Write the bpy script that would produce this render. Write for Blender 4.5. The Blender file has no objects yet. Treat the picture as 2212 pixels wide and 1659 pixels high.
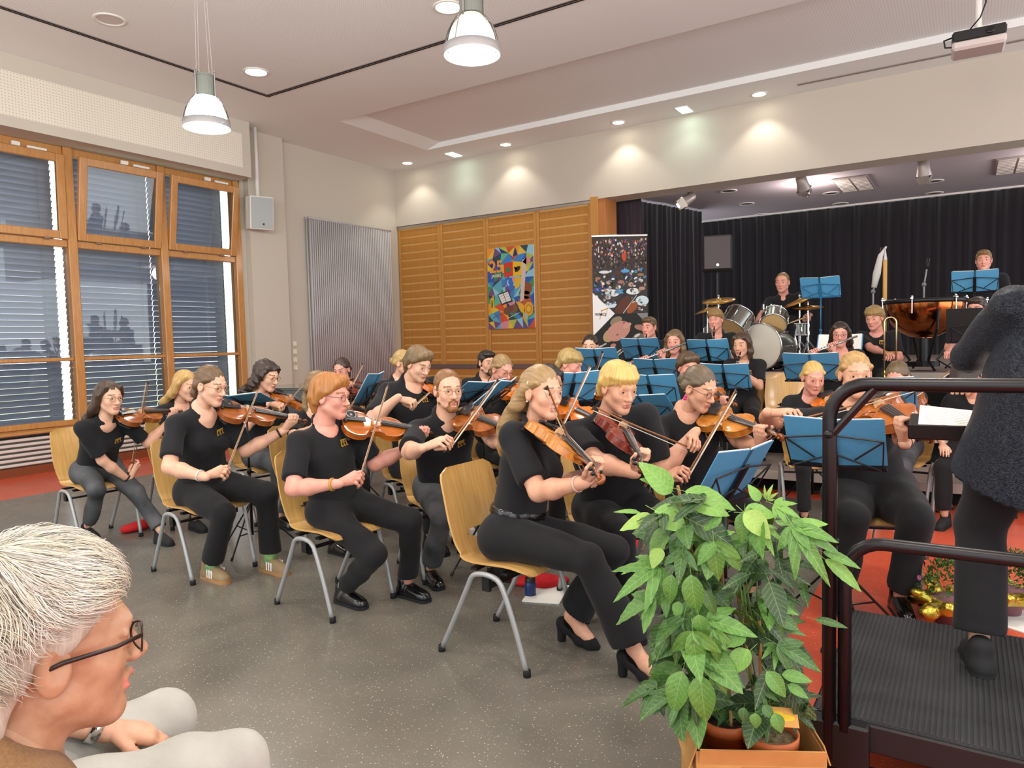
import bpy, bmesh, math, random
import numpy as np
from mathutils import Vector, Matrix
random.seed(7); np.random.seed(7)
scene = bpy.context.scene
COL = scene.collection
PI = math.pi
# ------------------------------------------------------------------ camera
YAW, PITCH, ROLL, FPX, EYE = .567798, .0607288, -.0244407, 1547.2, 1.45
_cy, _sy, _cp, _sp = math.cos(YAW), math.sin(YAW), math.cos(PITCH), math.sin(PITCH)
CF = np.array([-_sy*_cp, _cy*_cp, -_sp]); _r = np.array([_cy, _sy, 0.]); _u = np.cross(_r, CF)
CR = math.cos(ROLL)*_r + math.sin(ROLL)*_u
CU = -math.sin(ROLL)*_r + math.cos(ROLL)*_u
CAMP = np.array([0., 0., EYE])
cam = bpy.data.cameras.new('camera'); cam.sensor_width = 36; cam.sensor_fit = 'HORIZONTAL'
cam.lens = FPX/2212*36; cam.clip_start = .05; cam.clip_end = 400
camo = bpy.data.objects.new('camera', cam); COL.objects.link(camo)
camo.matrix_world = Matrix(((CR[0], CU[0], -CF[0], 0), (CR[1], CU[1], -CF[1], 0), (CR[2], CU[2], -CF[2], EYE), (0, 0, 0, 1)))
scene.camera = camo
# ------------------------------------------------------------------ world, exposure
w = bpy.data.worlds.new('sky'); scene.world = w; w.use_nodes = True
w.node_tree.nodes['Background'].inputs[0].default_value = (.90, .96, 1.0, 1)
w.node_tree.nodes['Background'].inputs[1].default_value = 1.6
scene.view_settings.view_transform = 'Standard'; scene.view_settings.look = 'None'
scene.view_settings.exposure = 0.90; scene.view_settings.gamma = 1.0
scene.view_settings.use_curve_mapping = False
scene.cycles.max_bounces = 6; scene.cycles.diffuse_bounces = 4; scene.cycles.glossy_bounces = 3
scene.cycles.transmission_bounces = 5; scene.cycles.transparent_max_bounces = 8
scene.cycles.sample_clamp_indirect = 4.0; scene.cycles.caustics_reflective = False; scene.cycles.caustics_refractive = False
LAMP_W = 50.0      # pendant lamps
WASH_W = 19.0      # recessed wall washers
# ------------------------------------------------------------------ helpers: picture ray -> place in the room
def ray(x, y): return CF + (x-1106)/FPX*CR - (y-829.5)/FPX*CU
def at(x, y, d): return CAMP + ray(x, y)*d
def atz(x, y, z):
    k = ray(x, y); return CAMP + k*(z-EYE)/k[2]
def atY(x, y, Y):
    k = ray(x, y); return CAMP + k*Y/k[1]
def atX(x, y, X):
    k = ray(x, y); return CAMP + k*X/k[0]
def proj(p):
    v = np.asarray(p, float)-CAMP; z = v@CF
    return np.array([1106+FPX*(v@CR)/z, 829.5-FPX*(v@CU)/z])
def V(*a): return np.array(a, float)
def unit(v):
    v = np.asarray(v, float); n = np.linalg.norm(v); return v/n if n > 1e-9 else v
def lerp(a, b, t): return np.asarray(a, float)*(1-t)+np.asarray(b, float)*t
# ------------------------------------------------------------------ scene objects
WM = {}
def T(p): return Matrix.Translation(Vector([float(c) for c in p]))
def RZ(a): return Matrix.Rotation(a, 4, 'Z')
def frame(o, x, y, z):
    return Matrix(((x[0], y[0], z[0], o[0]), (x[1], y[1], z[1], o[1]), (x[2], y[2], z[2], o[2]), (0, 0, 0, 1)))
def place(o, parent, mw):
    COL.objects.link(o)
    mw = mw if mw is not None else (WM[parent.name] if parent else Matrix.Identity(4))
    if parent:
        o.parent = parent; o.matrix_basis = WM[parent.name].inverted() @ mw
    else: o.matrix_basis = mw
    WM[o.name] = mw.copy()
    return o
def link(name, mesh, parent=None, mw=None): return place(bpy.data.objects.new(name, mesh), parent, mw)
def empty(name, mw=None, parent=None):
    o = bpy.data.objects.new(name, None); o.empty_display_size = .1
    return place(o, parent, mw)
def tag(o, label=None, cat=None, group=None, kind=None):
    if label: o['label'] = label
    if cat: o['category'] = cat
    if group: o['group'] = group
    if kind: o['kind'] = kind
    return o
def thing(name, label, cat, mw=None, group=None): return tag(empty(name, mw), label, cat, group)
def clone(o, parent=None, mw=None):
    c = o.copy(); COL.objects.link(c); c.parent = parent
    if parent is None and mw is not None: c.matrix_basis = mw
    WM[c.name] = (WM[parent.name] @ c.matrix_basis) if parent else c.matrix_basis.copy()
    for ch in list(o.children): clone(ch, c)
    return c
def mesh_np(name, v, f, mats, smooth=True, midx=None):
    """v (n,3); f list of faces or (m,3|4) array"""
    me = bpy.data.meshes.new(name); v = np.asarray(v, np.float32)
    if isinstance(f, np.ndarray):
        k = f.shape[1]; loops = f.reshape(-1).astype(np.int32); tot = np.full(len(f), k, np.int32)
    else:
        tot = np.array([len(a) for a in f], np.int32); loops = np.array([i for a in f for i in a], np.int32)
    me.vertices.add(len(v)); me.vertices.foreach_set('co', v.reshape(-1))
    me.loops.add(len(loops)); me.loops.foreach_set('vertex_index', loops)
    me.polygons.add(len(tot)); st = np.zeros(len(tot), np.int32); st[1:] = np.cumsum(tot)[:-1]
    me.polygons.foreach_set('loop_start', st)
    me.polygons.foreach_set('use_smooth', np.full(len(tot), bool(smooth)))
    for m in (mats if isinstance(mats, (list, tuple)) else [mats]): me.materials.append(m)
    if midx is not None: me.polygons.foreach_set('material_index', np.asarray(midx, np.int32))
    me.update(calc_edges=True); me.validate()
    return me
class MB:
    """collects shapes, builds them as one mesh"""
    def __init__(s): s.v = []; s.f = []; s.m = []; s.n = 0; s.cur = 0
    def add(s, v, f, M=None):
        v = np.asarray(v, float).reshape(-1, 3)
        if M is not None:
            A = np.array(M); v = v @ A[:3, :3].T + A[:3, 3]
        s.v.append(v); s.f += [[i+s.n for i in a] for a in f]; s.m += [s.cur]*len(f); s.n += len(v); return s
    def box(s, c, d, M=None, bev=0.0):
        x, y, z = [k/2 for k in d]; c = np.asarray(c, float)
        if bev <= 0:
            v = [(i*x, j*y, k*z) for k in (-1, 1) for j in (-1, 1) for i in (-1, 1)]
            f = [(0, 2, 3, 1), (4, 5, 7, 6), (0, 1, 5, 4), (2, 6, 7, 3), (0, 4, 6, 2), (1, 3, 7, 5)]
        else:
            b = min(bev, x*.99, y*.99, z*.99); v = []; idx = {}
            for k in (-1, 1):
                for j in (-1, 1):
                    for i in (-1, 1):
                        for a in range(3):
                            q = [i*(x-b), j*(y-b), k*(z-b)]; q[a] = (i, j, k)[a]*(x, y, z)[a]
                            idx[(i, j, k, a)] = len(v); v.append(q)
            I = lambda *t: idx[t]; f = []
            for a in range(3):
                for sg in (-1, 1):
                    o = [(-1, -1), (1, -1), (1, 1), (-1, 1)]; q = []
                    for e in o:
                        t = [0, 0, 0]; t[a] = sg; t[(a+1) % 3] = e[0]; t[(a+2) % 3] = e[1]; q.append(I(t[0], t[1], t[2], a))
                    f.append(q if sg > 0 else q[::-1])
            for a in range(3):
                b1, b2 = (a+1) % 3, (a+2) % 3
                for s1 in (-1, 1):
                    for s2 in (-1, 1):
                        q = []
                        for (e, ax) in ((-1, b1), (1, b1), (1, b2), (-1, b2)):
                            t = [0, 0, 0]; t[a] = e; t[b1] = s1; t[b2] = s2; q.append(I(t[0], t[1], t[2], ax))
                        f.append(q if s1*s2 < 0 else q[::-1])
            for i in (-1, 1):
                for j in (-1, 1):
                    for k in (-1, 1):
                        q = [I(i, j, k, 0), I(i, j, k, 1), I(i, j, k, 2)]; f.append(q if i*j*k > 0 else q[::-1])
        return s.add(np.array(v)+c, f, M)
    def tube(s, pts, r, n=8, caps=True, closed=False, M=None, up=None, flat=1.0):
        P = [np.asarray(p, float) for p in pts]; m = len(P)
        R = [r]*m if np.isscalar(r) else list(r)
        tan = []
        for i in range(m):
            a = P[(i-1) % m] if (closed or i > 0) else P[i]; b = P[(i+1) % m] if (closed or i < m-1) else P[i]
            tan.append(unit(b-a))
        ref = np.asarray(up, float) if up is not None else (V(0, 0, 1) if abs(tan[0][2]) < .9 else V(1, 0, 0))
        nrm = unit(ref-tan[0]*(ref@tan[0])); v = []
        for i in range(m):
            if up is not None: nrm = ref
            nrm = nrm-tan[i]*(nrm@tan[i]); nrm = unit(nrm) if np.linalg.norm(nrm) > 1e-6 else unit(np.cross(tan[i], V(.3, .5, .8)))
            bn = np.cross(tan[i], nrm)
            for k in range(n):
                a = 2*PI*k/n; v.append(P[i]+R[i]*(math.cos(a)*nrm*flat+math.sin(a)*bn))
        f = []
        for i in range(m if closed else m-1):
            j = (i+1) % m
            for k in range(n):
                l = (k+1) % n; f.append((i*n+k, i*n+l, j*n+l, j*n+k))
        if caps and not closed:
            f.append(list(range(n))[::-1]); f.append([(m-1)*n+k for k in range(n)])
        return s.add(v, f, M)
    def cyl(s, a, b, r, n=12, r2=None, M=None): return s.tube([a, b], [r, r if r2 is None else r2], n, M=M)
    def lathe(s, prof, n=24, M=None, cap0=False, cap1=False):
        """prof: list of (r, z)"""
        v = []; f = []
        for (r, z) in prof:
            for k in range(n): a = 2*PI*k/n; v.append((r*math.cos(a), r*math.sin(a), z))
        for i in range(len(prof)-1):
            for k in range(n):
                l = (k+1) % n; f.append((i*n+k, i*n+l, (i+1)*n+l, (i+1)*n+k))
        if cap0: f.append(list(range(n))[::-1])
        if cap1: f.append([(len(prof)-1)*n+k for k in range(n)])
        return s.add(v, f, M)
    def poly(s, pts, M=None): return s.add(pts, [list(range(len(pts)))], M)
    def prism(s, pts2, z0, z1, M=None):
        n = len(pts2); v = [(x, y, z0) for x, y in pts2]+[(x, y, z1) for x, y in pts2]
        f = [list(range(n))[::-1], [n+i for i in range(n)]]+[(i, (i+1) % n, n+(i+1) % n, n+i) for i in range(n)]
        return s.add(v, f, M)
    def ball(s, c, r, n=10, m=7, M=None, sc=(1, 1, 1)):
        v = []; f = []
        for i in range(m+1):
            t = PI*i/m
            for k in range(n):
                a = 2*PI*k/n; v.append((c[0]+r*sc[0]*math.sin(t)*math.cos(a), c[1]+r*sc[1]*math.sin(t)*math.sin(a), c[2]+r*sc[2]*math.cos(t)))
        for i in range(m):
            for k in range(n):
                l = (k+1) % n; f.append((i*n+k, (i+1)*n+k, (i+1)*n+l, i*n+l))
        return s.add(v, f, M)
    def mesh(s, name, mats, smooth=False):
        me = mesh_np(name, np.concatenate(s.v), s.f, mats, smooth, s.m)
        if smooth == 'auto':
            pass
        return me
    def build(s, name, mats, parent=None, mw=None, smooth=False):
        return link(name, s.mesh(name, mats, smooth), parent, mw)
def mod_bevel(o, wd=.004, seg=2):
    m = o.modifiers.new('bevel', 'BEVEL'); m.width = wd; m.segments = seg; m.limit_method = 'ANGLE'; return o
def autosmooth(o, ang=.6):
    me = o.data; me.polygons.foreach_set('use_smooth', [True]*len(me.polygons))
    me.set_sharp_from_angle(angle=ang); return o
# ------------------------------------------------------------------ materials
def hexc(h):
    h = h.lstrip('#'); c = [int(h[i:i+2], 16)/255 for i in (0, 2, 4)]
    return tuple((x/12.92 if x <= .04045 else ((x+.055)/1.055)**2.4) for x in c)+(1,)
MATS = {}
def mat(name, col, rough=.5, metal=0.0, spec=.5, bump=None, var=None, coat=0.0, sheen=0.0, alpha=None, trans=0.0, emit=None, sss=0.0, coords='Object', ior=1.45):
    """bump=(scale, strength, (sx,sy,sz)); var=(scale, amount, (sx,sy,sz), other colour)"""
    if name in MATS: return MATS[name]
    m = bpy.data.materials.new(name); m.use_nodes = True; nt = m.node_tree; N = nt.nodes; L = nt.links
    b = N['Principled BSDF']; c = hexc(col) if isinstance(col, str) else tuple(col)
    b.inputs['Base Color'].default_value = c; b.inputs['Roughness'].default_value = rough; b.inputs['Metallic'].default_value = metal
    b.inputs['Specular IOR Level'].default_value = spec; b.inputs['Coat Weight'].default_value = coat; b.inputs['Coat Roughness'].default_value = .12
    b.inputs['Sheen Weight'].default_value = sheen; b.inputs['IOR'].default_value = ior
    b.inputs['Transmission Weight'].default_value = trans
    if alpha is not None: b.inputs['Alpha'].default_value = alpha
    if emit: b.inputs['Emission Color'].default_value = hexc(emit[0]) if isinstance(emit[0], str) else emit[0]; b.inputs['Emission Strength'].default_value = emit[1]
    if sss > 0:
        b.inputs['Subsurface Weight'].default_value = sss; b.inputs['Subsurface Radius'].default_value = (.01, .004, .002); b.inputs['Subsurface Scale'].default_value = .6
    tc = N.new('ShaderNodeTexCoord')
    def noise(scale, st, detail=4):
        mp = N.new('ShaderNodeMapping'); mp.inputs['Scale'].default_value = st; L.new(tc.outputs[coords], mp.inputs[0])
        nz = N.new('ShaderNodeTexNoise'); nz.inputs['Scale'].default_value = scale; nz.inputs['Detail'].default_value = detail; L.new(mp.outputs[0], nz.inputs['Vector']); return nz
    if var:
        nz = noise(var[0], var[2]); rp = N.new('ShaderNodeValToRGB'); o = var[3] if len(var) > 3 else None
        c2 = (hexc(o) if isinstance(o, str) else o) if o else tuple(x*(1-var[1]) for x in c[:3])+(1,)
        rp.color_ramp.elements[0].position = .33; rp.color_ramp.elements[1].position = .67
        rp.color_ramp.elements[0].color = c2; rp.color_ramp.elements[1].color = c
        L.new(nz.outputs['Fac'], rp.inputs[0]); L.new(rp.outputs[0], b.inputs['Base Color'])
    if bump:
        nz = noise(bump[0], bump[2]); bp = N.new('ShaderNodeBump'); bp.inputs['Strength'].default_value = bump[1]; bp.inputs['Distance'].default_value = .01
        L.new(nz.outputs['Fac'], bp.inputs['Height']); L.new(bp.outputs[0], b.inputs['Normal'])
    MATS[name] = m; return m
def speckle(name, base, base2, spot, rough, spot2=None, scale=62, thr=.16):
    m = mat(name, base, rough, var=(3.0, .1, (1, 1, 1), base2)); nt = m.node_tree; N = nt.nodes; L = nt.links; b = N['Principled BSDF']
    src = b.inputs['Base Color'].links[0].from_socket
    tc = N.new('ShaderNodeTexCoord'); cur = src
    for k, (sp, sc_, th) in enumerate(((spot, scale, thr), (spot2 or spot, scale*1.9, thr*.95))):
        vo = N.new('ShaderNodeTexVoronoi'); vo.inputs['Scale'].default_value = sc_; L.new(tc.outputs['Object'], vo.inputs['Vector'])
        wn = N.new('ShaderNodeSeparateColor'); L.new(vo.outputs['Color'], wn.inputs[0])
        lt = N.new('ShaderNodeMath'); lt.operation = 'LESS_THAN'; lt.inputs[1].default_value = th; L.new(vo.outputs['Distance'], lt.inputs[0])
        g = N.new('ShaderNodeMath'); g.operation = 'GREATER_THAN'; g.inputs[1].default_value = .45; L.new(wn.outputs[0], g.inputs[0])
        mu = N.new('ShaderNodeMath'); mu.operation = 'MULTIPLY'; L.new(lt.outputs[0], mu.inputs[0]); L.new(g.outputs[0], mu.inputs[1])
        mx = N.new('ShaderNodeMix'); mx.data_type = 'RGBA'; L.new(mu.outputs[0], mx.inputs[0]); L.new(cur, mx.inputs[6]); mx.inputs[7].default_value = hexc(sp)
        cur = mx.outputs[2]
    L.new(cur, b.inputs['Base Color']); return m
def perforated(name, base, hole, pitch, axes, rad=.28):
    m = mat(name, base, .8); nt = m.node_tree; N = nt.nodes; L = nt.links; b = N['Principled BSDF']
    tc = N.new('ShaderNodeTexCoord'); sp = N.new('ShaderNodeSeparateXYZ'); L.new(tc.outputs['Object'], sp.inputs[0]); sq = []
    for a in axes:
        d = N.new('ShaderNodeMath'); d.operation = 'DIVIDE'; d.inputs[1].default_value = pitch; L.new(sp.outputs[a], d.inputs[0])
        fr = N.new('ShaderNodeMath'); fr.operation = 'FRACT'; L.new(d.outputs[0], fr.inputs[0])
        su = N.new('ShaderNodeMath'); su.operation = 'SUBTRACT'; su.inputs[1].default_value = .5; L.new(fr.outputs[0], su.inputs[0])
        po = N.new('ShaderNodeMath'); po.operation = 'MULTIPLY'; L.new(su.outputs[0], po.inputs[0]); L.new(su.outputs[0], po.inputs[1]); sq.append(po)
    ad = N.new('ShaderNodeMath'); L.new(sq[0].outputs[0], ad.inputs[0]); L.new(sq[1].outputs[0], ad.inputs[1])
    lt = N.new('ShaderNodeMath'); lt.operation = 'LESS_THAN'; lt.inputs[1].default_value = rad*rad; L.new(ad.outputs[0], lt.inputs[0])
    mx = N.new('ShaderNodeMix'); mx.data_type = 'RGBA'; L.new(lt.outputs[0], mx.inputs[0]); mx.inputs[6].default_value = hexc(base); mx.inputs[7].default_value = hexc(hole)
    L.new(mx.outputs[2], b.inputs['Base Color']); return m
def colour_attr(name, rough=.6):
    """reads flat print colours from the mesh's own colour attribute"""
    m = mat(name, '#808080', rough); nt = m.node_tree; a = nt.nodes.new('ShaderNodeVertexColor'); a.layer_name = 'print'
    nt.links.new(a.outputs[0], nt.nodes['Principled BSDF'].inputs['Base Color']); return m
def emitter(name, col, strength):
    if name in MATS: return MATS[name]
    m = bpy.data.materials.new(name); m.use_nodes = True; nt = m.node_tree; nt.nodes.clear()
    e = nt.nodes.new('ShaderNodeEmission'); o = nt.nodes.new('ShaderNodeOutputMaterial'); e.inputs[0].default_value = hexc(col); e.inputs[1].default_value = strength
    nt.links.new(e.outputs[0], o.inputs[0]); MATS[name] = m; return m
def glass(name, col=(1, 1, 1, 1), tint=.9, rough=0.0):
    """clear thin pane: mostly see-through with a mirror share by angle"""
    if name in MATS: return MATS[name]
    m = bpy.data.materials.new(name); m.use_nodes = True; nt = m.node_tree; nt.nodes.clear(); N = nt.nodes
    t = N.new('ShaderNodeBsdfTransparent'); t.inputs[0].default_value = (col[0]*tint, col[1]*tint, col[2]*tint, 1)
    g = N.new('ShaderNodeBsdfGlossy'); g.inputs['Roughness'].default_value = rough
    fr = N.new('ShaderNodeFresnel'); fr.inputs[0].default_value = 1.5; mx = N.new('ShaderNodeMixShader'); o = N.new('ShaderNodeOutputMaterial')
    nt.links.new(fr.outputs[0], mx.inputs[0]); nt.links.new(t.outputs[0], mx.inputs[1]); nt.links.new(g.outputs[0], mx.inputs[2]); nt.links.new(mx.outputs[0], o.inputs[0])
    MATS[name] = m; return m
def spot(name, p, to, power, size=1.2, blend=.6, col=(1, .93, .82), rad=.06, parent=None):
    l = bpy.data.lights.new(name, 'SPOT'); l.energy = power; l.spot_size = size; l.spot_blend = blend; l.color = col; l.shadow_soft_size = rad
    o = bpy.data.objects.new(name, l); d = Vector([float(a) for a in to])-Vector([float(a) for a in p])
    q = d.to_track_quat('-Z', 'Y').to_matrix().to_4x4(); return place(o, parent, T(p) @ q)
def point(name, p, power, col=(1, .93, .82), rad=.1, parent=None):
    l = bpy.data.lights.new(name, 'POINT'); l.energy = power; l.color = col; l.shadow_soft_size = rad
    return place(bpy.data.objects.new(name, l), parent, T(p))
M_WALL = mat('cream wall paint', '#c8c0b2', .85, bump=(90, .04, (1, 1, 1)))
M_CEIL = mat('ceiling paint', '#eef1f0', .9)
M_CEILP = perforated('perforated ceiling board', '#ecefee', '#d6d4d3', .03, (0, 1), .2)
M_BULK = perforated('perforated bulkhead board', '#e6dfcf', '#c9c1b0', .034, (1, 2), .22)
M_GREY = speckle('grey speckled linoleum', '#6a675f', '#757168', '#bab5a9', .25)
M_RED = speckle('red speckled linoleum', '#c24d33', '#cb573b', '#dd8f76', .26)
M_BEECH = mat('moulded beech plywood', '#d3aa68', .34, bump=(14, .05, (1, 12, 1)), var=(5, .12, (1, 14, 1), '#c79a57'), coat=.3)
M_PANEL = mat('oak veneer plank', '#b8813a', .5, var=(5, .15, (12, 12, 1), '#ac7531'))
M_PANELF = mat('oak veneer frame', '#c28c46', .5, var=(5, .15, (12, 12, 1), '#b98340'))
M_WIN = mat('orange window timber', '#c08a4e', .4, var=(6, .2, (8, 8, 1), '#b27a40'), coat=.3)
M_STEEL = mat('grey powder coated tube', '#a3a6a6', .38, .35)
M_CHROME = mat('chrome', '#d8d8d8', .12, 1.0)
M_ALU = mat('brushed aluminium', '#b9b9b6', .35, .9)
M_BLACK = mat('black plastic', '#111112', .5)
M_BLACKM = mat('black painted metal', '#151416', .38, .2)
M_RUB = mat('black rubber', '#18181a', .8)
M_WHITE = mat('white plastic', '#e6e4de', .45)
M_DARK = mat('dark void', '#0b0a0b', .9)
M_RADI = mat('grey radiator lacquer', '#bab6b6', .42)

def text_mesh(body, size, mt, bold=0.0):
    c = bpy.data.curves.new('lettering', 'FONT'); c.body = body; c.size = size; c.align_x = 'CENTER'; c.offset = bold
    o = bpy.data.objects.new('lettering', c); COL.objects.link(o); dg = bpy.context.evaluated_depsgraph_get()
    me = bpy.data.meshes.new_from_object(o.evaluated_get(dg)); bpy.data.objects.remove(o); bpy.data.curves.remove(c); me.materials.clear(); me.materials.append(mt); return me
TXT = {'WMO': text_mesh('WMO', .066, mat('dark print', '#2a2626', .6), .001), '25': text_mesh('25', .30, mat('orange paint', '#e39a3c', .6), .006), 'JAHRE': text_mesh('JAHRE', .075, mat('cream paint', '#d8cfa8', .6), .002)}
# ------------------------------------------------------------------ the room
XA, YB, ZC = -9.6, 10.91, 4.82
def struct(name, mb, mats, smooth=False, parent=None, mw=None):
    o = mb.build(name, mats, parent, mw, smooth)
    if parent is None: o['kind'] = 'structure'
    return o
def quad(mb, x0, x1, y0, y1, z, up=True):
    q = [(x0, y0, z), (x1, y0, z), (x1, y1, z), (x0, y1, z)]
    mb.add(q, [(0, 1, 2, 3) if up else (3, 2, 1, 0)])
GX0, GX1, GY1 = -8.0, -.71, 6.6
m = MB(); quad(m, GX0, GX1, -6, GY1, 0)
m.cur = 1; quad(m, XA, GX0, -6, YB+.1, 0); quad(m, GX1, 7, -6, YB, 0); quad(m, GX0, GX1, GY1, YB+.1, 0)
struct('floor', m, [M_GREY, M_RED])
# ceiling with a shallow recess in front of the stage wall
RX0, RY0, RY1, RZ1 = -8.06, 7.97, 10.04, ZC+.09
m = MB(); quad(m, GX0, 7, -6, GY1, ZC, False); quad(m, RX0, 7, RY0, RY1, RZ1, False)
m.cur = 1; quad(m, XA, GX0, -6, RY0, ZC, False); quad(m, GX0, 7, GY1, RY0, ZC, False); quad(m, XA, RX0, RY0, YB, ZC, False); quad(m, RX0, 7, RY1, YB, ZC, False)
m.add([(RX0, RY0, ZC), (RX0, RY1, ZC), (RX0+.30, RY1, RZ1), (RX0+.30, RY0, RZ1)], [(0, 1, 2, 3)])
m.add([(RX0, RY0, ZC), (7, RY0, ZC), (7, RY0, RZ1), (RX0, RY0, RZ1)], [(0, 3, 2, 1)])
m.add([(RX0, RY1, ZC), (7, RY1, ZC), (7, RY1, RZ1), (RX0, RY1, RZ1)], [(0, 1, 2, 3)])
quad(m, XA-.4, 7.4, -6, YB+.5, ZC+.2, False)
struct('ceiling', m, [M_CEILP, M_CEIL])
# black slot diffusers let into the ceiling
for (x0, x1, y0, y1) in ((GX0-.035, GX0+.035, -6, GY1+.035), (GX0+.035, 7, GY1-.035, GY1+.035)):
    m = MB(); m.box(((x0+x1)/2, (y0+y1)/2, ZC-.001), (x1-x0, y1-y0, .012)); o = m.build('trim_1', mat('slot diffuser grey', '#8d8482', .6)); o['kind'] = 'structure'
    for k in (-.018, .018):
        m = MB()
        if y1-y0 > 1: m.box(((x0+x1)/2+k, (y0+y1)/2, ZC-.008), (.013, y1-y0, .006))
        else: m.box(((x0+x1)/2, (y0+y1)/2+k, ZC-.008), (x1-x0, .013, .006))
        m.build('slot', M_DARK, o)
m = MB(); m.box((2.3, 10.52, ZC-.004), (8.6, .05, .012)); tag(m.build('trim_2', mat('slot diffuser grey', '#8d8482', .6)), kind='structure')
# window wall
WY = [2.30, 3.53, 4.75, 5.98, 7.20]; SILL, TR1, TR2, WTOP = .55, 1.35, 2.80, 4.0
m = MB()
m.box((XA-.1, -1.9, 2.4), (.2, 8.2, 4.85)); m.box((XA-.1, 4.75, 4.4), (.2, 5.1, .85)); m.box((XA-.1, 4.75, SILL/2-.03), (.2, 5.1, SILL-.06))
m.box((XA-.1, 9.2, 2.4), (.2, 3.85, 4.85))
m.box((XA+.06, 7.72, 2.41), (.13, .70, 4.82))
struct('wall_left', m, M_WALL)
m = MB(); m.box((XA+.215, .6, (4.0+ZC)/2), (.43, 13.2, ZC-4.0)); struct('trim_3', m, M_WALL)
m = MB(); m.box((XA+.432, .6, 4.37), (.006, 12.9, .50)); struct('trim_4', m, M_BULK)
winframe = tag(empty('window_1', T((XA, 4.75, SILL))), kind='structure')
def wood(a, b, name='frame', par=None):
    m = MB(); c = (np.array(a)+np.array(b))/2; d = np.abs(np.array(b)-np.array(a)); m.box((0, 0, 0), d, bev=.008)
    return m.build(name, M_WIN, par or winframe, T(c))
for k, y in enumerate(WY): wood((XA-.10, y-.055, SILL-.05), (XA+.06, y+.055, WTOP), 'post')
for (z, h) in ((SILL, .07), (TR1, .045), (TR2, .09), (WTOP-.05, .10)):
    for a, b in zip(WY[:-1], WY[1:]): wood((XA-.07, a+.055, z-h/2), (XA+.03, b-.055, z+h/2), 'transom')
m = MB(); m.box((0, 0, 0), (.30, 5.0, .035), bev=.008); m.build('sill_board', M_WIN, winframe, T((XA+.12, 4.75, SILL-.055)))
M_PANE = glass('window glass', tint=.93)
for a, b in zip(WY[:-1], WY[1:]):
    for z0, z1 in ((SILL+.035, TR1-.02), (TR1+.02, TR2-.045)):
        m = MB(); m.box((0, 0, 0), (.008, b-a-.11, z1-z0)); m.build('pane', M_PANE, winframe, T((XA-.03, (a+b)/2, (z0+z1)/2)))
for i, (a, b) in enumerate(zip(WY[:-1], WY[1:])):          # bottom-hung vents, two of them tilted in
    z0, z1 = TR2+.05, WTOP-.11; hgt = z1-z0; tilt = math.radians((0, 1.5, 8.5, 8.5)[i])
    M0 = T((XA+.04, (a+b)/2, z0)) @ Matrix.Rotation(tilt, 4, 'Y'); W2 = b-a-.12
    sash = empty('vent_sash', M0, winframe)
    for (c, d) in (((0, -W2/2+.05, hgt/2), (.06, .10, hgt)), ((0, W2/2-.05, hgt/2), (.06, .10, hgt)), ((0, 0, .05), (.06, W2-.2, .10)), ((0, 0, hgt-.05), (.06, W2-.2, .10))):
        m = MB(); m.box((0, 0, 0), d, bev=.008); m.build('sash_rail', M_WIN, sash, M0 @ T(c))
    m = MB(); m.box((0, 0, hgt/2), (.008, W2-.2, hgt-.2)); m.build('pane', M_PANE, sash, M0)
    m = MB(); m.box((0, .25, hgt+.02), (.03, .22, .03), bev=.005); m.box((0, 0.02, hgt+.03), (.04, .09, .05), bev=.005); m.build('closer', M_WHITE, sash, M0)
    for q in (-.3, .3):
        m = MB(); m.cyl((.03, q-.03, -.01), (.03, q+.03, -.01), .012, 8); m.build('hinge', M_ALU, sash, M0)
# outside venetian blinds: every slat its own piece
M_SLAT = mat('blind slat lacquer', '#9ba7bb', .42, .1)
sl = MB(); prof = [(-.04, -.006), (-.02, .002), (0, .005), (.02, .002), (.04, -.006)]
Wb = 1.17; sv = [(x, s*Wb/2, z) for s in (-1, 1) for x, z in prof]
sl.add(sv+[(x, y, z-.0015) for x, y, z in sv], [(i, i+1, 6+i, 5+i) for i in range(4)]+[(10+i+1, 10+i, 15+i, 16+i) for i in range(4)])
slm = sl.mesh('slat', M_SLAT, True)
for i, (a, b) in enumerate(zip(WY[:-1], WY[1:])):
    if b < 3.6: continue
    yc = (a+b)/2-(.045 if i in (1, 3) else 0.0)
    bl = thing('window_blind', ('', 'outside venetian blind behind the window bay cut by the picture edge', 'outside venetian blind behind the middle window bay', 'outside venetian blind behind the window bay next to the wall speaker')[i], 'window blind', T((XA-.28, yc, SILL)), 'venetian blinds')
    z = SILL-.03; k = 0
    while z < WTOP+.1:
        link('slat', slm, bl, T((XA-.28, yc, z)) @ Matrix.Rotation(math.radians(-64+random.uniform(-3, 3)), 4, 'Y') @ Matrix.Rotation(random.uniform(-.002, .002), 4, 'X')); z += .076; k += 1
    for q in (-.42, .42):
        m = MB(); m.tube([(XA-.238+(.012 if j % 2 else 0), yc+q, SILL+.01+.038*j) for j in range(2*k)], .0025, 4); m.build('ladder_tape', M_ALU, bl, T((0, 0, 0)))
m = MB(); m.box((XA-1.6, 5.2, 1.9), (.10, .14, 5.0)); m.box((XA-1.6, 8.0, 1.9), (.10, .14, 5.0)); struct('exterior_post', m, mat('outside steel post', '#3c4a55', .5))
m = MB(); quad(m, -60, XA-.25, -40, 60, -.15); struct('ground_outside', m, mat('lawn paled for bounce light', '#d5d8c6', .9, var=(.6, .3, (1, 1, 1), '#b4bf94')))  # ground colour paled so it bounces light up onto the blind slats
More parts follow.
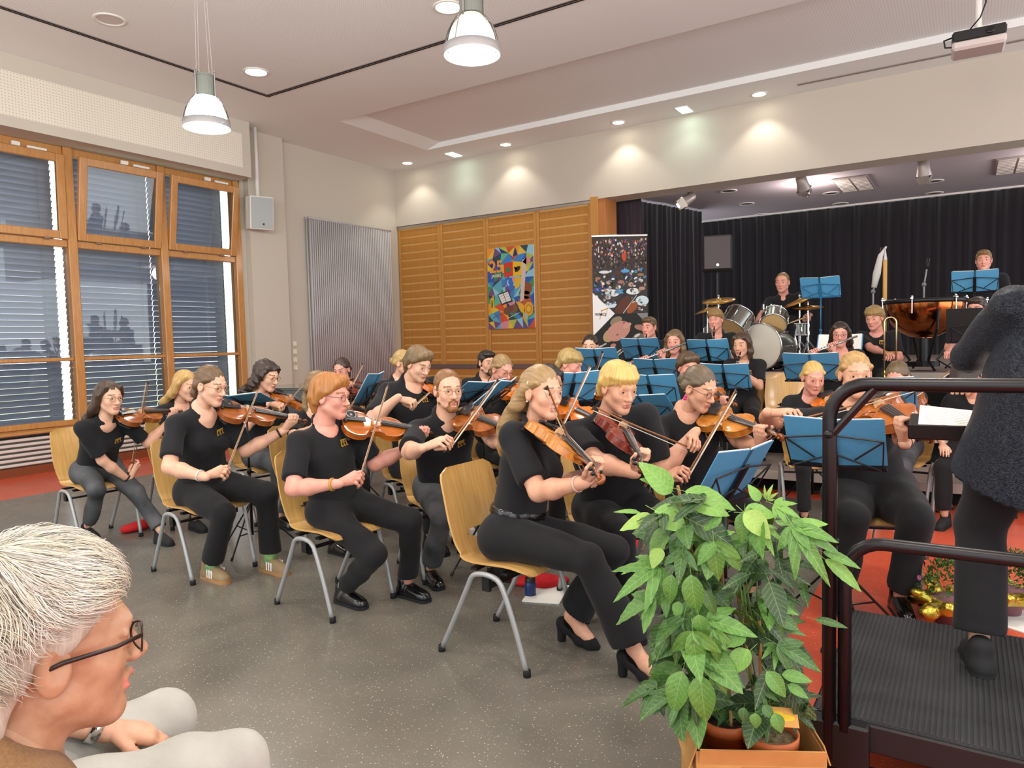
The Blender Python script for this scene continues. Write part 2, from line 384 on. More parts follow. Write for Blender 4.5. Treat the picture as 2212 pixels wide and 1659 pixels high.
# convector under the window
conv = thing('convector', 'low convector with pale horizontal bars under the window', 'radiator', T((XA+.25, 4.5, 0)))
m = MB(); m.box((XA+.13, 4.75, .27), (.12, 5.0, .34)); m.build('casing', mat('convector casing grey', '#6a6663', .6), conv, T((0, 0, 0)))  # casing in a darker grey than the bars
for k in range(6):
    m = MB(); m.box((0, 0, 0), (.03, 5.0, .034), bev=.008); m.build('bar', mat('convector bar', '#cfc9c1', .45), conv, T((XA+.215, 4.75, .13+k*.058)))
m = MB(); m.box((XA+.14, 4.75, .05), (.2, 5.0, .10)); m.build('plinth', mat('dark timber plinth', '#7a3f24', .5), conv, T((0, 0, 0)))
# stage wall: timber panels, fascia, proscenium
m = MB()
m.box(((XA+-5.08)/2, YB+.25, 1.9), (abs(XA+5.08), .36, 3.8)); m.box((-1.3, YB+.23, (3.76+ZC)/2), (16.6, .46, ZC-3.76+.02))
struct('wall_front', m, M_WALL)
PX = [-9.58, -8.53, -7.47, -6.40, -5.34]
lin = tag(empty('trim_5', T((-7.4, YB, 0))), kind='structure')
for a, b in zip(PX[:-1], PX[1:]):
    pn = empty('wall_panel', T(((a+b)/2, YB, 0)), lin)
    for x in (a+.03, b-.03):
        m = MB(); m.box((0, 0, 0), (.056, .035, 3.7), bev=.003); m.build('stile', M_PANELF, pn, T((x, YB+.05, 1.85)))
    m = MB(); m.box((0, 0, 0), (b-a, .01, 3.7)); m.build('backing', mat('light groove', '#d2a25e', .6), pn, T(((a+b)/2, YB+.058, 1.85)))
    pk = MB(); pk.box((0, 0, 0), (b-a-.12, .010, .118), bev=.002); pkm = pk.mesh('plank', M_PANEL)
    for k in range(24): link('plank', pkm, pn, T(((a+b)/2, YB+.05, .12+k*.1515)))
    m = MB(); m.box((0, 0, 0), (b-a-.006, .02, .13), bev=.002); m.build('metal_strip', M_ALU, pn, T(((a+b)/2, YB+.05, 3.765)))
m = MB(); m.box((-5.26, YB+.03, 1.9), (.14, .09, 3.78), bev=.004); m.build('end_post', M_PANELF, lin, T((0, 0, 0)))
m = MB(); m.box((-5.09, YB+.25, 1.88), (.03, .46, 3.75), bev=.004); m.box((-5.15, YB+.05, 1.88), (.10, .06, 3.75)); m.build('jamb', mat('stained jamb', '#b4733c', .5), lin, T((0, 0, 0)))
m = MB(); m.box((0, 0, 0), (4.3, .012, .09)); m.build('rail_strip', mat('dark rail', '#6b5a58', .5), lin, T((-7.4, YB+.03, .98)))
# stage floor and the risers in front of it
M_RISET = mat('riser top', '#8f8179', .55, var=(6, .15, (1, 8, 1), '#83766f')); M_RISEE = mat('riser edge', '#b6aba2', .5)
stage = tag(empty('floor_stage', T((1, 12, 0))), kind='structure')
def riser(name, x0, x1, y0, y1, z, par=None):
    e = tag(empty(name, T(((x0+x1)/2, (y0+y1)/2, 0))), kind='structure')
    n = int(round((x1-x0)/1.0)); wd = (x1-x0)/n
    for k in range(n):
        m = MB(); m.box((0, 0, 0), (wd-.006, y1-y0, .06), bev=.004); m.build('deck_panel', M_RISET, e, T((x0+(k+.5)*wd, (y0+y1)/2, z-.03)))
    m = MB(); m.box(((x0+x1)/2, y0-.011, z-.035), (x1-x0, .02, .075)); m.build('edge_strip', M_RISEE, e, T((0, 0, 0)))
    m = MB(); m.box(((x0+x1)/2, (y0+y1)/2+.07, (z-.075)/2), (x1-x0-.1, y1-y0-.16, max(.02, z-.08))); m.build('skirt', M_DARK, e, T((0, 0, 0)))  # near-black block stands in for the shade under the deck
    return e
L1, L2, LS = .20, .46, 1.0
riser('floor_riser_low', -4.0, 5.0, 6.75, 7.80, L1); riser('floor_riser_mid', -4.4, 5.0, 7.82, 8.74, L2); 
bpy.data.objects.remove(stage); riser('floor_stage', -5.04, 6.0, 8.76, 15.6, LS)
# stage ceiling and curtains
m = MB(); quad(m, -7, 7, YB+.4, 16.2, 3.90, False); m.box((0, 16.3, 2.4), (15, .1, 5)); m.box((-6.9, 13.9, 2.4), (.1, 5.0, 5))
struct('ceiling_stage', m, mat('stage ceiling paint', '#c9c0c6', .85))
M_CURT = mat('black stage curtain', '#17131a', .95, sheen=.25, bump=(40, .1, (1, 1, .2))); M_CURTM = mat('mauve-lit wing curtain', '#3a2b35', .9, sheen=.2)  # the wing curtain's mauve light is put into its colour
def curtain(name, p0, p1, z0, z1, mt, label, pitch=.16, amp=.045, seed=1):
    rnd = random.Random(seed); p0 = V(*p0); p1 = V(*p1); L_ = np.linalg.norm(p1-p0); d = (p1-p0)/L_; nn = V(-d[1], d[0]); n = int(L_/pitch*8); ph = 0; v = []; f = []
    us = np.linspace(0, L_, n); phs = np.cumsum([2*PI/8*rnd.uniform(.75, 1.3) for _ in us])
    for j, z in enumerate(np.linspace(z0, z1, 5)):
        for u, a in zip(us, phs):
            o = amp*(.65+.35*math.sin(a*.37+2))*math.sin(a)*(1.0-.35*j/4)+.012*math.sin(a*.21+j)
            q = p0+d*u+nn*o; v.append((q[0], q[1], z))
    for j in range(4):
        for i in range(n-1): f.append((j*n+i, j*n+i+1, (j+1)*n+i+1, (j+1)*n+i))
    mb = MB(); mb.add(v, f); c = V(*(list((p0+p1)/2)+[z0]))
    o = mb.build(name, mt, None, None, True); o.data.transform(T(-c)); o.matrix_basis = T(c); WM[o.name] = T(c)
    sm = o.modifiers.new('thickness', 'SOLIDIFY'); sm.thickness = .006
    return tag(o, label, 'curtain', 'stage curtains')
curtain('stage_curtain', (-4.9, 15.35), (6.5, 15.35), LS, 3.87, M_CURT, 'wide black pleated curtain across the back of the stage', .17, .05, 3)
curtain('stage_curtain', (-4.97, 12.1), (-4.42, 13.9), LS, 3.86, M_CURT, 'black curtain drawn along the side of the stage behind the banner', .14, .045, 5)
curtain('stage_curtain', (-5.55, 11.62), (-4.72, 11.62), LS, 3.86, M_CURTM, 'wing curtain coloured as if lit mauve, beside the timber wall above the banner', .12, .03, 8)
m = MB(); m.box((.8, 15.28, 3.885), (11.5, .03, .03)); struct('trim_6', m, M_WHITE)
# ------------------------------------------------------------------ radiator, sockets, wall speaker, heater things
rad = thing('column_radiator', 'tall grey tubular radiator on the white wall beside the corner', 'radiator', T((XA+.08, 9.58, .55)))
tb = MB(); tb.tube([(0, 0, 0), (0, 0, 3.06)], .0165, 8); tm = tb.mesh('tube', M_RADI, True)
for k in range(44):
    for q in (.05, .13): link('tube', tm, rad, T((XA+q, 8.58+k*.0465, .56)))
for z in (.56, 3.62):
    m = MB()
    for q in (.05, .13): m.tube([(XA+q, 8.55, z), (XA+q, 10.61, z)], .02, 8)
    m.build('header', M_RADI, rad, T((0, 0, 0)), True)
for y in (8.65, 10.5): m = MB(); m.box((XA+.03, y, 3.3), (.06, .05, .08)); m.build('bracket', M_RADI, rad, T((0, 0, 0)))
for k in range(4):
    sk = thing('wall_socket', ('white wall socket, topmost of the column of four by the radiator', 'white wall socket, second from the top of the column by the radiator', 'white wall socket, third from the top of the column by the radiator', 'white wall socket, lowest of the column of four by the radiator')[k], 'socket', T((XA, 8.25, 1.48-k*.135)), 'wall sockets')
    m = MB(); m.box((.008, 0, 0), (.016, .085, .085), bev=.006); m.build('plate', mat('cream plastic', '#efe8d2', .4), sk)
    m = MB(); m.lathe([(.034, 0), (.034, .006), (.028, .006), (.026, -.006), (0, -.006)], 16, T((.016, 0, 0)) @ Matrix.Rotation(PI/2, 4, 'Y')); m.build('well', mat('cream plastic', '#efe8d2', .4), sk, None, True)
ws = thing('wall_speaker', 'white hanging loudspeaker with grey grille beside the window', 'loudspeaker', T(atX(566, 460, -9.2)))
c = atX(566, 460, -9.2); Ms = T(c) @ RZ(math.radians(-22)) @ Matrix.Rotation(math.radians(6), 4, 'Y')
m = MB(); m.box((-.14, 0, 0), (.28, .36, .50), bev=.012); m.build('cabinet', M_WHITE, ws, Ms)
m = MB(); m.box((.004, 0, 0), (.012, .325, .465), bev=.004); m.build('grille', mat('grey speaker grille', '#a9aeac', .6), ws, Ms)
m = MB(); m.box((.012, 0.02, -.17), (.006, .026, .03)); m.build('badge', M_BLACK, ws, Ms)
m = MB(); m.cyl((c[0]-.12, c[1]+.03, c[2]+.25), (c[0]-.12, c[1]+.03, ZC), .03, 10); m.cyl((c[0]-.12, c[1]+.03, c[2]+.22), (c[0]-.12, c[1]+.03, c[2]+.30), .016, 8); m.build('drop_pole', M_WHITE, ws, T((0, 0, 0)), True)
# ------------------------------------------------------------------ lamps
M_LIT = emitter('lit lamp disc', '#fff6e4', 14); M_LITG = emitter('lit greenish tube lamp', '#d8fff0', 9); M_LENS = mat('dull lamp glass', '#cfc6c4', .4)
def downlight(x, y, lit, label, r=.115, z=ZC, wash=0):
    o = thing('recessed_downlight', label, 'ceiling light', T((x, y, z)), 'recessed ceiling lights')
    m = MB(); m.lathe([(r+.025, 0), (r+.025, -.008), (r, -.012), (r-.008, -.004), (r-.02, .02)], 28); m.build('rim', M_WHITE, o, None, True)
    m = MB(); m.lathe([(r-.012, -.002), (0, -.002)], 28); m.build('lamp_disc', lit or M_LENS, o)
    if wash: spot('lamp_light', (x, y, z-.02), (x, y+.10, z-1.5), wash, 1.75, .5, (1, .95, .86), .07, o)
    return o
WPX = [(880, 352), (1092, 312), (1336, 264), (1640, 203)]; WL = ['leftmost round wall-washer downlight in the corner over the timber wall', 'second round wall-washer downlight from the corner over the timber wall', 'third round wall-washer downlight from the corner, above the banner', 'fourth round wall-washer downlight from the corner, above the stage opening']
for (px, lb) in zip(WPX, WL):
    p = atz(*px, ZC); downlight(p[0], p[1], M_LIT, lb, .095, wash=WASH_W)
for (px, lb) in (((980, 333), 'oblong greenish ceiling light between the first two round downlights'), ((1478, 236), 'oblong greenish ceiling light between the third and fourth round downlights')):
    p = atz(*px, ZC); o = thing('ceiling_tube_light', lb, 'ceiling light', T(p), 'oblong ceiling lights')
    m = MB(); m.box((0, 0, -.004), (.20, .34, .014), bev=.004); m.build('rim', M_WHITE, o)
    m = MB(); m.box((0, 0, -.012), (.16, .30, .004)); m.build('lamp_panel', M_LITG, o)
    spot('lamp_light', p-V(0, 0, .03), p+V(0, .12, -1.5), WASH_W*.28, 1.9, .6, (.80, 1, .93), .09, o)
for (px, lit, lb) in (((237, 42), None, 'unlit round ceiling downlight above the window'), ((553, 155), M_LITG, 'lit round ceiling downlight inside the corner of the ceiling slot'), ((968, 15), M_LITG, 'lit round ceiling downlight behind the nearer pendant lamp')):
    p = atz(*px, ZC); downlight(p[0], p[1], lit, lb, .13, wash=(WASH_W*.8 if lit else 0))
M_LGLASS = mat('clear lamp glass', '#ffffff', .03, trans=1.0, ior=1.3)
def pendant_at(name, x, y, zb, label, glow, power):
    o = thing(name, label, 'pendant lamp', T((x, y, zb)), 'pendant lamps')
    m = MB(); m.lathe([(.205, .0), (.208, .06), (.195, .062), (.19, .0), (.205, 0)], 32); m.build('rim', mat('frosted lamp ring', '#cfd0d2', .25, .6), o, None, True)
    pr = [(.19, .05), (.182, .10), (.165, .16), (.135, .22), (.10, .27), (.085, .285)]
    m = MB(); m.lathe([(r+.012, z) for r, z in pr], 32); m.build('glass_bell', glass('lamp bell glass', tint=.96), o, None, True)
    m = MB(); m.lathe([(r-.012, z) for r, z in pr], 32); m.build('inner_shade', glow, o, None, True)
    m = MB(); m.lathe([(.178, .045), (0, .045)], 24); m.build('diffuser', glow, o)
    m = MB(); m.cyl((0, 0, .28), (0, 0, .46), .085, 20); m.lathe([(.09, .455), (.09, .47), (0, .47)], 20); m.build('ballast_housing', mat('grey lamp housing', '#8b9088', .4, .3), o, None, False); 
    m = MB()
    for k in range(3):
        a = k*2*PI/3+.5; m.cyl((.093*math.cos(a), .093*math.sin(a), .24), (.093*math.cos(a), .093*math.sin(a), .50), .008, 6)
        m.ball((.093*math.cos(a), .093*math.sin(a), .50), .014, 8, 5); m.tube([(.093*math.cos(a), .093*math.sin(a), .28), (.15*math.cos(a), .15*math.sin(a), .22), (.2*math.cos(a), .2*math.sin(a), .05)], .004, 5)
    m.build('support_rods', M_ALU, o)
    for k in range(4):
        a = k*PI/2+.4; m = MB(); m.cyl((.08*math.cos(a), .08*math.sin(a), .47), (.05*math.cos(a), .05*math.sin(a), ZC-zb), .0022, 5); m.build('suspension_wire', mat('white wire', '#cfc6c4', .5), o)
    l = point('lamp_light', (x, y, zb-.06), power, (1, .95, .87), .16, o)
    return o
GL1 = emitter('bright lamp shade', '#fffdf6', 5.0); GL2 = mat('pale lamp shade', '#e9e4d8', .5, emit=('#fff4e0', .55))
p1 = at(447, 277, 6.55); p2 = at(1020, 120, 5.2)
pendant_at('pendant_lamp', p1[0], p1[1], p1[2], 'bright glass bell pendant lamp hanging in front of the window', GL1, LAMP_W)
pendant_at('pendant_lamp', p2[0], p2[1], p2[2], 'glass bell pendant lamp at the top of the picture, dimmer than the other', GL2, LAMP_W)
for k, (x, y) in enumerate(((-.3, 4.3), (-5.85, 1.4), (-3.05, 1.4), (-.3, 1.4), (2.5, 1.4), (2.5, 4.3), (-3.05, -1.6), (-.3, -1.6), (2.5, -1.6), (-5.85, -1.6))):  # unseen copies of the pendant, added to fill the hall with light
    pendant_at('pendant_lamp', x, y, 3.5, 'unseen pendant lamp added for fill light, %s' % ('over the violas', 'over the window side of the front row', 'over the middle of the front row', 'over the podium', 'over the far side of the podium', 'over the far side of the violas', 'over the middle of the audience', 'behind the photographer', 'over the far side of the audience', 'over the window side of the audience')[k], GL2, LAMP_W)
# projector under the ceiling
pp = at(2113, 92, 6.3); pj = thing('projector', 'white video projector hanging from the ceiling', 'projector', T(pp))
Mp = T(pp) @ RZ(math.radians(2))
m = MB(); m.box((0, 0, 0), (.40, .30, .085), bev=.02); m.build('body', mat('projector shell', '#c4bcb8', .5), pj, Mp @ T((0, -.01, -.04)))
m = MB(); m.box((0, 0, 0), (.38, .012, .085), bev=.005); m.build('front_panel', M_BLACK, pj, Mp @ T((0, -.166, .03)))
m = MB(); m.box((0, 0, 0), (.40, .30, .085), bev=.02); m.build('top_shell', mat('projector dark shell', '#2a2829', .5), pj, Mp @ T((0, -.01, .04)))
m = MB(); m.lathe([(.03, 0), (.03, .02), (.02, .022), (0, .02)], 14, Matrix.Rotation(PI/2, 4, 'X')); m.build('lens', mat('lens glass', '#15161a', .1), pj, Mp @ T((.08, -.168, .03)), True)
m = MB(); m.cyl((0, 0, .08), (0, 0, ZC-pp[2]), .025, 10); m.box((0, 0, .085), (.18, .18, .012)); m.build('ceiling_mount', M_WHITE, pj, Mp)
m = MB(); m.tube([(.02, -.05, .45), (.05, -.1, .30), (.01, -.1, .18), (-.08, -.02, .10)], .006, 6); m.tube([(-.2, -.1, .05), (-.26, -.12, .03), (-.25, -.12, -.03), (-.19, -.12, -.04)], .008, 6); m.build('cable', M_BLACK, pj, Mp, True)
# stage ceiling fittings
M_VENT = mat('vent grey', '#a8a09c', .6)
for i, (px, lb) in enumerate((((1845, 396), 'louvred ceiling vent over the middle of the stage'), ((2195, 355), 'louvred ceiling vent at the edge of the picture over the stage'))):
    p = atz(*px, 3.9); o = thing('ceiling_vent', lb, 'vent', T(p), 'stage ceiling vents')
    m = MB(); m.box((0, 0, -.012), (.52, 1.25, .02), bev=.004); m.build('frame', M_VENT, o)
    for s in (-1, 1):
        for k in range(10):
            m = MB(); m.box((s*.125, -.54+k*.12, -.028), (.22, .07, .012)); m.build('louvre', mat('louvre', '#d5cec8', .5), o)
for px, lb in (((1573, 412), 'unlit stage ceiling downlight nearest the glaring theatre spot'), ((1796, 417), 'unlit stage ceiling downlight beside the middle vent'), ((2017, 391), 'unlit stage ceiling downlight over the timpani, nearer the opening'), ((1815, 440), 'unlit stage ceiling downlight behind the middle vent'), ((2018, 417), 'unlit stage ceiling downlight over the timpani, close to the curtain'), ((1612, 440), 'unlit stage ceiling downlight over the loudspeaker'), ((1645, 463), 'unlit stage ceiling downlight over the drum kit, close to the curtain')):
    p = atz(*px, 3.9); o = thing('stage_downlight', lb, 'ceiling light', T(p), 'unlit stage downlights')
    m = MB(); m.lathe([(.15, 0), (.15, -.01), (.12, -.014), (.10, -.004)], 20); m.build('rim', M_WHITE, o, None, True); m = MB(); m.lathe([(.11, -.003), (0, -.003)], 20); m.build('lamp_disc', mat('dark lamp', '#554f50', .4), o)
for (px, aim, lb, lit) in (((1487, 408), (-.6, -.5, -.5), 'glaring theatre spot with open flaps over the black side curtain', True), ((1733, 372), (.1, .5, -.6), 'small grey theatre spot over the drum kit', False), ((1995, 338), (.05, .3, -.9), 'small grey theatre spot over the timpani', False)):
    p = atz(*px, 3.9); o = thing('theatre_spot', lb, 'stage light', T(p), 'theatre spots'); d = unit(aim)
    q = Vector(d).to_track_quat('Z', 'Y').to_matrix().to_4x4(); Mq = T(p-V(0, 0, .16)) @ q
    m = MB(); m.cyl((0, 0, 0), (0, 0, -.14), .012, 8); m.build('hanger', M_BLACKM, o)
    m = MB(); m.lathe([(.05, -.12), (.075, -.10), (.085, .02), (.10, .10), (.10, .11), (.085, .11)], 18, None, True); m.build('can', mat('spot can grey', '#a79d98', .4, .3), o, Mq, True)
    m = MB(); m.lathe([(.085, .095), (0, .095)], 18); m.build('lens', emitter('spot lens', '#ffe9c8', 25 if lit else 1.2) if lit else mat('spot glass', '#8c857c', .2), o, Mq)
    m = MB()
    for k in range(4):
        R4 = Matrix.Rotation(k*PI/2, 4, 'Z') @ T((.10, 0, .11)) @ Matrix.Rotation(-.5, 4, 'Y'); m.box((0, 0, .06), (.006, .16, .12), R4)
    m.build('flaps', mat('flap metal', '#d8cfc4', .35, .6) if lit else mat('spot can grey', '#a79d98'), o, Mq)
    if lit: spot('lamp_light', p+V(-.02, -.02, -.2), p+V(.9, .9, -.12), 60, 2.2, .7, (1, .78, .62), .05, o)
for (x, y) in ((-2.2, 12.6), (1.2, 12.6)): point('stage_fill_light', (x, y, 3.7), 26, (1, .86, .8), .2)  # bare points with no fitting, added to light the stage
# ------------------------------------------------------------------ smooth organic surfaces: blended rounded shapes, meshed on a grid
_CO = [(0, 0, 0), (1, 0, 0), (0, 1, 0), (1, 1, 0), (0, 0, 1), (1, 0, 1), (0, 1, 1), (1, 1, 1)]
_ED = [(0, 1), (2, 3), (4, 5), (6, 7), (0, 2), (1, 3), (4, 6), (5, 7), (0, 4), (1, 5), (2, 6), (3, 7)]
def nets(d, lo, h):
    s = d < 0; nx, ny, nz = d.shape; cnt = np.zeros((nx-1, ny-1, nz-1), np.int8)
    for (a, b, c) in _CO: cnt += s[a:nx-1+a, b:ny-1+b, c:nz-1+c]
    ijk = np.argwhere((cnt > 0) & (cnt < 8)); idx = np.full(cnt.shape, -1, np.int32)
    if len(ijk) == 0: return np.zeros((0, 3)), np.zeros((0, 4), np.int32)
    idx[ijk[:, 0], ijk[:, 1], ijk[:, 2]] = np.arange(len(ijk))
    val = [d[ijk[:, 0]+a, ijk[:, 1]+b, ijk[:, 2]+c] for a, b, c in _CO]
    acc = np.zeros((len(ijk), 3)); n = np.zeros(len(ijk))
    for a, b in _ED:
        va, vb = val[a], val[b]; m = (va < 0) != (vb < 0); t = np.where(m, va/np.where(m, va-vb, 1), 0)
        ca, cb = np.array(_CO[a], float), np.array(_CO[b], float); p = ca+t[:, None]*(cb-ca); acc += p*m[:, None]; n += m
    v = (ijk+acc/n[:, None])*h+np.asarray(lo); Q = []
    for ax in range(3):
        o1, o2 = [(1, 2), (2, 0), (0, 1)][ax]; sh = [slice(None)]*3; s0 = list(sh); s1 = list(sh); s0[ax] = slice(0, -1); s1[ax] = slice(1, None)
        df = s[tuple(s0)] != s[tuple(s1)]; e = np.argwhere(df); ok = (e[:, o1] > 0) & (e[:, o2] > 0) & (e[:, o1] < cnt.shape[o1]) & (e[:, o2] < cnt.shape[o2]); e = e[ok]
        if not len(e): continue
        def cell(a, b):
            q = e.copy(); q[:, o1] -= a; q[:, o2] -= b; return idx[q[:, 0], q[:, 1], q[:, 2]]
        q = np.stack([cell(1, 1), cell(0, 1), cell(0, 0), cell(1, 0)], 1); inside = s[e[:, 0], e[:, 1], e[:, 2]]
        q[~inside] = q[~inside][:, ::-1]; Q.append(q)
    Q = np.concatenate(Q); Q = Q[(Q >= 0).all(1)]
    return v, Q
class SDF:
    def __init__(s): s.p = []; s.post = None
    def cone(s, a, b, r0, r1=None, k=.02, w=None, ks=1.0, cut=(), op='add', off=None):
        a = np.asarray(a, float); b = np.asarray(b, float); r1 = r0 if r1 is None else r1; ba = b-a; L2_ = max(ba@ba, 1e-12); R = max(r0, r1)
        w_ = unit(w) if w is not None else None
        def fn(x, y, z):
            px, py, pz = x-a[0], y-a[1], z-a[2]
            t = np.clip((px*ba[0]+py*ba[1]+pz*ba[2])/L2_, 0, 1)
            qx, qy, qz = px-t*ba[0], py-t*ba[1], pz-t*ba[2]; dd = qx*qx+qy*qy+qz*qz
            if w_ is not None: g = qx*w_[0]+qy*w_[1]+qz*w_[2]; dd = dd+(ks*ks-1)*g*g
            d = np.sqrt(np.maximum(dd, 0))-(r0+(r1-r0)*t)
            if off is not None: d = d+off(x, y, z)
            for (c, n) in cut: d = np.maximum(d, (x-c[0])*n[0]+(y-c[1])*n[1]+(z-c[2])*n[2])
            return d
        R2 = R*max(1, 1/ks)
        s.p.append((fn, np.minimum(a, b)-R2, np.maximum(a, b)+R2, op, k)); return s
    def chain(s, pts, rs, **kw):
        for i in range(len(pts)-1): s.cone(pts[i], pts[i+1], rs[i], rs[i+1], **kw)
        return s
    def ell(s, c, r, k=.02, A=None, cut=(), op='add', off=None):
        c = np.asarray(c, float); r = np.asarray(r, float); A = np.eye(3) if A is None else np.asarray(A, float); R = np.abs(A)@r   # columns of A: axes
        def fn(x, y, z):
            px, py, pz = x-c[0], y-c[1], z-c[2]; k0 = 0; k1 = 0
            for i in range(3):
                q = (px*A[0, i]+py*A[1, i]+pz*A[2, i])/r[i]; k0 = k0+q*q; k1 = k1+(q/r[i])**2
            k0 = np.sqrt(k0); d = k0*(k0-1)/np.sqrt(np.maximum(k1, 1e-9))
            if off is not None: d = d+off(x, y, z)
            for (cc, n) in cut: d = np.maximum(d, (x-cc[0])*n[0]+(y-cc[1])*n[1]+(z-cc[2])*n[2])
            return d
        s.p.append((fn, c-R, c+R, op, k)); return s
    def mesh(s, h):
        pad = 3*h; add = [p for p in s.p if p[3] == 'add']
        lo = np.min([p[1] for p in add], 0)-.03-pad; hi = np.max([p[2] for p in add], 0)+.03+pad
        n = np.ceil((hi-lo)/h).astype(int)+1; d = np.full(n, .15, np.float32)
        ax = [lo[i]+h*np.arange(n[i]) for i in range(3)]
        for fn, a, b, op, k in s.p:
            e = max(k, .012)+3*h; i0 = np.clip(np.floor((a-e-lo)/h).astype(int), 0, n-1); i1 = np.clip(np.ceil((b+e-lo)/h).astype(int)+1, 1, n)
            sl = tuple(slice(i0[i], i1[i]) for i in range(3))
            x = ax[0][sl[0]][:, None, None]; y = ax[1][sl[1]][None, :, None]; z = ax[2][sl[2]][None, None, :]
            v = fn(x, y, z); cur = d[sl]
            if op == 'add':
                hh = np.clip(.5+.5*(v-cur)/k, 0, 1); d[sl] = v*(1-hh)+cur*hh-k*hh*(1-hh)
            else:
                hh = np.clip(.5-.5*(cur+v)/k, 0, 1); d[sl] = cur*(1-hh)-v*hh+k*hh*(1-hh)
        if s.post is not None: d = d+s.post(ax[0][:, None, None], ax[1][None, :, None], ax[2][None, None, :])
        return nets(d, lo, h)
def wrinkle(seed, amp, fr=14.0):
    r = np.random.RandomState(seed); D = r.normal(size=(5, 3)); D /= np.linalg.norm(D, axis=1)[:, None]; ph = r.uniform(0, 6.28, 5); fq = fr*r.uniform(.6, 2.4, 5)
    def fn(x, y, z):
        t = 0
        for i in range(5): t = t+np.sin(fq[i]*(D[i, 0]*x+D[i, 1]*y+D[i, 2]*z)+ph[i]+1.3*np.sin(fq[i]*.5*(D[i, 1]*x+D[i, 2]*y+D[i, 0]*z)))
        return amp*t/2.2
    return fn
def xf(v, M):
    A = np.array(M); return v @ A[:3, :3].T + A[:3, 3]
# ------------------------------------------------------------------ heads
HEADS = {}
def head_mesh(kind, h):
    """x left, y forward, z up; origin between the ears; returns verts, quads, material index (0 skin 1 lip 2 brow)"""
    key = (kind, h)
    if key in HEADS: return HEADS[key]
    f = kind == 'f'; s = SDF()
    s.ell((0, -.012, .028), (.072, .094, .083), .02).ell((0, .034, -.036), (.055, .053, .080), .03)
    jw = .041 if f else .048; nk = .046 if f else .055
    for q in (-1, 1):
        s.cone((q*jw, .004, -.058), (q*.012, .064, -.099), .022, .017, .025).ell((q*.034, .052, -.026), (.026, .026, .026), .02)
    s.ell((0, .066, -.099), (.019, .018, .018), .02)
    s.cone((-.030, .079, .022), (.030, .079, .022), .012 if f else .014, None, .015)
    s.cone((0, .083, .012), (0, .105, -.029), .006, .010, .012).ell((0, .105, -.032), (.0115, .012, .0105), .008)
    for q in (-1, 1):
        s.ell((q*.011, .096, -.036), (.008, .010, .007), .006)
        s.ell((q*.031, .100, .004), (.018, .017, .012), .012, op='sub')
        s.cone((q*.019, .0825, .0098), (q*.044, .077, .0078), .0068, .006, .005).cone((q*.020, .082, -.0052), (q*.043, .077, -.0042), .0058, .0052, .006)
        A = np.array([[.95, .0, .3*q], [.3*q*-.3, .95, 0], [-.3*q, 0, .95]])
        s.ell((q*.076, -.010, -.008), (.010, .021, .034), .006).ell((q*.086, -.004, -.002), (.008, .010, .018), .006, op='sub')
    s.cone((-.018, .084, -.061), (0, .092, -.0605), .005, .007, .006).cone((.018, .084, -.061), (0, .092, -.0605), .005, .007, .006)
    s.cone((-.014, .085, -.0715), (.014, .085, -.0715), .0075, None, .006).cone((-.021, .092, -.066), (.021, .092, -.066), .0028, None, .004, op='sub')
    s.cone((0, -.018, -.05), (0, -.05, -.21), nk, nk+.006, .025)
    v, q = s.mesh(h); c = v[q].mean(1); mi = np.zeros(len(q), np.int32)
    lip = (np.abs(c[:, 0]) < .023) & (c[:, 1] > .082) & (c[:, 2] > -.080+.2*np.abs(c[:, 0])) & (c[:, 2] < -.0545-.25*np.abs(c[:, 0])); mi[lip] = 1
    ax = np.abs(c[:, 0]); bz = .030-.18*np.maximum(ax-.034, 0); brow = (ax > .012) & (ax < .050) & (c[:, 1] > .05) & (np.abs(c[:, 2]-bz) < (.0035 if f else .0048)); mi[brow] = 2
    HEADS[key] = (v, q, mi); return HEADS[key]
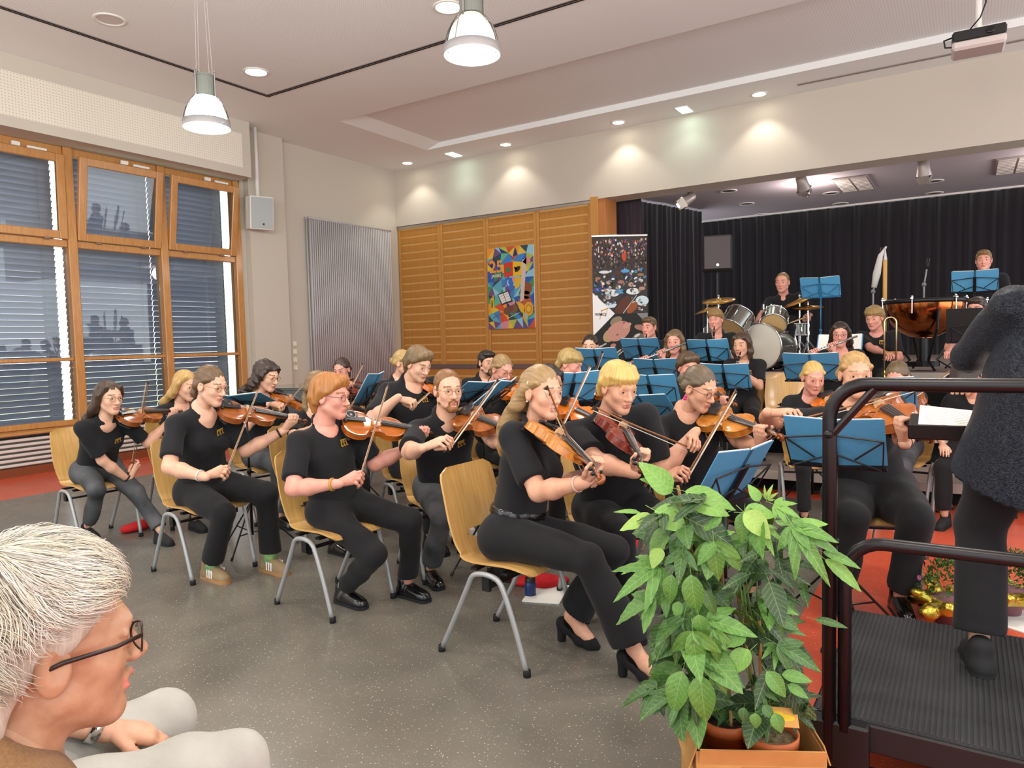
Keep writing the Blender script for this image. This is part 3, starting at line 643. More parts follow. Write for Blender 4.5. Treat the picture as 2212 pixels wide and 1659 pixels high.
# ------------------------------------------------------------------ hands (capsule lists in metres)
def hand_sdf(fingers, palm, thumb, fr=.0085):
    s = SDF()
    for a, b, r in palm: s.cone(a, b, r, r*.92, .012)
    for f in fingers: s.chain([V(*p) for p in f], [fr*1.05, fr, fr*.92, fr*.85][:len(f)], k=.006)
    s.chain([V(*p) for p in thumb], [.012, .0105, .009, .008][:len(thumb)], k=.008)
    return s
HANDS = {}
def hand_mesh(kind, h):
    key = (kind, h)
    if key in HEADS: return HEADS[key]
    if kind == 'neck':        # left hand in the violin's own frame: x to the scroll, y to the G side, z up
        W = (.425, -.040, -.085); K = [(.487, -.030, -.004), (.469, -.036, .002), (.450, -.038, .001), (.434, -.036, -.008)]
        Mi = [(.489, -.024, .036), (.472, -.028, .043), (.452, -.030, .041), (.434, -.028, .032)]; Tp = [(.486, .004, .030), (.470, .002, .030), (.452, -.002, .031), (.436, -.008, .030)]
        F = [[k_, lerp(k_, m_, .55)+V(0, -.006, 0), m_, t_] for k_, m_, t_ in zip(K, Mi, Tp)]
        s = hand_sdf(F, [(W, k_, .0155) for k_ in K], [(.438, -.022, -.058), (.470, .006, -.038), (.486, .024, -.014), (.492, .026, .012)])
    elif kind == 'bow':       # right hand in the bow's own frame: x to the tip, z away from the hair, y to the player
        W = (-.045, .105, .050); K = [(.050, .036, .040), (.030, .034, .047), (.010, .036, .046), (-.008, .040, .040)]
        F = [[K[0], (.066, .010, .042), (.070, -.010, .022), (.066, -.014, -.002)], [K[1], (.044, .002, .048), (.044, -.016, .020), (.040, -.014, -.010)], [K[2], (.022, .004, .047), (.020, -.015, .020), (.018, -.013, -.010)], [K[3], (-.004, .012, .042), (-.006, -.004, .026), (-.006, -.006, .008)]]
        s = hand_sdf(F, [(W, k_, .0165) for k_ in K], [(.0, .060, .012), (.020, .032, -.002), (.034, .006, -.008)])
    elif kind == 'grip':      # closed round a bar along x, radius about 12 mm; wrist towards -y
        W = (0, -.10, .020); K = [(.036, -.020, .030), (.012, -.018, .034), (-.012, -.020, .032), (-.034, -.026, .026)]
        F = [[k_, (k_[0], .012, .030), (k_[0], .022, .004), (k_[0]*.9, .006, -.018)] for k_ in K]
        s = hand_sdf(F, [(W, k_, .0165) for k_ in K], [(.02, -.05, .0), (.034, -.024, -.016), (.020, .002, -.024)])
    else:                     # relaxed: x along the fingers, z back of the hand, y to the thumb
        W = (0, 0, 0); K = [(.088, .030, .006), (.092, .010, .010), (.088, -.010, .008), (.080, -.028, .003)]; Ln = [.072, .080, .074, .058]
        F = [[k_, V(*k_)+V(l*.42, 0, -.008), V(*k_)+V(l*.75, 0, -.026), V(*k_)+V(l*.92, 0, -.046)] for k_, l in zip(K, Ln)]
        s = hand_sdf(F, [(W, k_, .0165) for k_ in K], [(.025, .022, -.004), (.055, .044, -.016), (.082, .052, -.022), (.105, .050, -.028)])
    v, q = s.mesh(h); HEADS[key] = (v, q, np.array(W)); return HEADS[key]
# ------------------------------------------------------------------ hair, in the head's own frame
def hair_mesh(style, h, seed=0, vol=1.0):
    s = SDF(); r = np.random.RandomState(seed); n0 = unit((0, .62, -.785)); hl = ((0, .078, .062), n0)
    ph = r.uniform(0, 6, 6)
    def lumps(amp, fq, axis='v'):
        def fn(x, y, z):
            a = np.arctan2(x, y+.02) if axis == 'v' else np.arctan2(x, z+.03)
            return amp*(np.sin(fq*a+ph[0]+2*np.sin(z*25+ph[1]))+.7*np.sin(fq*2.3*a+ph[2]+1.5*np.sin(z*40+ph[3])))
        return fn
    e = .009*vol
    cap = lambda g, off, cut=(hl,): s.ell((0, -.020-g*.25, .034), (.0715+g, .093+g*.8, .083+g), .01, cut=cut, off=off)
    if style == 'short':
        cap(e, lumps(.0012, 14)); s.ell((0, .035, .088), (.062, .055, .030), .02, off=lumps(.003, 17))
        s.cone((-.073, -.03, .0), (-.06, -.07, -.05), .014, .014, .02).cone((.073, -.03, .0), (.06, -.07, -.05), .014, .014, .02).cone((-.04, -.085, -.04), (.04, -.085, -.04), .025, None, .02)
        for q in (-1, 1): s.cone((q*.070, .022, .05), (q*.074, .012, .0), .010, .006, .012)
    elif style == 'fringe':
        cap(e+.004, lumps(.0016, 16), cut=((V(0, .082, .050), unit((0, .50, -.86))),))
        for k in range(9):
            a = -1.15+2.3*k/8; x = .078*math.sin(a); y = .088*math.cos(a); s.cone((x*.72, y*.5, .098), (x*.98, y-.004, .066), .018, .012, .014).cone((x*.98, y-.004, .066), (x*1.0, y-.002, .032+r.uniform(-.007, .007)), .011, .004, .012)
        for q in (-1, 1): s.cone((q*.078, .0, .055), (q*.079, -.012, .012), .014, .011, .015).cone((q*.074, -.045, .02), (q*.058, -.07, -.055), .020, .014, .02)
        s.cone((-.04, -.088, -.03), (.04, -.088, -.03), .030, None, .02)
    elif style == 'swept':     # fuller male hair, side parting, ears half covered
        cap(e+.008, lumps(.0022, 13)); s.cone((-.040, .052, .098), (.045, .058, .086), .026, .022, .03, off=lumps(.003, 15)); s.cone((.050, .062, .078), (.076, .026, .03), .014, .008, .02).cone((-.050, .058, .082), (-.076, .026, .03), .016, .008, .02)
        for q in (-1, 1): s.cone((q*.078, -.02, .03), (q*.075, -.045, -.035), .020, .016, .02)
        s.cone((-.05, -.088, -.01), (-.045, -.075, -.085), .030, .016, .03).cone((.05, -.088, -.01), (.045, -.075, -.085), .030, .016, .03).cone((0, -.1, 0), (0, -.085, -.085), .032, .018, .03)
    elif style in ('tied', 'bun', 'ponytail', 'braid'):
        cap(e*.7, lumps(.0010, 22, 'h'), cut=((V(0, .083, .060), unit((0, .55, -.83))),))
        for q in (-1, 1): s.cone((q*.068, .030, .045), (q*.068, -.05, .0), .013, .012, .015).cone((q*.06, -.05, -.01), (q*.02, -.095, -.02), .026, .02, .03)
        if style == 'bun': s.ell((0, -.125, .0), (.036, .032, .034), .01, off=lumps(.003, 9))
        if style == 'tied': s.ell((0, -.112, -.03), (.026, .024, .026), .012).chain([V(0, -.115, -.035), V(.005, -.120, -.08), V(.0, -.105, -.12)], [.018, .020, .008], k=.015)
        if style == 'ponytail': s.chain([V(0, -.112, .0), V(.005, -.140, -.04), V(.015, -.125, -.12), V(.02, -.115, -.20)], [.018, .024, .024, .008], k=.02, off=lumps(.002, 12))
        if style == 'braid': s.chain([V(0, -.11, -.03), V(.02, -.10, -.09), V(.055, -.06, -.15), V(.06, -.02, -.22)], [.024, .02, .02, .014], k=.02, off=wrinkle(seed, .004, 60))
    elif style == 'halfup':    # swept back from the forehead, ears free, long waves down the back
        wv = wrinkle(seed+2, .006, 42); cap(e*.8, lumps(.0014, 20, 'h'), cut=((V(0, .083, .062), unit((0, .55, -.83))),))
        for q in (-1, 1):
            s.cone((q*.066, .028, .048), (q*.070, -.045, .008), .013, .016, .015); s.chain([V(q*.062, -.045, .01), V(q*.072, -.095, -.08), V(q*.070, -.165, -.18), V(q*.055, -.205, -.30), V(q*.035, -.205, -.39)], [.026, .034, .036, .032, .010], k=.03, off=wv)
        s.chain([V(0, -.095, .02), V(0, -.130, -.08), V(0, -.190, -.2), V(0, -.215, -.38)], [.045, .050, .044, .012], k=.04, off=wv, w=(0, 1, 0), ks=1.2)
    elif style in ('long', 'wavy', 'curly', 'bob'):
        big = {'long': 0, 'wavy': .003, 'curly': .010, 'bob': .002}[style]; am = {'long': .0016, 'wavy': .003, 'curly': .006, 'bob': .002}[style]
        off = lumps(am, 11 if style != 'curly' else 15) if style != 'curly' else wrinkle(seed+5, .0065, 75)
        cap(e+big, off, cut=((V(0, .080, .066), unit((0, .55, -.83))),))
        end = {'long': -.34, 'wavy': -.36, 'curly': -.20, 'bob': -.15}[style]
        for q in (-1, 1):
            s.chain([V(q*.058, .045, .080), V(q*.082, .012, .02), V(q*.080, -.020, -.06)], [.016, .017+big, .020], k=.02, off=off)
            s.chain([V(q*.066, -.03, .02), V(q*.078, -.065, -.09), V(q*.078, -.135, -.17), V(q*.06, -.20, end)] if style != 'bob' else [V(q*.070, -.02, .02), V(q*.082, -.01, -.08), V(q*.074, .0, end)], ([.03, .032+big, .032, .012] if style != 'bob' else [.028, .028, .014]), k=.03, off=off)
        s.chain([V(0, -.09, .0), V(0, -.110, -.10), V(0, -.175 if end < -.2 else -.13, -.2 if end < -.2 else end), V(0, -.225 if end < -.2 else -.12, end)], [.045, .045+big, .04, .015], k=.04, off=off, w=(0, 1, 0), ks=1.3)
    elif style == 'receding':
        cap(e*.6, lumps(.001, 16), cut=((V(0, .055, .080), unit((0, .70, -.71))),)); s.cone((-.045, -.080, -.02), (.045, -.080, -.02), .028, None, .02)
        for q in (-1, 1): s.cone((q*.068, .02, .05), (q*.073, .008, .0), .010, .006, .012)
    v, q = s.mesh(h); return v, q
def beard_mesh(h):
    s = SDF(); off = wrinkle(3, .0015, 130)
    for q in (-1, 1): s.cone((q*.066, .008, -.02), (q*.049, .010, -.062), .008, .014, .01, off=off).cone((q*.047, .012, -.068), (q*.014, .070, -.104), .018, .018, .015, off=off).cone((q*.003, .094, -.050), (q*.026, .080, -.062), .0055, .006, .006, off=off).cone((q*.026, .080, -.062), (q*.024, .074, -.090), .006, .009, .008, off=off)
    s.ell((0, .072, -.104), (.024, .019, .021), .015, off=off)
    return s.mesh(h)
# ------------------------------------------------------------------ chair (faces +x, origin on the floor)
def cr_spline(pts, n):
    P = [np.asarray(p, float) for p in pts]; P = [2*P[0]-P[1]]+P+[2*P[-1]-P[-2]]; out = []
    for i in range(1, len(P)-2):
        for k in range(n):
            t = k/n; a, b, c, d = P[i-1:i+3]; out.append(.5*((2*b)+(-a+c)*t+(2*a-5*b+4*c-d)*t*t+(-a+3*b-3*c+d)*t**3))
    out.append(P[-2]); return np.array(out)
def chair_parts():
    pr = cr_spline([(.225, .418), (.205, .440), (.12, .452), (0, .446), (-.10, .440), (-.155, .452), (-.192, .50), (-.212, .57), (-.245, .70), (-.285, .855)], 6)
    nv, nu = len(pr), 20; cum = np.concatenate([[0], np.cumsum(np.linalg.norm(np.diff(pr, axis=0), axis=1))]); Lt = cum[-1]
    top = []; keep = {}
    for j in range(nv):
        s_ = cum[j]/Lt; hw = .205-.02*math.exp(-((s_-.48)/.14)**2)-.012*max(0, s_-.7)/.3
        e = min(cum[j], Lt-cum[j]); rc = .055
        if e < rc: hw -= rc-math.sqrt(max(0, rc*rc-(rc-e)**2))
        tx, tz = pr[min(j+1, nv-1)]-pr[max(j-1, 0)]; L_ = math.hypot(tx, tz); nx, nz = tz/L_, -tx/L_    # towards the sitter / up
        if nz < 0 and s_ < .4: nx, nz = -nx, -nz
        for i in range(nu+1):
            u = -1+2*i/nu; cup = .018*u*u*(1 if s_ > .5 else .45)
            top.append((pr[j][0]+nx*cup, u*hw, pr[j][1]+nz*cup, nx, nz, s_))
    top = np.array(top); f = []; hole = lambda y, s_: (y/.072)**2+((s_-.60)/.030)**2 < 1
    for j in range(nv-1):
        for i in range(nu):
            a = j*(nu+1)+i; q = (a, a+1, a+nu+2, a+nu+1); c = top[list(q)].mean(0)
            if not hole(c[1], c[5]): f.append(q)
    v = top[:, :3]; th = .0055; nn = np.stack([top[:, 3], 0*top[:, 3], top[:, 4]], 1); v1 = v+nn*th; v2 = v-nn*th; n = len(v)
    cnt = {}
    for q in f:
        for a, b in zip(q, q[1:]+q[:1]): cnt[(a, b)] = 1
    F = [tuple(q[::-1]) for q in f]+[tuple(n+i for i in q) for q in f]+[(a, b, n+b, n+a) for (a, b) in cnt if (b, a) not in cnt]
    sh = MB(); sh.add(np.concatenate([v1, v2]), F); shm = sh.mesh('shell', M_BEECH, True); shm.set_sharp_from_angle(angle=.9)
    lg = MB(); pts = cr_spline([(-.262, 0, .012), (-.16, 0, .20), (-.085, 0, .345), (-.055, 0, .398), (-.01, 0, .415), (.045, 0, .415), (.09, 0, .398), (.12, 0, .345), (.17, 0, .20), (.222, 0, .012)], 4)
    lg.tube(pts, .0125, 10); lgm = lg.mesh('leg_frame', M_STEEL, True)
    ft = MB(); ft.lathe([(0, 0), (.017, 0), (.017, .028), (.013, .032)], 10); ftm = ft.mesh('foot_cap', M_RUB, True)
    br = MB(); br.box((.10, 0, .424), (.035, .40, .012)); br.box((-.07, 0, .421), (.035, .40, .012)); br.box((.015, .10, .421), (.20, .03, .02)); br.box((.015, -.10, .421), (.20, .03, .02)); br.box((.015, 0, .355), (.03, .43, .012)); br.box((.015, -.215, .37), (.04, .02, .06)); br.box((.015, .215, .37), (.04, .02, .06))
    brm = br.mesh('seat_bracket', M_BLACKM)
    return shm, lgm, ftm, brm
CHM = chair_parts()
def chair(x, y, z, ang, label, group='beech plywood chairs', s=1.0):
    M0 = T((x, y, z)) @ RZ(ang); o = thing('plywood_chair', label, 'chair', M0, group)
    link('shell', CHM[0], o, M0)
    for q in (-1, 1):
        link('leg_frame', CHM[1], o, M0 @ T((0, q*.215, 0)) @ Matrix.Rotation(-q*.03, 4, 'X'))
        for px in (-.262, .222): link('foot_cap', CHM[2], o, M0 @ T((px, q*.215, 0)))
    link('seat_bracket', CHM[3], o, M0)
    return o
# ------------------------------------------------------------------ music stand and blue folder (desk faces +x, i.e. the player sits at +x)
M_BLUE = mat('blue card folder', '#5298c2', .55, var=(30, .06, (1, 1, 1))); M_BLUED = mat('darker blue card folder', '#4480a6', .55); M_PAPER = mat('white paper', '#eeece4', .7)
def music_stand(x, y, z, ang, hgt, label, tilt=30, width=.44, folder=True, flabel=None, fcol=None, mt=None, legs=True, hd=.235, dark=False):
    mt = mt or M_BLACKM; M0 = T((x, y, z)) @ RZ(ang); o = thing('music_stand', label, 'music stand', M0, 'folding music stands')
    m = MB(); m.cyl((0, 0, .10), (0, 0, hgt*.55), .011, 8); m.cyl((0, 0, hgt*.5), (0, 0, hgt), .008, 8); m.cyl((0, 0, hgt*.53), (0, 0, hgt*.57), .016, 10); m.build('post', mt, o, M0, True)
    for k in range(3):
        a = k*2*PI/3+PI/3; c, s_ = math.cos(a), math.sin(a); m = MB(); m.tube([(0, 0, .34), (.30*c, .30*s_, .02)], .006, 6, up=(0, 0, 1)); m.tube([(0, 0, .12), (.19*c, .19*s_, .14)], .005, 6); m.tube([(.30*c, .30*s_, .022), (.315*c, .315*s_, .008)], .010, 8); m.build('leg', mt, o, M0)
    Md = M0 @ T((0, 0, hgt)) @ Matrix.Rotation(math.radians(-tilt), 4, 'Y'); W2 = width/2
    m = MB(); r = .0045
    m.box((-.004, 0, hd*.40), (.012, .030, hd*.85), bev=.003); m.box((.035, 0, 0), (.055, width*.96, .006)); m.box((0, 0, .004), (.010, width, .012))
    for q in (-1, 1):
        m.tube([(-.006, 0, hd*.36), (-.006, q*W2*.92, .0)], r, 5); m.tube([(-.006, 0, hd*.80), (-.006, q*W2*.98, hd*.70)], r, 5); m.tube([(-.006, q*W2*.40, hd*.24), (-.006, q*W2*.98, hd*.70)], r, 5)
        m.tube([(-.006, q*W2*.98, hd*.70), (-.006, q*W2*.92, 0)], r*.8, 5)
    m.build('desk', mt, o, Md); m = MB(); m.ball((0, 0, .0), .016, 10, 6); m.build('hinge_knob', mt, o, Md)
    if folder:
        fc = fcol or M_BLUE; ph = hd+.015; f = thing('music_folder', flabel or label, 'folder', Md @ T((.012, 0, .006)), 'blue music folders')
        for q in (-1, 1):
            Mf = Md @ T((.014, 0, .006)) @ RZ(-q*.10); m = MB(); m.box((0, q*.113, ph/2), (.003, .215, ph)); m.build('cover', fc, f, Mf)
            m = MB(); m.box((.005, q*.110, ph/2+.003), (.005, .200, ph-.002)); m.build('pages', M_PAPER, f, Mf)
        m = MB(); m.box((.012, 0, ph/2+.006), (.004, .02, ph)); m.build('spine', mat('folder spine', '#24506c', .6), f, Md)
    return o
# ------------------------------------------------------------------ violin (x to the scroll, z up, origin at the end button)
def violin_outline(n=14):
    key = [(0, .0), (.003, .035), (.018, .072), (.045, .094), (.078, .103), (.108, .098), (.125, .090), (.128, .082), (.145, .066), (.172, .056), (.198, .056), (.220, .064), (.232, .074), (.236, .080), (.252, .083), (.280, .0835), (.310, .074), (.334, .054), (.349, .030), (.354, .010), (.355, 0)]
    return cr_spline(key, 3)
def violin_parts(body, neckc):
    ol = violin_outline(); loop = np.concatenate([ol, (ol*[1, -1])[::-1][1:-1]]); n = len(loop)
    out = {}
    def plate(z0, sgn, arch, edge=.0035):
        rings = [(1.02, 0), (1.025, .0018), (1.02, .0036), (.955, .003), (.90, .005), (.78, .010), (.60, .0145), (.40, .0165), (.20, .017)]; v = []; f = []; c = V(.172, 0)
        for (k, zz) in rings:
            for p in loop:
                q = c+(p-c)*k if k > .97 else V(c[0]+(p[0]-c[0])*k, p[1]*k); v.append((q[0], q[1], z0+sgn*zz*arch/.017 if zz > .004 else z0+sgn*zz))
        for j in range(len(rings)-1):
            for i in range(n):
                a = (i+1) % n; q = (j*n+i, j*n+a, (j+1)*n+a, (j+1)*n+i); f.append(q if sgn < 0 else q[::-1])
        f.append([(len(rings)-1)*n+i for i in range(n)] if sgn < 0 else [(len(rings)-1)*n+i for i in range(n)][::-1]); f.append(list(range(n))[::-1] if sgn < 0 else list(range(n)))
        return v, f
    m = MB(); m.add(*plate(.0, 1, .016)); m.add(*plate(-.031, -1, .014)); 
    rb = [(p[0], p[1], 0.001) for p in loop]+[(p[0], p[1], -.032) for p in loop]; m.add(rb, [(i, (i+1) % n, n+(i+1) % n, n+i) for i in range(n)])
    out['body'] = m.mesh('body', body, True); out['body'].set_sharp_from_angle(angle=.75)
    m = MB()
    for q in (-1, 1):        # sound holes: a thin dark S lying in the belly
        pts = cr_spline([(.205, q*.020, .0160), (.212, q*.026, .0150), (.207, q*.031, .0140), (.190, q*.034, .0130), (.172, q*.039, .0118), (.160, q*.045, .0100), (.152, q*.047, .0090), (.146, q*.041, .0100)], 3)
        m.tube(pts, [.0022]*len(pts), 6, flat=.5, up=(0, 0, 1)); m.ball((.203, q*.0235, .0146), .0036, 8, 5); m.ball((.150, q*.041, .0100), .0042, 8, 5)
    out['sound_holes'] = m.mesh('sound_hole', M_DARK, True)
    m = MB(); m.tube([(.335, 0, -.012), (.40, 0, .0), (.478, 0, .003)], [.016, .0115, .0105], 10, flat=.8, up=(0, 0, 1))
    m.tube([(.478, 0, .003), (.515, 0, -.004), (.555, 0, -.016)], [.0115, .011, .008], 8, up=(0, 0, 1), flat=.9)
    sp = [(.560+.019*(1-t)*math.cos(-1.6+t*9.2), 0, -.014+.019*(1-t)*math.sin(-1.6+t*9.2)) for t in np.linspace(0, .8, 16)]
    m.tube(sp, [.0085*(1-.35*t) for t in np.linspace(0, 1, 16)], 8, up=(0, 1, 0), flat=1.25); m.cyl((.560, -.019, -.014), (.560, .019, -.014), .006, 8)
    out['neck'] = m.mesh('neck', neckc, True)
    m = MB(); fb = []; 
    for x, wd, z in ((.215, .021, .0315), (.485, .0118, .0125)):
        for a in np.linspace(-1, 1, 7): fb.append((x, a*wd, z-.0035*a*a))
        fb += [(x, wd, z-.009), (x, -wd, z-.009)]
    F = [(i, (i+1) % 9, 9+(i+1) % 9, 9+i) for i in range(9)]+[list(range(9))[::-1], [9+i for i in range(9)]]; m.add(fb, F); out['fingerboard'] = m.mesh('fingerboard', mat('ebony', '#242224', .32), False)
    m = MB(); m.add([(.012, -.008, .016), (.012, .008, .016), (.118, -.019, .030), (.118, .019, .030), (.012, -.008, .024), (.012, .008, .024), (.118, -.019, .037), (.118, .019, .037)], [(0, 1, 3, 2), (4, 6, 7, 5), (0, 4, 5, 1), (2, 3, 7, 6), (0, 2, 6, 4), (1, 5, 7, 3)]); m.cyl((-.006, 0, -.012), (.004, 0, -.012), .005, 8); out['tailpiece'] = m.mesh('tailpiece', mat('ebony', '#242224'))
    m = MB(); bz = []
    for s_ in (-.0022, .0022):
        for (y, z) in ((-.020, .015), (-.0215, .030), (-.012, .046), (0, .049), (.012, .046), (.0215, .030), (.020, .015), (.010, .022), (-.010, .022)): bz.append((.162+s_, y, z))
    m.add(bz, [list(range(9)), [9+i for i in range(9)][::-1]]+[(i, 9+i, 9+(i+1) % 9, (i+1) % 9) for i in range(9)]); out['bridge'] = m.mesh('bridge', mat('maple bridge', '#d7b184', .5))
    m = MB()
    for k in range(4):
        y0, y1 = (-.016+.0107*k), (-.008+.0053*k); m.tube([(.116, y0*.6, .036), (.162, y0, .0495-.003*abs(k-1.5)), (.484, y1, .0165), (.53, y1*.5, .002)], .0006, 4)
    out['string'] = m.mesh('string', M_ALU)
    m = MB()
    for k, q in enumerate((1, -1, 1, -1)):
        x = .498+.014*k; z = -.001-.0045*k; m.tube([(x, -q*.012, z), (x, q*.020, z)], [.003, .004], 6); m.tube([(x, q*.020, z), (x, q*.026, z), (x, q*.038, z)], [.004, .008, .009], 8, flat=.45, up=(1, 0, 0))
    out['peg'] = m.mesh('peg', mat('ebony', '#242224'), True)
    m = MB(); s_ = SDF(); s_.ell((.045, .040, .020), (.036, .048, .011), .006).ell((.045, .045, .036), (.028, .034, .014), .008, op='sub').cone((.010, -.012, .014), (.010, .05, .016), .010, None, .01); v_, q_ = s_.mesh(.004)
    out['chin_rest'] = mesh_np('chin_rest', v_, q_, mat('ebony', '#242224'))
    m = MB(); s_ = SDF(); s_.chain([V(.035, -.085, -.050), V(.020, -.03, -.060), V(.022, .03, -.058), V(.040, .085, -.048)], [.013]*4, k=.01, w=(0, 0, 1), ks=1.8); v_, q_ = s_.mesh(.005)
    out['shoulder_rest'] = mesh_np('shoulder_rest', v_, q_, mat('rest foam', '#1b1a1b', .8))
    return out
def varnish(name, a, b): return mat(name, a, .24, var=(9, .2, (1, 3, 1), b), coat=.6)
VIO = {}
for k_, (a_, b_, c_) in {'amber': ('#b5651d', '#94490f', '#7a3d16'), 'orange': ('#d9791c', '#c25a10', '#8a4518'), 'brown': ('#a05a22', '#7b3c12', '#5c2c10'), 'red': ('#7b2f22', '#5e1d17', '#4d1a14'), 'honey': ('#c98432', '#a8631c', '#8a4b1d')}.items():
    VIO[k_] = (varnish(k_+' violin varnish', a_, b_), varnish(k_+' neck varnish', c_, c_)); VIO[k_] = violin_parts(*VIO[k_])
def violin(M0, tone, label, s=1.0):
    Mv = M0 @ Matrix.Scale(s, 4) if s != 1 else M0
    o = thing('violin' if s < 1.05 else 'viola', label, 'violin' if s < 1.05 else 'viola', Mv, 'violins and violas')
    for k, me in VIO[tone].items(): link(k, me, o, Mv)
    return o
m = MB(); m.tube(cr_spline([(-.012, 0, 0), (.2, 0, -.002), (.45, 0, -.006), (.66, 0, -.001), (.695, 0, .0)], 5), [.0042]*20+[.0034], 6); BOW_ST = m.mesh('stick', mat('pernambuco', '#8a5a34', .35), True)
m = MB(); m.add([(.69, -.004, -.002), (.69, .004, -.002), (.715, -.003, -.020), (.715, .003, -.020), (.715, -.003, .004), (.715, .003, .004)], [(0, 1, 3, 2), (0, 4, 5, 1), (0, 2, 4), (1, 5, 3), (2, 3, 5, 4)]); BOW_TIP = m.mesh('tip', mat('bow tip', '#3a2a22', .4))
m = MB(); m.box((.025, 0, -.012), (.045, .012, .020), bev=.002); m.cyl((-.024, 0, 0), (-.012, 0, 0), .0048, 8); BOW_FR = m.mesh('frog', mat('ebony', '#242224'))
m = MB(); m.box((.372, 0, -.0185), (.66, .010, .0014)); BOW_HA = m.mesh('hair', mat('white horsehair', '#d9d2c2', .6))
def bow(M0, label):
    o = thing('violin_bow', label, 'violin bow', M0, 'violin bows')
    for n_, me in (('stick', BOW_ST), ('tip', BOW_TIP), ('frog', BOW_FR), ('horsehair', BOW_HA)): link(n_, me, o, M0)
    return o
# ------------------------------------------------------------------ people
UP = V(0, 0, 1)
SKIN = {'a': mat('skin a', '#d9a78b', .5, sss=.06, var=(25, .08, (1, 1, 1), '#d09a7e')), 'b': mat('skin b', '#e0b196', .5, sss=.06, var=(25, .08, (1, 1, 1), '#d9a58a')), 'c': mat('skin c', '#cc9773', .5, sss=.06, var=(25, .08, (1, 1, 1), '#c48c68')), 'p': mat('skin pink', '#dd9f8c', .5, sss=.06, var=(25, .08, (1, 1, 1), '#d49280')), 'o': mat('aged skin', '#b68d6f', .5, sss=.06, var=(40, .14, (1, 1, 1), '#a67a5c'), bump=(60, .12, (1, 1, 1)))}
M_LIP = mat('lips', '#c07c6c', .45); M_EYEW = mat('eye white', '#b7a79c', .3); M_IRIS = mat('iris', '#2a211d', .2)
M_POLO = mat('black cotton polo', '#121317', .92, sheen=.05, bump=(220, .12, (1, 1, 1)))
M_TROU = mat('black trousers', '#101013', .9, sheen=.05, bump=(60, .1, (1, 1, 1))); M_JEAN = mat('washed black jeans', '#56585b', .9, var=(6, .3, (1, 1, 1), '#2f3134'), bump=(150, .15, (1, 1, 1)))
M_GOLD = mat('gold embroidery', '#c79a3c', .45, .3); M_LEATH = mat('black shoe leather', '#0e0e10', .22, coat=.4); M_SUED = mat('black suede', '#100f11', .9)
def hairmat(col, col2, axis='v'):
    name = 'hair %s %s' % (col, axis)
    if name in MATS: return MATS[name]
    m = mat(name, col, .40, spec=.6); nt = m.node_tree; N = nt.nodes; L = nt.links; b = N['Principled BSDF']
    tc = N.new('ShaderNodeTexCoord'); sp = N.new('ShaderNodeSeparateXYZ'); L.new(tc.outputs['Object'], sp.inputs[0])
    sh = N.new('ShaderNodeMath'); sh.inputs[1].default_value = .03; L.new(sp.outputs[1 if axis == 'v' else 2], sh.inputs[0])
    at2 = N.new('ShaderNodeMath'); at2.operation = 'ARCTAN2'; L.new(sp.outputs[0], at2.inputs[0]); L.new(sh.outputs[0], at2.inputs[1])
    ml = N.new('ShaderNodeMath'); ml.operation = 'MULTIPLY'; ml.inputs[1].default_value = 11.0; L.new(at2.outputs[0], ml.inputs[0])
    m2 = N.new('ShaderNodeMath'); m2.operation = 'MULTIPLY'; m2.inputs[1].default_value = 9.0; L.new(sp.outputs[2 if axis == 'v' else 1], m2.inputs[0])
    cb = N.new('ShaderNodeCombineXYZ'); L.new(ml.outputs[0], cb.inputs[0]); L.new(m2.outputs[0], cb.inputs[1])
    nz = N.new('ShaderNodeTexNoise'); nz.inputs['Scale'].default_value = 1.0; nz.inputs['Detail'].default_value = 5; nz.inputs['Roughness'].default_value = .65; L.new(cb.outputs[0], nz.inputs['Vector'])
    rp = N.new('ShaderNodeValToRGB'); rp.color_ramp.elements[0].position = .32; rp.color_ramp.elements[1].position = .66; rp.color_ramp.elements[0].color = hexc(col2); rp.color_ramp.elements[1].color = hexc(col)
    L.new(nz.outputs['Fac'], rp.inputs[0]); L.new(rp.outputs[0], b.inputs['Base Color'])
    bp = N.new('ShaderNodeBump'); bp.inputs['Strength'].default_value = .55; bp.inputs['Distance'].default_value = .006; L.new(nz.outputs['Fac'], bp.inputs['Height']); L.new(bp.outputs[0], b.inputs['Normal'])
    return m
def ik(a, c, l1, l2, pole):
    a = np.asarray(a, float); c = np.asarray(c, float); d = c-a; L_ = np.linalg.norm(d); u = d/L_
    if L_ > (l1+l2)*.985: k_ = L_/((l1+l2)*.985); l1 *= k_; l2 *= k_
    x = (l1*l1-l2*l2+L_*L_)/(2*L_); y = math.sqrt(max(0, l1*l1-x*x)); p = pole-u*(pole@u); p = unit(p); return a+u*x+p*y
SHOES = {}
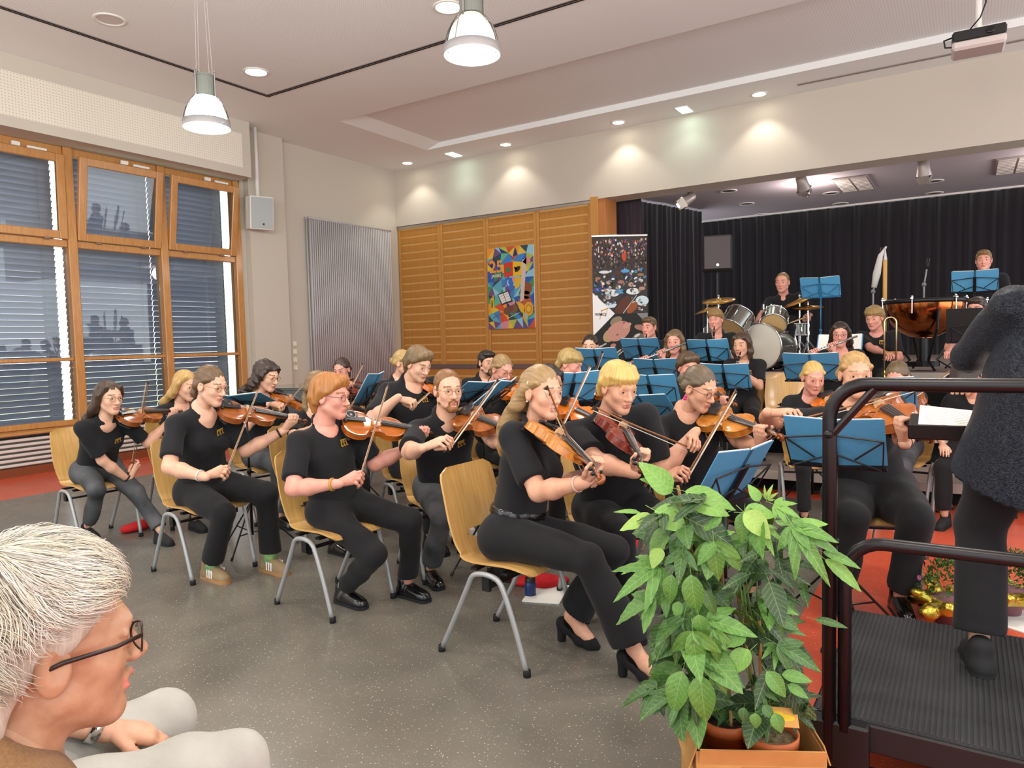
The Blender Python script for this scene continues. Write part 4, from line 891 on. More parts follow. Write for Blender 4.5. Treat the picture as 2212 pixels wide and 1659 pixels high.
def shoe_mesh(kind):
    """toe to +y, origin on the ground below the ankle"""
    if kind in SHOES: return SHOES[kind]
    s = SDF(); g = ((0, 0, 0), (0, 0, -1)); mats = {'oxford': M_LEATH, 'sneaker': mat('beige suede trainer', '#8b7658', .8, bump=(80, .1, (1, 1, 1))), 'heel': M_SUED, 'white': mat('white trainer', '#e6e3dd', .6), 'boot': M_LEATH, 'black': mat('black canvas shoe', '#1a1a1c', .8)}[kind]
    if kind == 'heel':
        s.chain([V(0, -.045, .088), V(0, .0, .070), V(0, .05, .036), V(0, .105, .022), V(0, .140, .016)], [.033, .033, .036, .033, .014], k=.012, cut=(((0, 0, 0), (0, 0, -1)), ((0, -.05, .118), (0, .35, .94))))
        s.cone((0, -.052, .09), (0, -.055, .0), .024, .020, .012, cut=(g,))
        s.cone((0, .0, .098), (0, .075, .060), .030, .030, .01, op='sub')
    else:
        s.cone((0, -.052, .03), (0, .135, .026), .041, .036, .012, cut=(g,)).cone((0, .02, .055), (0, .105, .035), .040, .036, .02).cone((0, -.04, .04), (0, -.036, .10 if kind != 'boot' else .15), .040, .041, .02)
    v, q = s.mesh(.006); parts = [('upper', mesh_np('shoe', v, q, mats))]
    if kind != 'heel':
        m = MB(); o = [(.040*math.cos(a)*(1.0 if math.sin(a) < .2 else 1.02), (.042 if math.sin(a) < 0 else .05)*math.sin(a)) for a in np.linspace(0, 2*PI, 20, endpoint=False)]
        pts = [(x*1.06, (y-.055) if y < 0 else (y*.75+.135)) for x, y in o]; m.prism(pts, 0, .018 if kind != 'sneaker' else .022); parts.append(('sole', m.mesh('sole', {'sneaker': mat('gum sole', '#a5794c', .6), 'white': mat('white sole', '#e9e7e2', .6)}.get(kind, M_RUB), False)))
        if kind in ('sneaker', 'oxford', 'white'):
            m = MB(); lc = {'sneaker': M_PAPER, 'white': M_PAPER}.get(kind, M_BLACK)
            for k in range(5): m.tube([(-.022, .015+.018*k, .094-.0085*k), (0, .02+.018*k, .0985-.0085*k), (.022, .015+.018*k, .094-.0085*k)], .0035, 5)
            parts.append(('laces', m.mesh('laces', lc, True)))
        if kind == 'sneaker':
            m = MB()
            for q in (-1, 1):
                for k in range(3): m.box((q*.0405, .015+.024*k, .048), (.006, .010, .05), T((0, 0, 0)) @ Matrix.Rotation(.0, 4, 'X'))
            parts.append(('stripe', m.mesh('stripe', M_PAPER)))
    SHOES[kind] = parts; return parts
def note_emblem():
    m = MB(); t = .0016
    for k in range(3):
        x = k*.019; m.box((x+.006, 0, .012), (.0035, t*2, .030)); m.ball((x, 0, -.003), .0055, 8, 5, sc=(1.2, .35, .8))
    m.box((.025, 0, .0265), (.042, t*2, .006)); m.box((.025, 0, .0165), (.042, t*2, .003)); return m.mesh('emblem', M_GOLD)
EMB = note_emblem()
def head_matrix(p, hf, roll=0.0, s=1.0):
    y = unit(hf); x = unit(np.cross(y, UP)); z = np.cross(x, y); c, sn = math.cos(roll), math.sin(roll)
    x2 = c*x+sn*z; z2 = -sn*x+c*z; return frame(p, x2*s, y*s, z2*s)
def person(label, head, hf, pelvis, bf, floor, feet=None, kind='m', s=1.0, hs=1.0, hair=('short', '#6b5236', '#4f3a25'), lh=None, rh=None, glasses=None, beard=False, top=None, legs=None, lw=1.0, flare=0.0, shoe='oxford', h=.012, hh=.0055, skin='a', roll=0.0, seed=1, emblem=True, pole_l=None, pole_r=None, b=1.0, sleeve=.80, toes=None, sock=None, sit=True, collar=True, hairvol=1.0, belt=False, knees=None, hips_w=1.0, hem=.055, neck=.178):
    base = V(pelvis[0], pelvis[1], floor); P = tag(empty('person', T(base)), label, 'person', 'people'); MW = T(base)
    near_ = h < .0115; hh = hh if near_ else max(hh, .0070); h = h*1.14 if near_ else h*1.25; hres = .0055 if near_ else .0082; b = b*1.10; f = kind == 'f'; bf = unit(V(bf[0], bf[1], 0)); sk = SKIN[skin]; MT = top or M_POLO; ML = legs or M_TROU
    HM = head_matrix(head, hf, roll, hs); hx = lambda *p: np.array(HM @ Vector(p))
    nb = hx(0, -.050, -neck); su = unit(nb-pelvis); tf = unit(bf-su*(bf@su)); lf = np.cross(su, tf)
    sc_ = nb-su*.050*s; shw = (.150 if f else .170)*s*(.5+.5*b); shl, shr = sc_+lf*shw, sc_-lf*shw
    if lh is not None: shl = shl+su*.012+tf*.02
    wl, wr = lh[1] if lh else None, rh[1] if rh else None
    if wl is None: wl = pelvis+lf*.16*s+tf*.30*s+UP*.06
    if wr is None: wr = pelvis-lf*.16*s+tf*.30*s+UP*.06
    l1, l2 = .285*s, .255*s
    el = ik(shl, wl, l1, l2, pole_l if pole_l is not None else unit(-UP+.35*lf+.15*tf)); er = ik(shr, wr, l1, l2, pole_r if pole_r is not None else unit(-.8*UP-.75*lf-.15*tf))
    waist, chest = lerp(pelvis, sc_, .40), lerp(pelvis, sc_, .74)
    # ---- skin: one surface for neck, arms and hands, with the head and the eyes
    S = SDF(); S.cone(nb+su*.03, sc_-su*.08, .050*s, .07*s, .03).cone(shl-lf*.03, shr+lf*.03, .045*s, None, .03).cone(sc_, waist, .085*s, .075*s, .04)
    ab = 1.0+.12*b if not f else .94+.12*b
    for sh, e, w_ in ((shl, el, wl), (shr, er, wr)):
        S.cone(sh, e, .050*s*ab, .038*s*ab, .02).cone(e, lerp(e, w_, .35), .039*s*ab, .040*s*ab, .02).cone(lerp(e, w_, .35), w_, .040*s*ab, .0255*s, .02).cone(lerp(e, w_, .9), w_+unit(w_-e)*.02, .026*s, .024*s, .01)
    hipw = .088*s*hips_w; hl, hr = pelvis+lf*hipw, pelvis-lf*hipw
    if feet is None: feet = [(base+lf*.11*s+bf*.40*s)[:2], (base-lf*.11*s+bf*.40*s)[:2]] if sit else [(base+lf*.09)[:2], (base-lf*.09)[:2]]
    az = .095 if shoe != 'heel' else .135; ank = [V(q[0], q[1], floor+az+(q[2] if len(q) > 2 else 0)) for q in feet]
    t1, t2 = .43*s, .42*s; kn = [ik(a, c, t1, t2, unit(bf*1.0+UP*.55+lf*q*.12)) for a, c, q in ((hl, ank[0], 1), (hr, ank[1], -1))]
    if knees is not None: kn = [V(*k_) if k_ is not None else kn[i] for i, k_ in enumerate(knees)]
    td = [unit(V(*t_, 0)) if t_ is not None else bf for t_ in (toes or (None, None))]
    S.cone(waist, pelvis, .07*s, .08*s, .03).cone(hl, hr, .055*s, None, .03)
    for h_, a, k_, t_ in zip((hl, hr), ank, kn, td):
        S.cone(h_, k_, .055*s, .042*s, .02).cone(k_, a+(k_-a)*.25, .042*s, .040*s, .02).cone(a+(k_-a)*.25, a, .040*s, .032*s, .01)
        if shoe == 'heel': S.chain([a, a+t_*.05-UP*.055, a+t_*.095-UP*.088], [.031, .030, .028], k=.015)
    v, q = S.mesh(h); mi = np.zeros(len(q), np.int32); VV = [v]; QQ = [q]; MI = [mi]; n = len(v)
    def put(v2, q2, m2):
        nonlocal n
        VV.append(v2); QQ.append(q2+n); MI.append(m2); n += len(v2)
    hv, hq, hm = head_mesh(kind, hh); put(xf(hv, HM), hq, hm)
    for q_ in (-1, 1):
        eb = MB(); eb.ball((q_*.0305, .0742, .0020), .0125, 12, 9); ev = np.concatenate(eb.v); ef = np.array(eb.f); cc = ev[ef].mean(1)-V(q_*.0305, .0755, .0025); cc /= np.linalg.norm(cc, axis=1)[:, None]
        put(xf(ev, HM), ef, np.where(cc@unit((.0, 1, -.12)) > .70, 4, 3))
    for hd_, Mx in (('l', lh), ('r', rh)):
        if Mx is not None and Mx[0] is not None:
            v2, q2, _ = hand_mesh(Mx[0], .0045 if near_ else .0065); v2 = xf(v2, Mx[2]); q3 = q2
            if np.linalg.det(np.array(Mx[2])[:3, :3]) < 0: q3 = q2[:, ::-1]
            put(v2, q3, np.zeros(len(q2), np.int32))
        elif hd_ == 'l' or hd_ == 'r':
            w_, e_ = (wl, el) if hd_ == 'l' else (wr, er); x = unit(w_-e_+bf*.05); z = unit(UP-x*(UP@x)); y = np.cross(z, x); 
            v2, q2, _ = hand_mesh('relaxed', .005 if near_ else .0075); Mr = frame(w_, x*s, y*s*(-1 if hd_ == 'l' else 1), z*s); v2 = xf(v2, Mr); put(v2, q2 if hd_ == 'r' else q2[:, ::-1], np.zeros(len(q2), np.int32))
    hc = hairmat(hair[1], hair[2]); body = mesh_np('body', np.concatenate(VV)-base, np.concatenate(QQ), [sk, M_LIP, mat('brow '+hair[2], lerp(hexc(hair[2]), (.42, .26, .18, 1), .35), .8), M_EYEW, M_IRIS], True, np.concatenate(MI)); link('body', body, P, MW)
    # ---- shirt
    S = SDF(); cutb = ((pelvis-su*hem*s, -su),); wf = .90 if f else 1.0
    S.cone(pelvis-su*.02, waist, .150*s*b*hips_w, .138*s*b*wf, .04, w=tf, ks=1.30, cut=cutb).cone(waist, chest, .138*s*b*wf, .148*s*b*wf, .04, w=tf, ks=1.38).cone(chest, sc_-su*.035*s, .148*s*b*wf, .105*s, .05, w=tf, ks=1.45)
    if hem > .1: S.cone(waist, pelvis-su*(hem+.1)*s, .185*s*b, .245*s*b, .04, w=tf, ks=1.10, cut=cutb)
    if f:
        for q in (-1, 1): S.ell(chest+lf*q*.062*s+tf*.075*s*b-su*.015*s, (.058*s*b, .058*s*b, .056*s*b), .05)
    for q, sh in ((1, shl), (-1, shr)): S.cone(sc_+lf*q*.04*s-su*.02, sh, .078*s, .060*s, .04, w=tf, ks=1.15).cone(nb-su*.015*s+lf*q*.03*s-tf*.01, sh+su*.012*s-lf*q*.02, .036*s, .045*s, .03)
    sr = .061*s*(.6+.4*b)*(.94 if f else 1.0)
    for sh, e, w_ in ((shl, el, wl), (shr, er, wr)):
        d = unit(e-sh)
        if sleeve <= 1: S.cone(sh, sh+(e-sh)*(sleeve+.12), sr, sr*1.10, .03, cut=((sh+(e-sh)*sleeve, d),))
        else: S.cone(sh, e, sr, sr*.95, .03).cone(e, w_, sr*.95, sr*.85, .03, cut=((w_, unit(w_-e)),))
    if collar:
        nd = unit(hx(0, -.02, -.05)-nb); rr = .066*s*(.92 if f else 1); C0 = nb+nd*.012
        x1 = lf; y1 = unit(tf-nd*(tf@nd))
        ring = [C0+rr*(math.cos(a)*y1*1.05+math.sin(a)*x1)-nd*(.030*math.cos(a))+nd*.010 for a in np.linspace(.28, 2*PI-.28, 15)]
        S.chain(ring, [.012]*15, k=.010)
        for q in (0, -1): S.cone(ring[q], ring[q]-nd*.02+tf*.006+(ring[q]-ring[7])*0-lf*.0, .011, .006, .01)
        S.cone(nb-nd*.02+tf*.08*s, nb+nd*.02+tf*.055*s, .028*s, .020*s, .02, op='sub') 
    S.post = wrinkle(seed, .0055, 15); v, q = S.mesh(h); shv = v
    so = link('polo_shirt' if collar else 'top', mesh_np('shirt', v-base, q, MT), P, MW)
    if emblem:
        tgt = chest+lf*.068*s+su*.055*s; rel = shv-tgt; a_ = rel@tf; lat = np.linalg.norm(rel-np.outer(a_, tf), axis=1); k_ = np.where((lat < .02) & (a_ > -.05), a_, -9).argmax(); p = shv[k_]; nn = unit(tf+lf*.25)
        xr = unit(np.cross(nn, su)); zz = np.cross(xr, nn); xr = -xr if False else xr
        link('emblem', EMB, P, frame(p+nn*.007-xr*.024, xr*1.15, nn*1.15, zz*1.15))
    # ---- trousers
    S = SDF(); S.ell(pelvis-UP*.005, (.135*s*b*hips_w, .135*s*b*hips_w, .105*s), .04)
    S.cone(hl, hr, .098*s*b, None, .04)
    for h_, k_, a_ in ((hl, kn[0], ank[0]), (hr, kn[1], ank[1])):
        S.cone(h_, k_, .092*s*b*lw, .069*s*lw, .035); e_ = a_+(k_-a_)*.10; dn = unit(a_-k_)
        S.cone(k_, e_+dn*.08, .067*s*lw, (.060+flare)*s*lw, .02, cut=((e_, dn),), w=None)
    if belt: pass
    S.post = wrinkle(seed+9, .0052, 16); v, q = S.mesh(h); link('trousers', mesh_np('trousers', v-base, q, ML), P, MW)
    if belt:
        S = SDF(); S.cone(pelvis-su*.02, waist, .150*s*b*hips_w+.007, .138*s*b*wf+.007, .02, w=tf, ks=1.28, cut=((pelvis+su*.125*s, su), (pelvis+su*.088*s, -su))); v, q = S.mesh(.008); link('belt', mesh_np('belt', v-base, q, M_LEATH), P, MW)
    for i, (a_, t_) in enumerate(zip(ank, td)):
        x_ = np.cross(t_, UP); Mt = frame(V(a_[0], a_[1], a_[2]-az), x_*s, t_*s, UP*s); sp_ = shoe_mesh(shoe); so_ = link('shoe', sp_[0][1], P, Mt)
        for nm, me in sp_[1:]: link(nm, me, so_, Mt)
        if sock: m = MB(); m.tube([a_-UP*.03, a_+(kn[i]-a_)*.2], [.043*s, .042*s], 14); m.build('sock', sock, P, T((0, 0, 0)), True)
    # ---- hair, beard, glasses
    ax_ = 'h' if hair[0] in ('tied', 'bun', 'ponytail', 'braid', 'receding', 'halfup') else 'v'
    if hair[0]:
        v, q = hair_mesh(hair[0], hres, seed, hairvol); link('hair', mesh_np('hair', v, q, hairmat(hair[1], hair[2], ax_)), P, HM)
    if beard: v, q = beard_mesh(.005); link('beard', mesh_np('beard', v, q, hairmat(hair[1] if beard is True else beard, hair[2])), P, HM)
    if glasses:
        m = MB(); r = .021
        for q_ in (-1, 1):
            m.tube([(q_*.031+r*math.cos(a), .099-.004*abs(math.cos(a)), .001+r*.86*math.sin(a)) for a in np.linspace(0, 2*PI, 20, endpoint=False)], .0013, 5, closed=True); m.tube([(q_*.052, .096, .006), (q_*.074, .07, .007), (q_*.081, -.005, .008), (q_*.080, -.02, -.006)], .0013, 5)
        m.tube([(-.0105, .099, .003), (0, .103, .006), (.0105, .099, .003)], .0013, 5); m.build('glasses', glasses, P, HM, True)
    return P, dict(HM=HM, lf=lf, tf=tf, su=su, shl=shl, shr=shr, el=el, er=er, wl=wl, wr=wr, chest=chest, kn=kn, ank=ank)
# ------------------------------------------------------------------ string players
def solve_len(px, py, o, L_, near=False, dmin=.4):
    """point on the picture ray at distance L_ from o (nearer or farther root); falls back to the closest point"""
    k = ray(px, py); w0 = CAMP-o; A = k@k; B = 2*k@w0; C_ = w0@w0-L_*L_; D = B*B-4*A*C_
    if D <= 0: t = -B/(2*A); p = CAMP+k*t; return o+unit(p-o)*L_
    r = math.sqrt(D); t = (-B-r)/(2*A) if near else (-B+r)/(2*A); return CAMP+k*t
def fiddle_frame(HM, scroll, s=1.0, near=True, tilt=.5, hs=1.0, off=(-.050, .050, -.140)):
    o = np.array(HM @ Vector(off)); tip = solve_len(scroll[0], scroll[1], o, .58*s, near); x = unit(tip-o); z = unit(UP-x*(UP@x)); y = np.cross(z, x)
    y2 = math.cos(tilt)*y+math.sin(tilt)*z; z2 = -math.sin(tilt)*y+math.cos(tilt)*z; return frame(o, x*s, y2*s, z2*s)
def bow_frame(MV, hand, tip, s=1.0, shr=None, flipz=1.0, lefty=False, cx=.185, rng=(-.5, .5), reach=.53):
    pc = np.array(MV @ Vector((cx, 0, .060))); d0 = (pc-CAMP)@CF; best = None
    for t in np.arange(d0+rng[0], d0+rng[1], .01):
        hp = at(hand[0], hand[1], t); L_ = np.linalg.norm(pc-hp)
        if L_ < .04 or L_ > .66: continue
        u = (pc-hp)/L_; e = np.linalg.norm(proj(hp+u*.70)-np.array(tip))
        if shr is not None: e += 900*max(0, np.linalg.norm(hp-shr)-reach)+900*max(0, .22-np.linalg.norm(hp-shr))
        if best is None or e < best[0]: best = (e, hp, u)
    if best is None: hp = at(hand[0], hand[1], d0); best = (0, hp, unit(pc-hp))
    e, hp, x = best; vz = np.array(MV.to_3x3() @ Vector((0, 0, 1))); z = unit(vz-x*(vz@x)); y = np.cross(z, x); return frame(hp, x, y, z)
MIRY = Matrix.Scale(-1, 4, Vector((0, 1, 0)))
COND = V(.25, 3.0)
HB = ('#6e5334', '#4b3722'); HBL = ('#d8b56a', '#b08b45'); HDB = ('#8f7148', '#6a4f2e'); HDK = ('#33261e', '#1d1510'); HGI = ('#b57a3c', '#8a5526')
M_BW = mat('bow dummy', '#888888')
def seat(x, y, z, ang, label): return chair(x, y, z, ang, label)
def jewellery(P, J, kind, col=None):
    if kind == 'earring':
        m = MB(); m.ball((.084, -.008, -.050), .008, 8, 6); m.ball((.085, -.008, -.064), .010, 8, 6); m.build('earring', mat('pink earring', '#d8267e', .35), P, J['HM'], True)
    elif kind == 'stud': m = MB(); m.ball((.086, -.006, -.040), .006, 8, 6); m.build('earring', M_CHROME, P, J['HM'], True)
    elif kind == 'clip': m = MB(); m.tube([(.078, -.012, .050), (.080, -.025, .018)], .004, 6); m.build('hair_clip', mat('pearl clip', '#e6d8c4', .3), P, J['HM'], True)
    else:
        e, w_ = (J['er'], J['wr']) if kind == 'rband' else (J['el'], J['wl']); u = unit(w_-e); c = lerp(e, w_, .90); m = MB(); m.lathe([(.031, -.006), (.034, -.006), (.034, .006), (.031, .006)], 18); q = Vector(u).to_track_quat('Z', 'Y').to_matrix().to_4x4(); m.build('bracelet', mat('bracelet '+col, col, .5), P, T(c) @ q, True)
def player(label, head, d, hf, floor=0.0, bf=None, lean=.10, vio=None, scroll=None, hand=None, tip=None, tone='amber', vs=1.0, near=True, tilt=.5, pel=None, ch=None, vlabel=None, blabel=None, rng=(-.5, .5), voff=(-.050, .050, -.140), s=None, hs=1.0, lefty=False, jewel=(), **kw):
    hp = at(head[0], head[1], d); bfv = unit(V(*(bf if bf is not None else (COND-hp[:2])))); 
    pv = V(pel[0], pel[1], floor+.55) if pel is not None else V(hp[0]-bfv[0]*lean, hp[1]-bfv[1]*lean, floor+.55)
    if s is None: s = min(1.08, max(.78, (hp[2]-pv[2])/.655))
    HM = head_matrix(hp, hf, kw.get('roll', 0.0), hs); lh = rh = None
    if scroll is not None:
        sg = -1 if lefty else 1; MV = fiddle_frame(HM, scroll, vs, near, tilt*sg, hs, (voff[0]*sg, voff[1], voff[2])); MH = MV @ MIRY if lefty else MV
        nh = ('neck', np.array(MH @ Vector((.425, -.040, -.085))), MH); violin(MV, tone, vlabel, vs); bh = None
        lf_ = np.cross(UP, V(bfv[0], bfv[1], 0)); shr = hp-UP*.25*s-lf_*.16*s*sg
        if hand is not None:
            MBW = bow_frame(MV, hand, tip, shr=shr, rng=rng); bow(MBW, blabel); MBH = MBW @ MIRY if lefty else MBW; bh = ('bow', np.array(MBH @ Vector((-.045, .105, .050))), MBH)
        lh, rh = (bh, nh) if lefty else (nh, bh)
    if 'lh' in kw: lh = kw.pop('lh')
    if 'rh' in kw: rh = kw.pop('rh')
    P, J = person(label, hp, hf, pv, bfv, floor, s=s, hs=hs, lh=lh, rh=rh, **kw)
    for j in jewel: jewellery(P, J, *j)
    if ch: seat(pv[0]-bfv[0]*.02, pv[1]-bfv[1]*.02, floor, math.atan2(bfv[1], bfv[0]), ch)
    return P, J
M_SILVERF = mat('gold wire glasses', '#9c8860', .3, .9); M_BROWNF = mat('brown glasses frame', '#5a3a26', .4); M_DARKF = mat('dark glasses frame', '#2a2320', .4)
M_SOCK = mat('green patterned sock', '#4fa98c', .8, var=(60, .3, (1, 1, 1), '#b7c25a'))
# first desks on the picture's near side
player('young woman with long straight brown hair and glasses playing violin, nearest the window', (236, 858), 5.22, (.99, .06, -.12), bf=(1, -.06), pel=(-5.62, 2.86), kind='f', hair=('long', '#4a3628', '#33241a'), hairvol=.8, glasses=M_SILVERF, scroll=(395, 886), hand=(287, 1012), tip=(304, 826), tone='brown', near=False, legs=M_JEAN, shoe='black', b=1.12, feet=[(-5.06, 3.02), (-5.50, 2.72, .06)], skin='b', ch='plywood chair under the woman nearest the window', vlabel='violin of the long-haired woman nearest the window', blabel='bow held upright by the woman nearest the window', tilt=.55, h=.010, seed=11, jewel=(('rband', '#2a2422'),))
player('young woman with low tied brown hair, glasses and green socks playing violin', (456, 832), 4.42, (.95, .20, -.26), bf=(1, -.08), pel=(-4.18, 2.80), kind='f', hair=('tied', '#6e5337', '#4f3a25'), glasses=M_SILVERF, scroll=(665, 908), hand=(482, 1036), tip=(552, 838), tone='brown', near=False, shoe='sneaker', sock=M_SOCK, feet=[(-3.78, 2.98), (-3.99, 2.70)], skin='b', ch='plywood chair under the woman with green socks', vlabel='violin of the woman with green socks', blabel='bow of the woman with green socks', tilt=.55, h=.010, seed=12, jewel=(('lband', '#1b1a1c'), ('rband', '#cfc8bc')))
player('young man with ginger hair and glasses playing violin', (716, 856), 3.93, (.96, .24, -.10), bf=(1, -.08), pel=(-2.97, 2.80), kind='m', hair=('swept', HGI[0], HGI[1]), glasses=M_BROWNF, scroll=(952, 935), hand=(772, 1052), tip=(832, 830), tone='amber', near=False, feet=[(-2.68, 3.05), (-2.92, 2.80)], skin='p', ch='plywood chair under the ginger-haired man', vlabel='violin of the ginger-haired man', blabel='bow of the ginger-haired man', tilt=.6, h=.010, seed=13, jewel=(('rband', '#b98a3a'),))
player('young woman with long wavy blond hair and black heels playing violin at the front', (1172, 846), 3.28, (.93, -.32, -.10), bf=(1, -.05), pel=(-1.78, 2.78), kind='f', hair=('halfup', '#a88a5c', '#7d6240'), scroll=(1308, 1032), hand=(1279, 1050), tip=(1178, 842), tone='honey', near=True, lefty=True, shoe='heel', feet=[(-1.58, 2.95), (-1.18, 2.76)], flare=.022, lw=1.02, skin='a', ch='plywood chair under the woman in black heels', vlabel='violin of the woman in black heels', blabel='bow of the woman in black heels', tilt=.5, h=.009, hh=.0045, seed=14, belt=True, emblem=False, pole_r=unit(V(.30, -.20, -1)), jewel=(('stud',), ('clip',), ('rband', '#d8b0a0')))
# second desks and the rows behind
player('young man with a blond bowl cut playing a dark red viola', (1337, 836), 3.50, (.84, -.52, -.28), bf=(.70, -.70), pel=(-1.62, 3.50), kind='m', hair=('fringe', '#dcbb70', '#b8934c'), scroll=(1394, 1010), hand=(1502, 972), tip=(1300, 850), tone='red', near=True, lefty=True, feet=[(-1.20, 3.35), (-1.40, 3.20)], skin='a', ch='plywood chair under the man with the blond bowl cut', vlabel='dark red violin of the man with the blond bowl cut', blabel='bow of the man with the blond bowl cut', h=.010, seed=21, b=1.12)
player('young woman with tied brown hair, glasses and a pink earring playing violin', (1512, 838), 3.95, (.86, -.36, -.40), bf=(.70, -.72), pel=(-1.30, 4.02), kind='f', hair=('bun', '#6a5a45', '#4a3c2c'), glasses=M_BROWNF, scroll=(1690, 940), hand=(1474, 1042), tip=(1592, 848), tone='honey', near=True, skin='a', ch='plywood chair under the woman with the pink earring', vlabel='violin of the woman with the pink earring', blabel='bow of the woman with the pink earring', h=.010, seed=22, b=1.15, jewel=(('earring',),))
player('woman with long straight blond hair, half hidden behind the woman with green socks', (402, 832), 5.9, (.98, .1, -.25), bf=(1, -.15), kind='f', hair=('long', '#c9a566', '#a07c44'), scroll=(525, 895), hand=(455, 945), tip=(500, 800), tone='amber', near=False, shoe='black', skin='b', ch='plywood chair under the long-haired blond woman', vlabel='violin of the long-haired blond woman', blabel='bow of the long-haired blond woman', h=.013, seed=23)
player('woman with dark curly hair and glasses playing violin in the second row', (577, 812), 5.95, (.97, .18, -.30), bf=(1, -.15), kind='f', hair=('curly', '#3a2a22', '#231812'), glasses=M_SILVERF, scroll=(705, 893), hand=(602, 890), tip=(653, 797), tone='amber', near=False, legs=M_JEAN, skin='b', ch='plywood chair under the woman with dark curly hair', vlabel='violin of the woman with dark curly hair', blabel='bow of the woman with dark curly hair', h=.013, seed=24)
player('woman with plaited light brown hair seen from behind the ginger-haired man', (690, 838), 5.15, (.85, .15, -.15), bf=(1, -.1), kind='f', hair=('braid', '#8b7150', '#66502f'), scroll=(846, 898), hand=(714, 942), tip=(752, 838), tone='brown', near=False, skin='b', ch='plywood chair under the woman with plaited hair', vlabel='violin of the woman with plaited hair', blabel='bow of the woman with plaited hair', h=.013, seed=25)
player('girl with dark tied hair playing violin in front of the radiator', (738, 798), 7.4, (.30, -.92, -.28), bf=(.65, -.75), kind='f', hair=('ponytail', '#41332a', '#2a1f18'), scroll=(812, 852), hand=(757, 836), tip=(784, 787), tone='red', near=True, skin='p', ch='plywood chair under the girl in front of the radiator', vlabel='violin of the girl in front of the radiator', blabel='bow of the girl in front of the radiator', h=.014, seed=26)
player('bearded man with short brown hair smiling as he plays violin', (968, 842), 4.20, (.84, -.52, -.08), bf=(.86, -.5), pel=(-2.80, 3.55), kind='m', hair=('receding', '#8a6038', '#6b4524'), beard='#9a6a3c', scroll=(1128, 938), hand=(963, 972), tip=(1062, 815), tone='brown', near=True, feet=[(-2.42, 3.62), (-2.72, 3.30)], skin='b', ch='plywood chair under the bearded smiling man', vlabel='violin of the bearded smiling man', blabel='bow of the bearded smiling man', h=.010, seed=27, b=1.15, glasses=M_SILVERF, legs=M_JEAN)
player('young man with wavy parted hair looking down at his violin', (905, 786), 5.25, (.92, -.20, -.42), bf=(.9, -.35), kind='m', hair=('swept', '#7d6543', '#5a4529'), scroll=(1003, 852), hand=(886, 884), tip=(945, 777), tone='orange', near=False, skin='b', ch='plywood chair under the man with wavy parted hair', vlabel='violin of the man with wavy parted hair', blabel='bow of the man with wavy parted hair', h=.012, seed=28)
player('blond woman with a bun behind the man with wavy parted hair', (873, 784), 6.6, (.85, .1, -.15), bf=(1, -.2), kind='f', hair=('bun', '#b99a62', '#8e7140'), skin='a', ch='plywood chair under the blond woman with a bun', h=.015, seed=29)
player('man with short dark hair and a dark beard by the timber wall', (1052, 783), 7.2, (.90, -.40, -.12), bf=(.8, -.5), kind='m', hair=('short', '#2c211b', '#1a130f'), beard='#3a2a20', skin='a', ch='plywood chair under the dark-bearded man', h=.014, seed=30, shoe='black')
player('person with tied-back fair hair and glasses playing an orange violin', (1085, 798), 5.9, (.88, -.32, -.40), bf=(.8, -.45), kind='m', hair=('tied', '#9a7c50', '#755a35'), glasses=M_SILVERF, scroll=(1160, 882), tone='orange', near=True, skin='p', ch='plywood chair under the person with tied-back fair hair', vlabel='orange violin of the person with tied-back fair hair', h=.013, seed=31)
player('person with dark bobbed hair and glasses behind the woman in black heels', (1187, 826), 4.9, (.88, -.38, -.25), bf=(.8, -.5), kind='f', hair=('bob', '#2e241f', '#1b1411'), glasses=M_SILVERF, scroll=(1330, 925), hand=(1197, 955), tip=(1264, 786), tone='orange', near=True, skin='p', ch='plywood chair under the person with dark bobbed hair', vlabel='bright orange violin of the person with dark bobbed hair', blabel='bow of the person with dark bobbed hair', h=.012, seed=32)
player('boy with thick blond hair playing violin beside the flautist by the timber wall', (1232, 786), 5.95, (.96, .06, -.35), bf=(.8, -.5), kind='m', hair=('fringe', '#b0955a', '#86703e'), scroll=(1368, 866), hand=(1256, 882), tip=(1298, 759), tone='brown', near=True, skin='p', ch='plywood chair under the boy with thick blond hair', vlabel='violin of the boy with thick blond hair', blabel='bow of the boy with thick blond hair', h=.013, seed=33)
player('boy with dark wavy hair half hidden behind the woman with the pink earring', (1487, 793), 6.0, (.62, -.72, -.2), bf=(.5, -.8), kind='m', hair=('swept', '#5b4731', '#3d2e1e'), scroll=(1590, 872), hand=(1468, 848), tip=(1531, 770), tone='amber', near=True, skin='p', ch='plywood chair under the boy with dark wavy hair', vlabel='violin of the boy with dark wavy hair', blabel='bow of the boy with dark wavy hair', h=.013, seed=34)
player('girl with tightly tied blond hair holding a violin under her chin', (1757, 815), 5.5, (.45, -.82, -.30), bf=(.30, -.95), kind='f', hair=('bun', '#d3b36a', '#a9884a'), scroll=(1842, 905), tone='orange', near=True, skin='p', ch='plywood chair under the girl with tightly tied blond hair', vlabel='violin of the girl with tightly tied blond hair', h=.012, seed=35, emblem=False)
player('broad-shouldered blond woman playing viola behind the black railing', (1848, 808), 3.85, (.36, -.92, -.12), bf=(.30, -.95), pel=(-.46, 4.40), kind='f', hair=('tied', '#b9945c', '#8e6d3d'), scroll=(1990, 930), hand=(1702, 912), tip=(1968, 788), tone='amber', vs=1.12, near=True, skin='a', ch='plywood chair under the broad-shouldered blond woman', vlabel='viola of the broad-shouldered blond woman', blabel='bow of the broad-shouldered blond woman', h=.010, seed=36, b=1.28, s=1.06, feet=[(-.28, 4.10), (-.55, 4.05)], shoe='boot', lw=1.12, pole_r=unit(V(-.9, .2, -.25)), jewel=(('lband', '#3a3634'),))
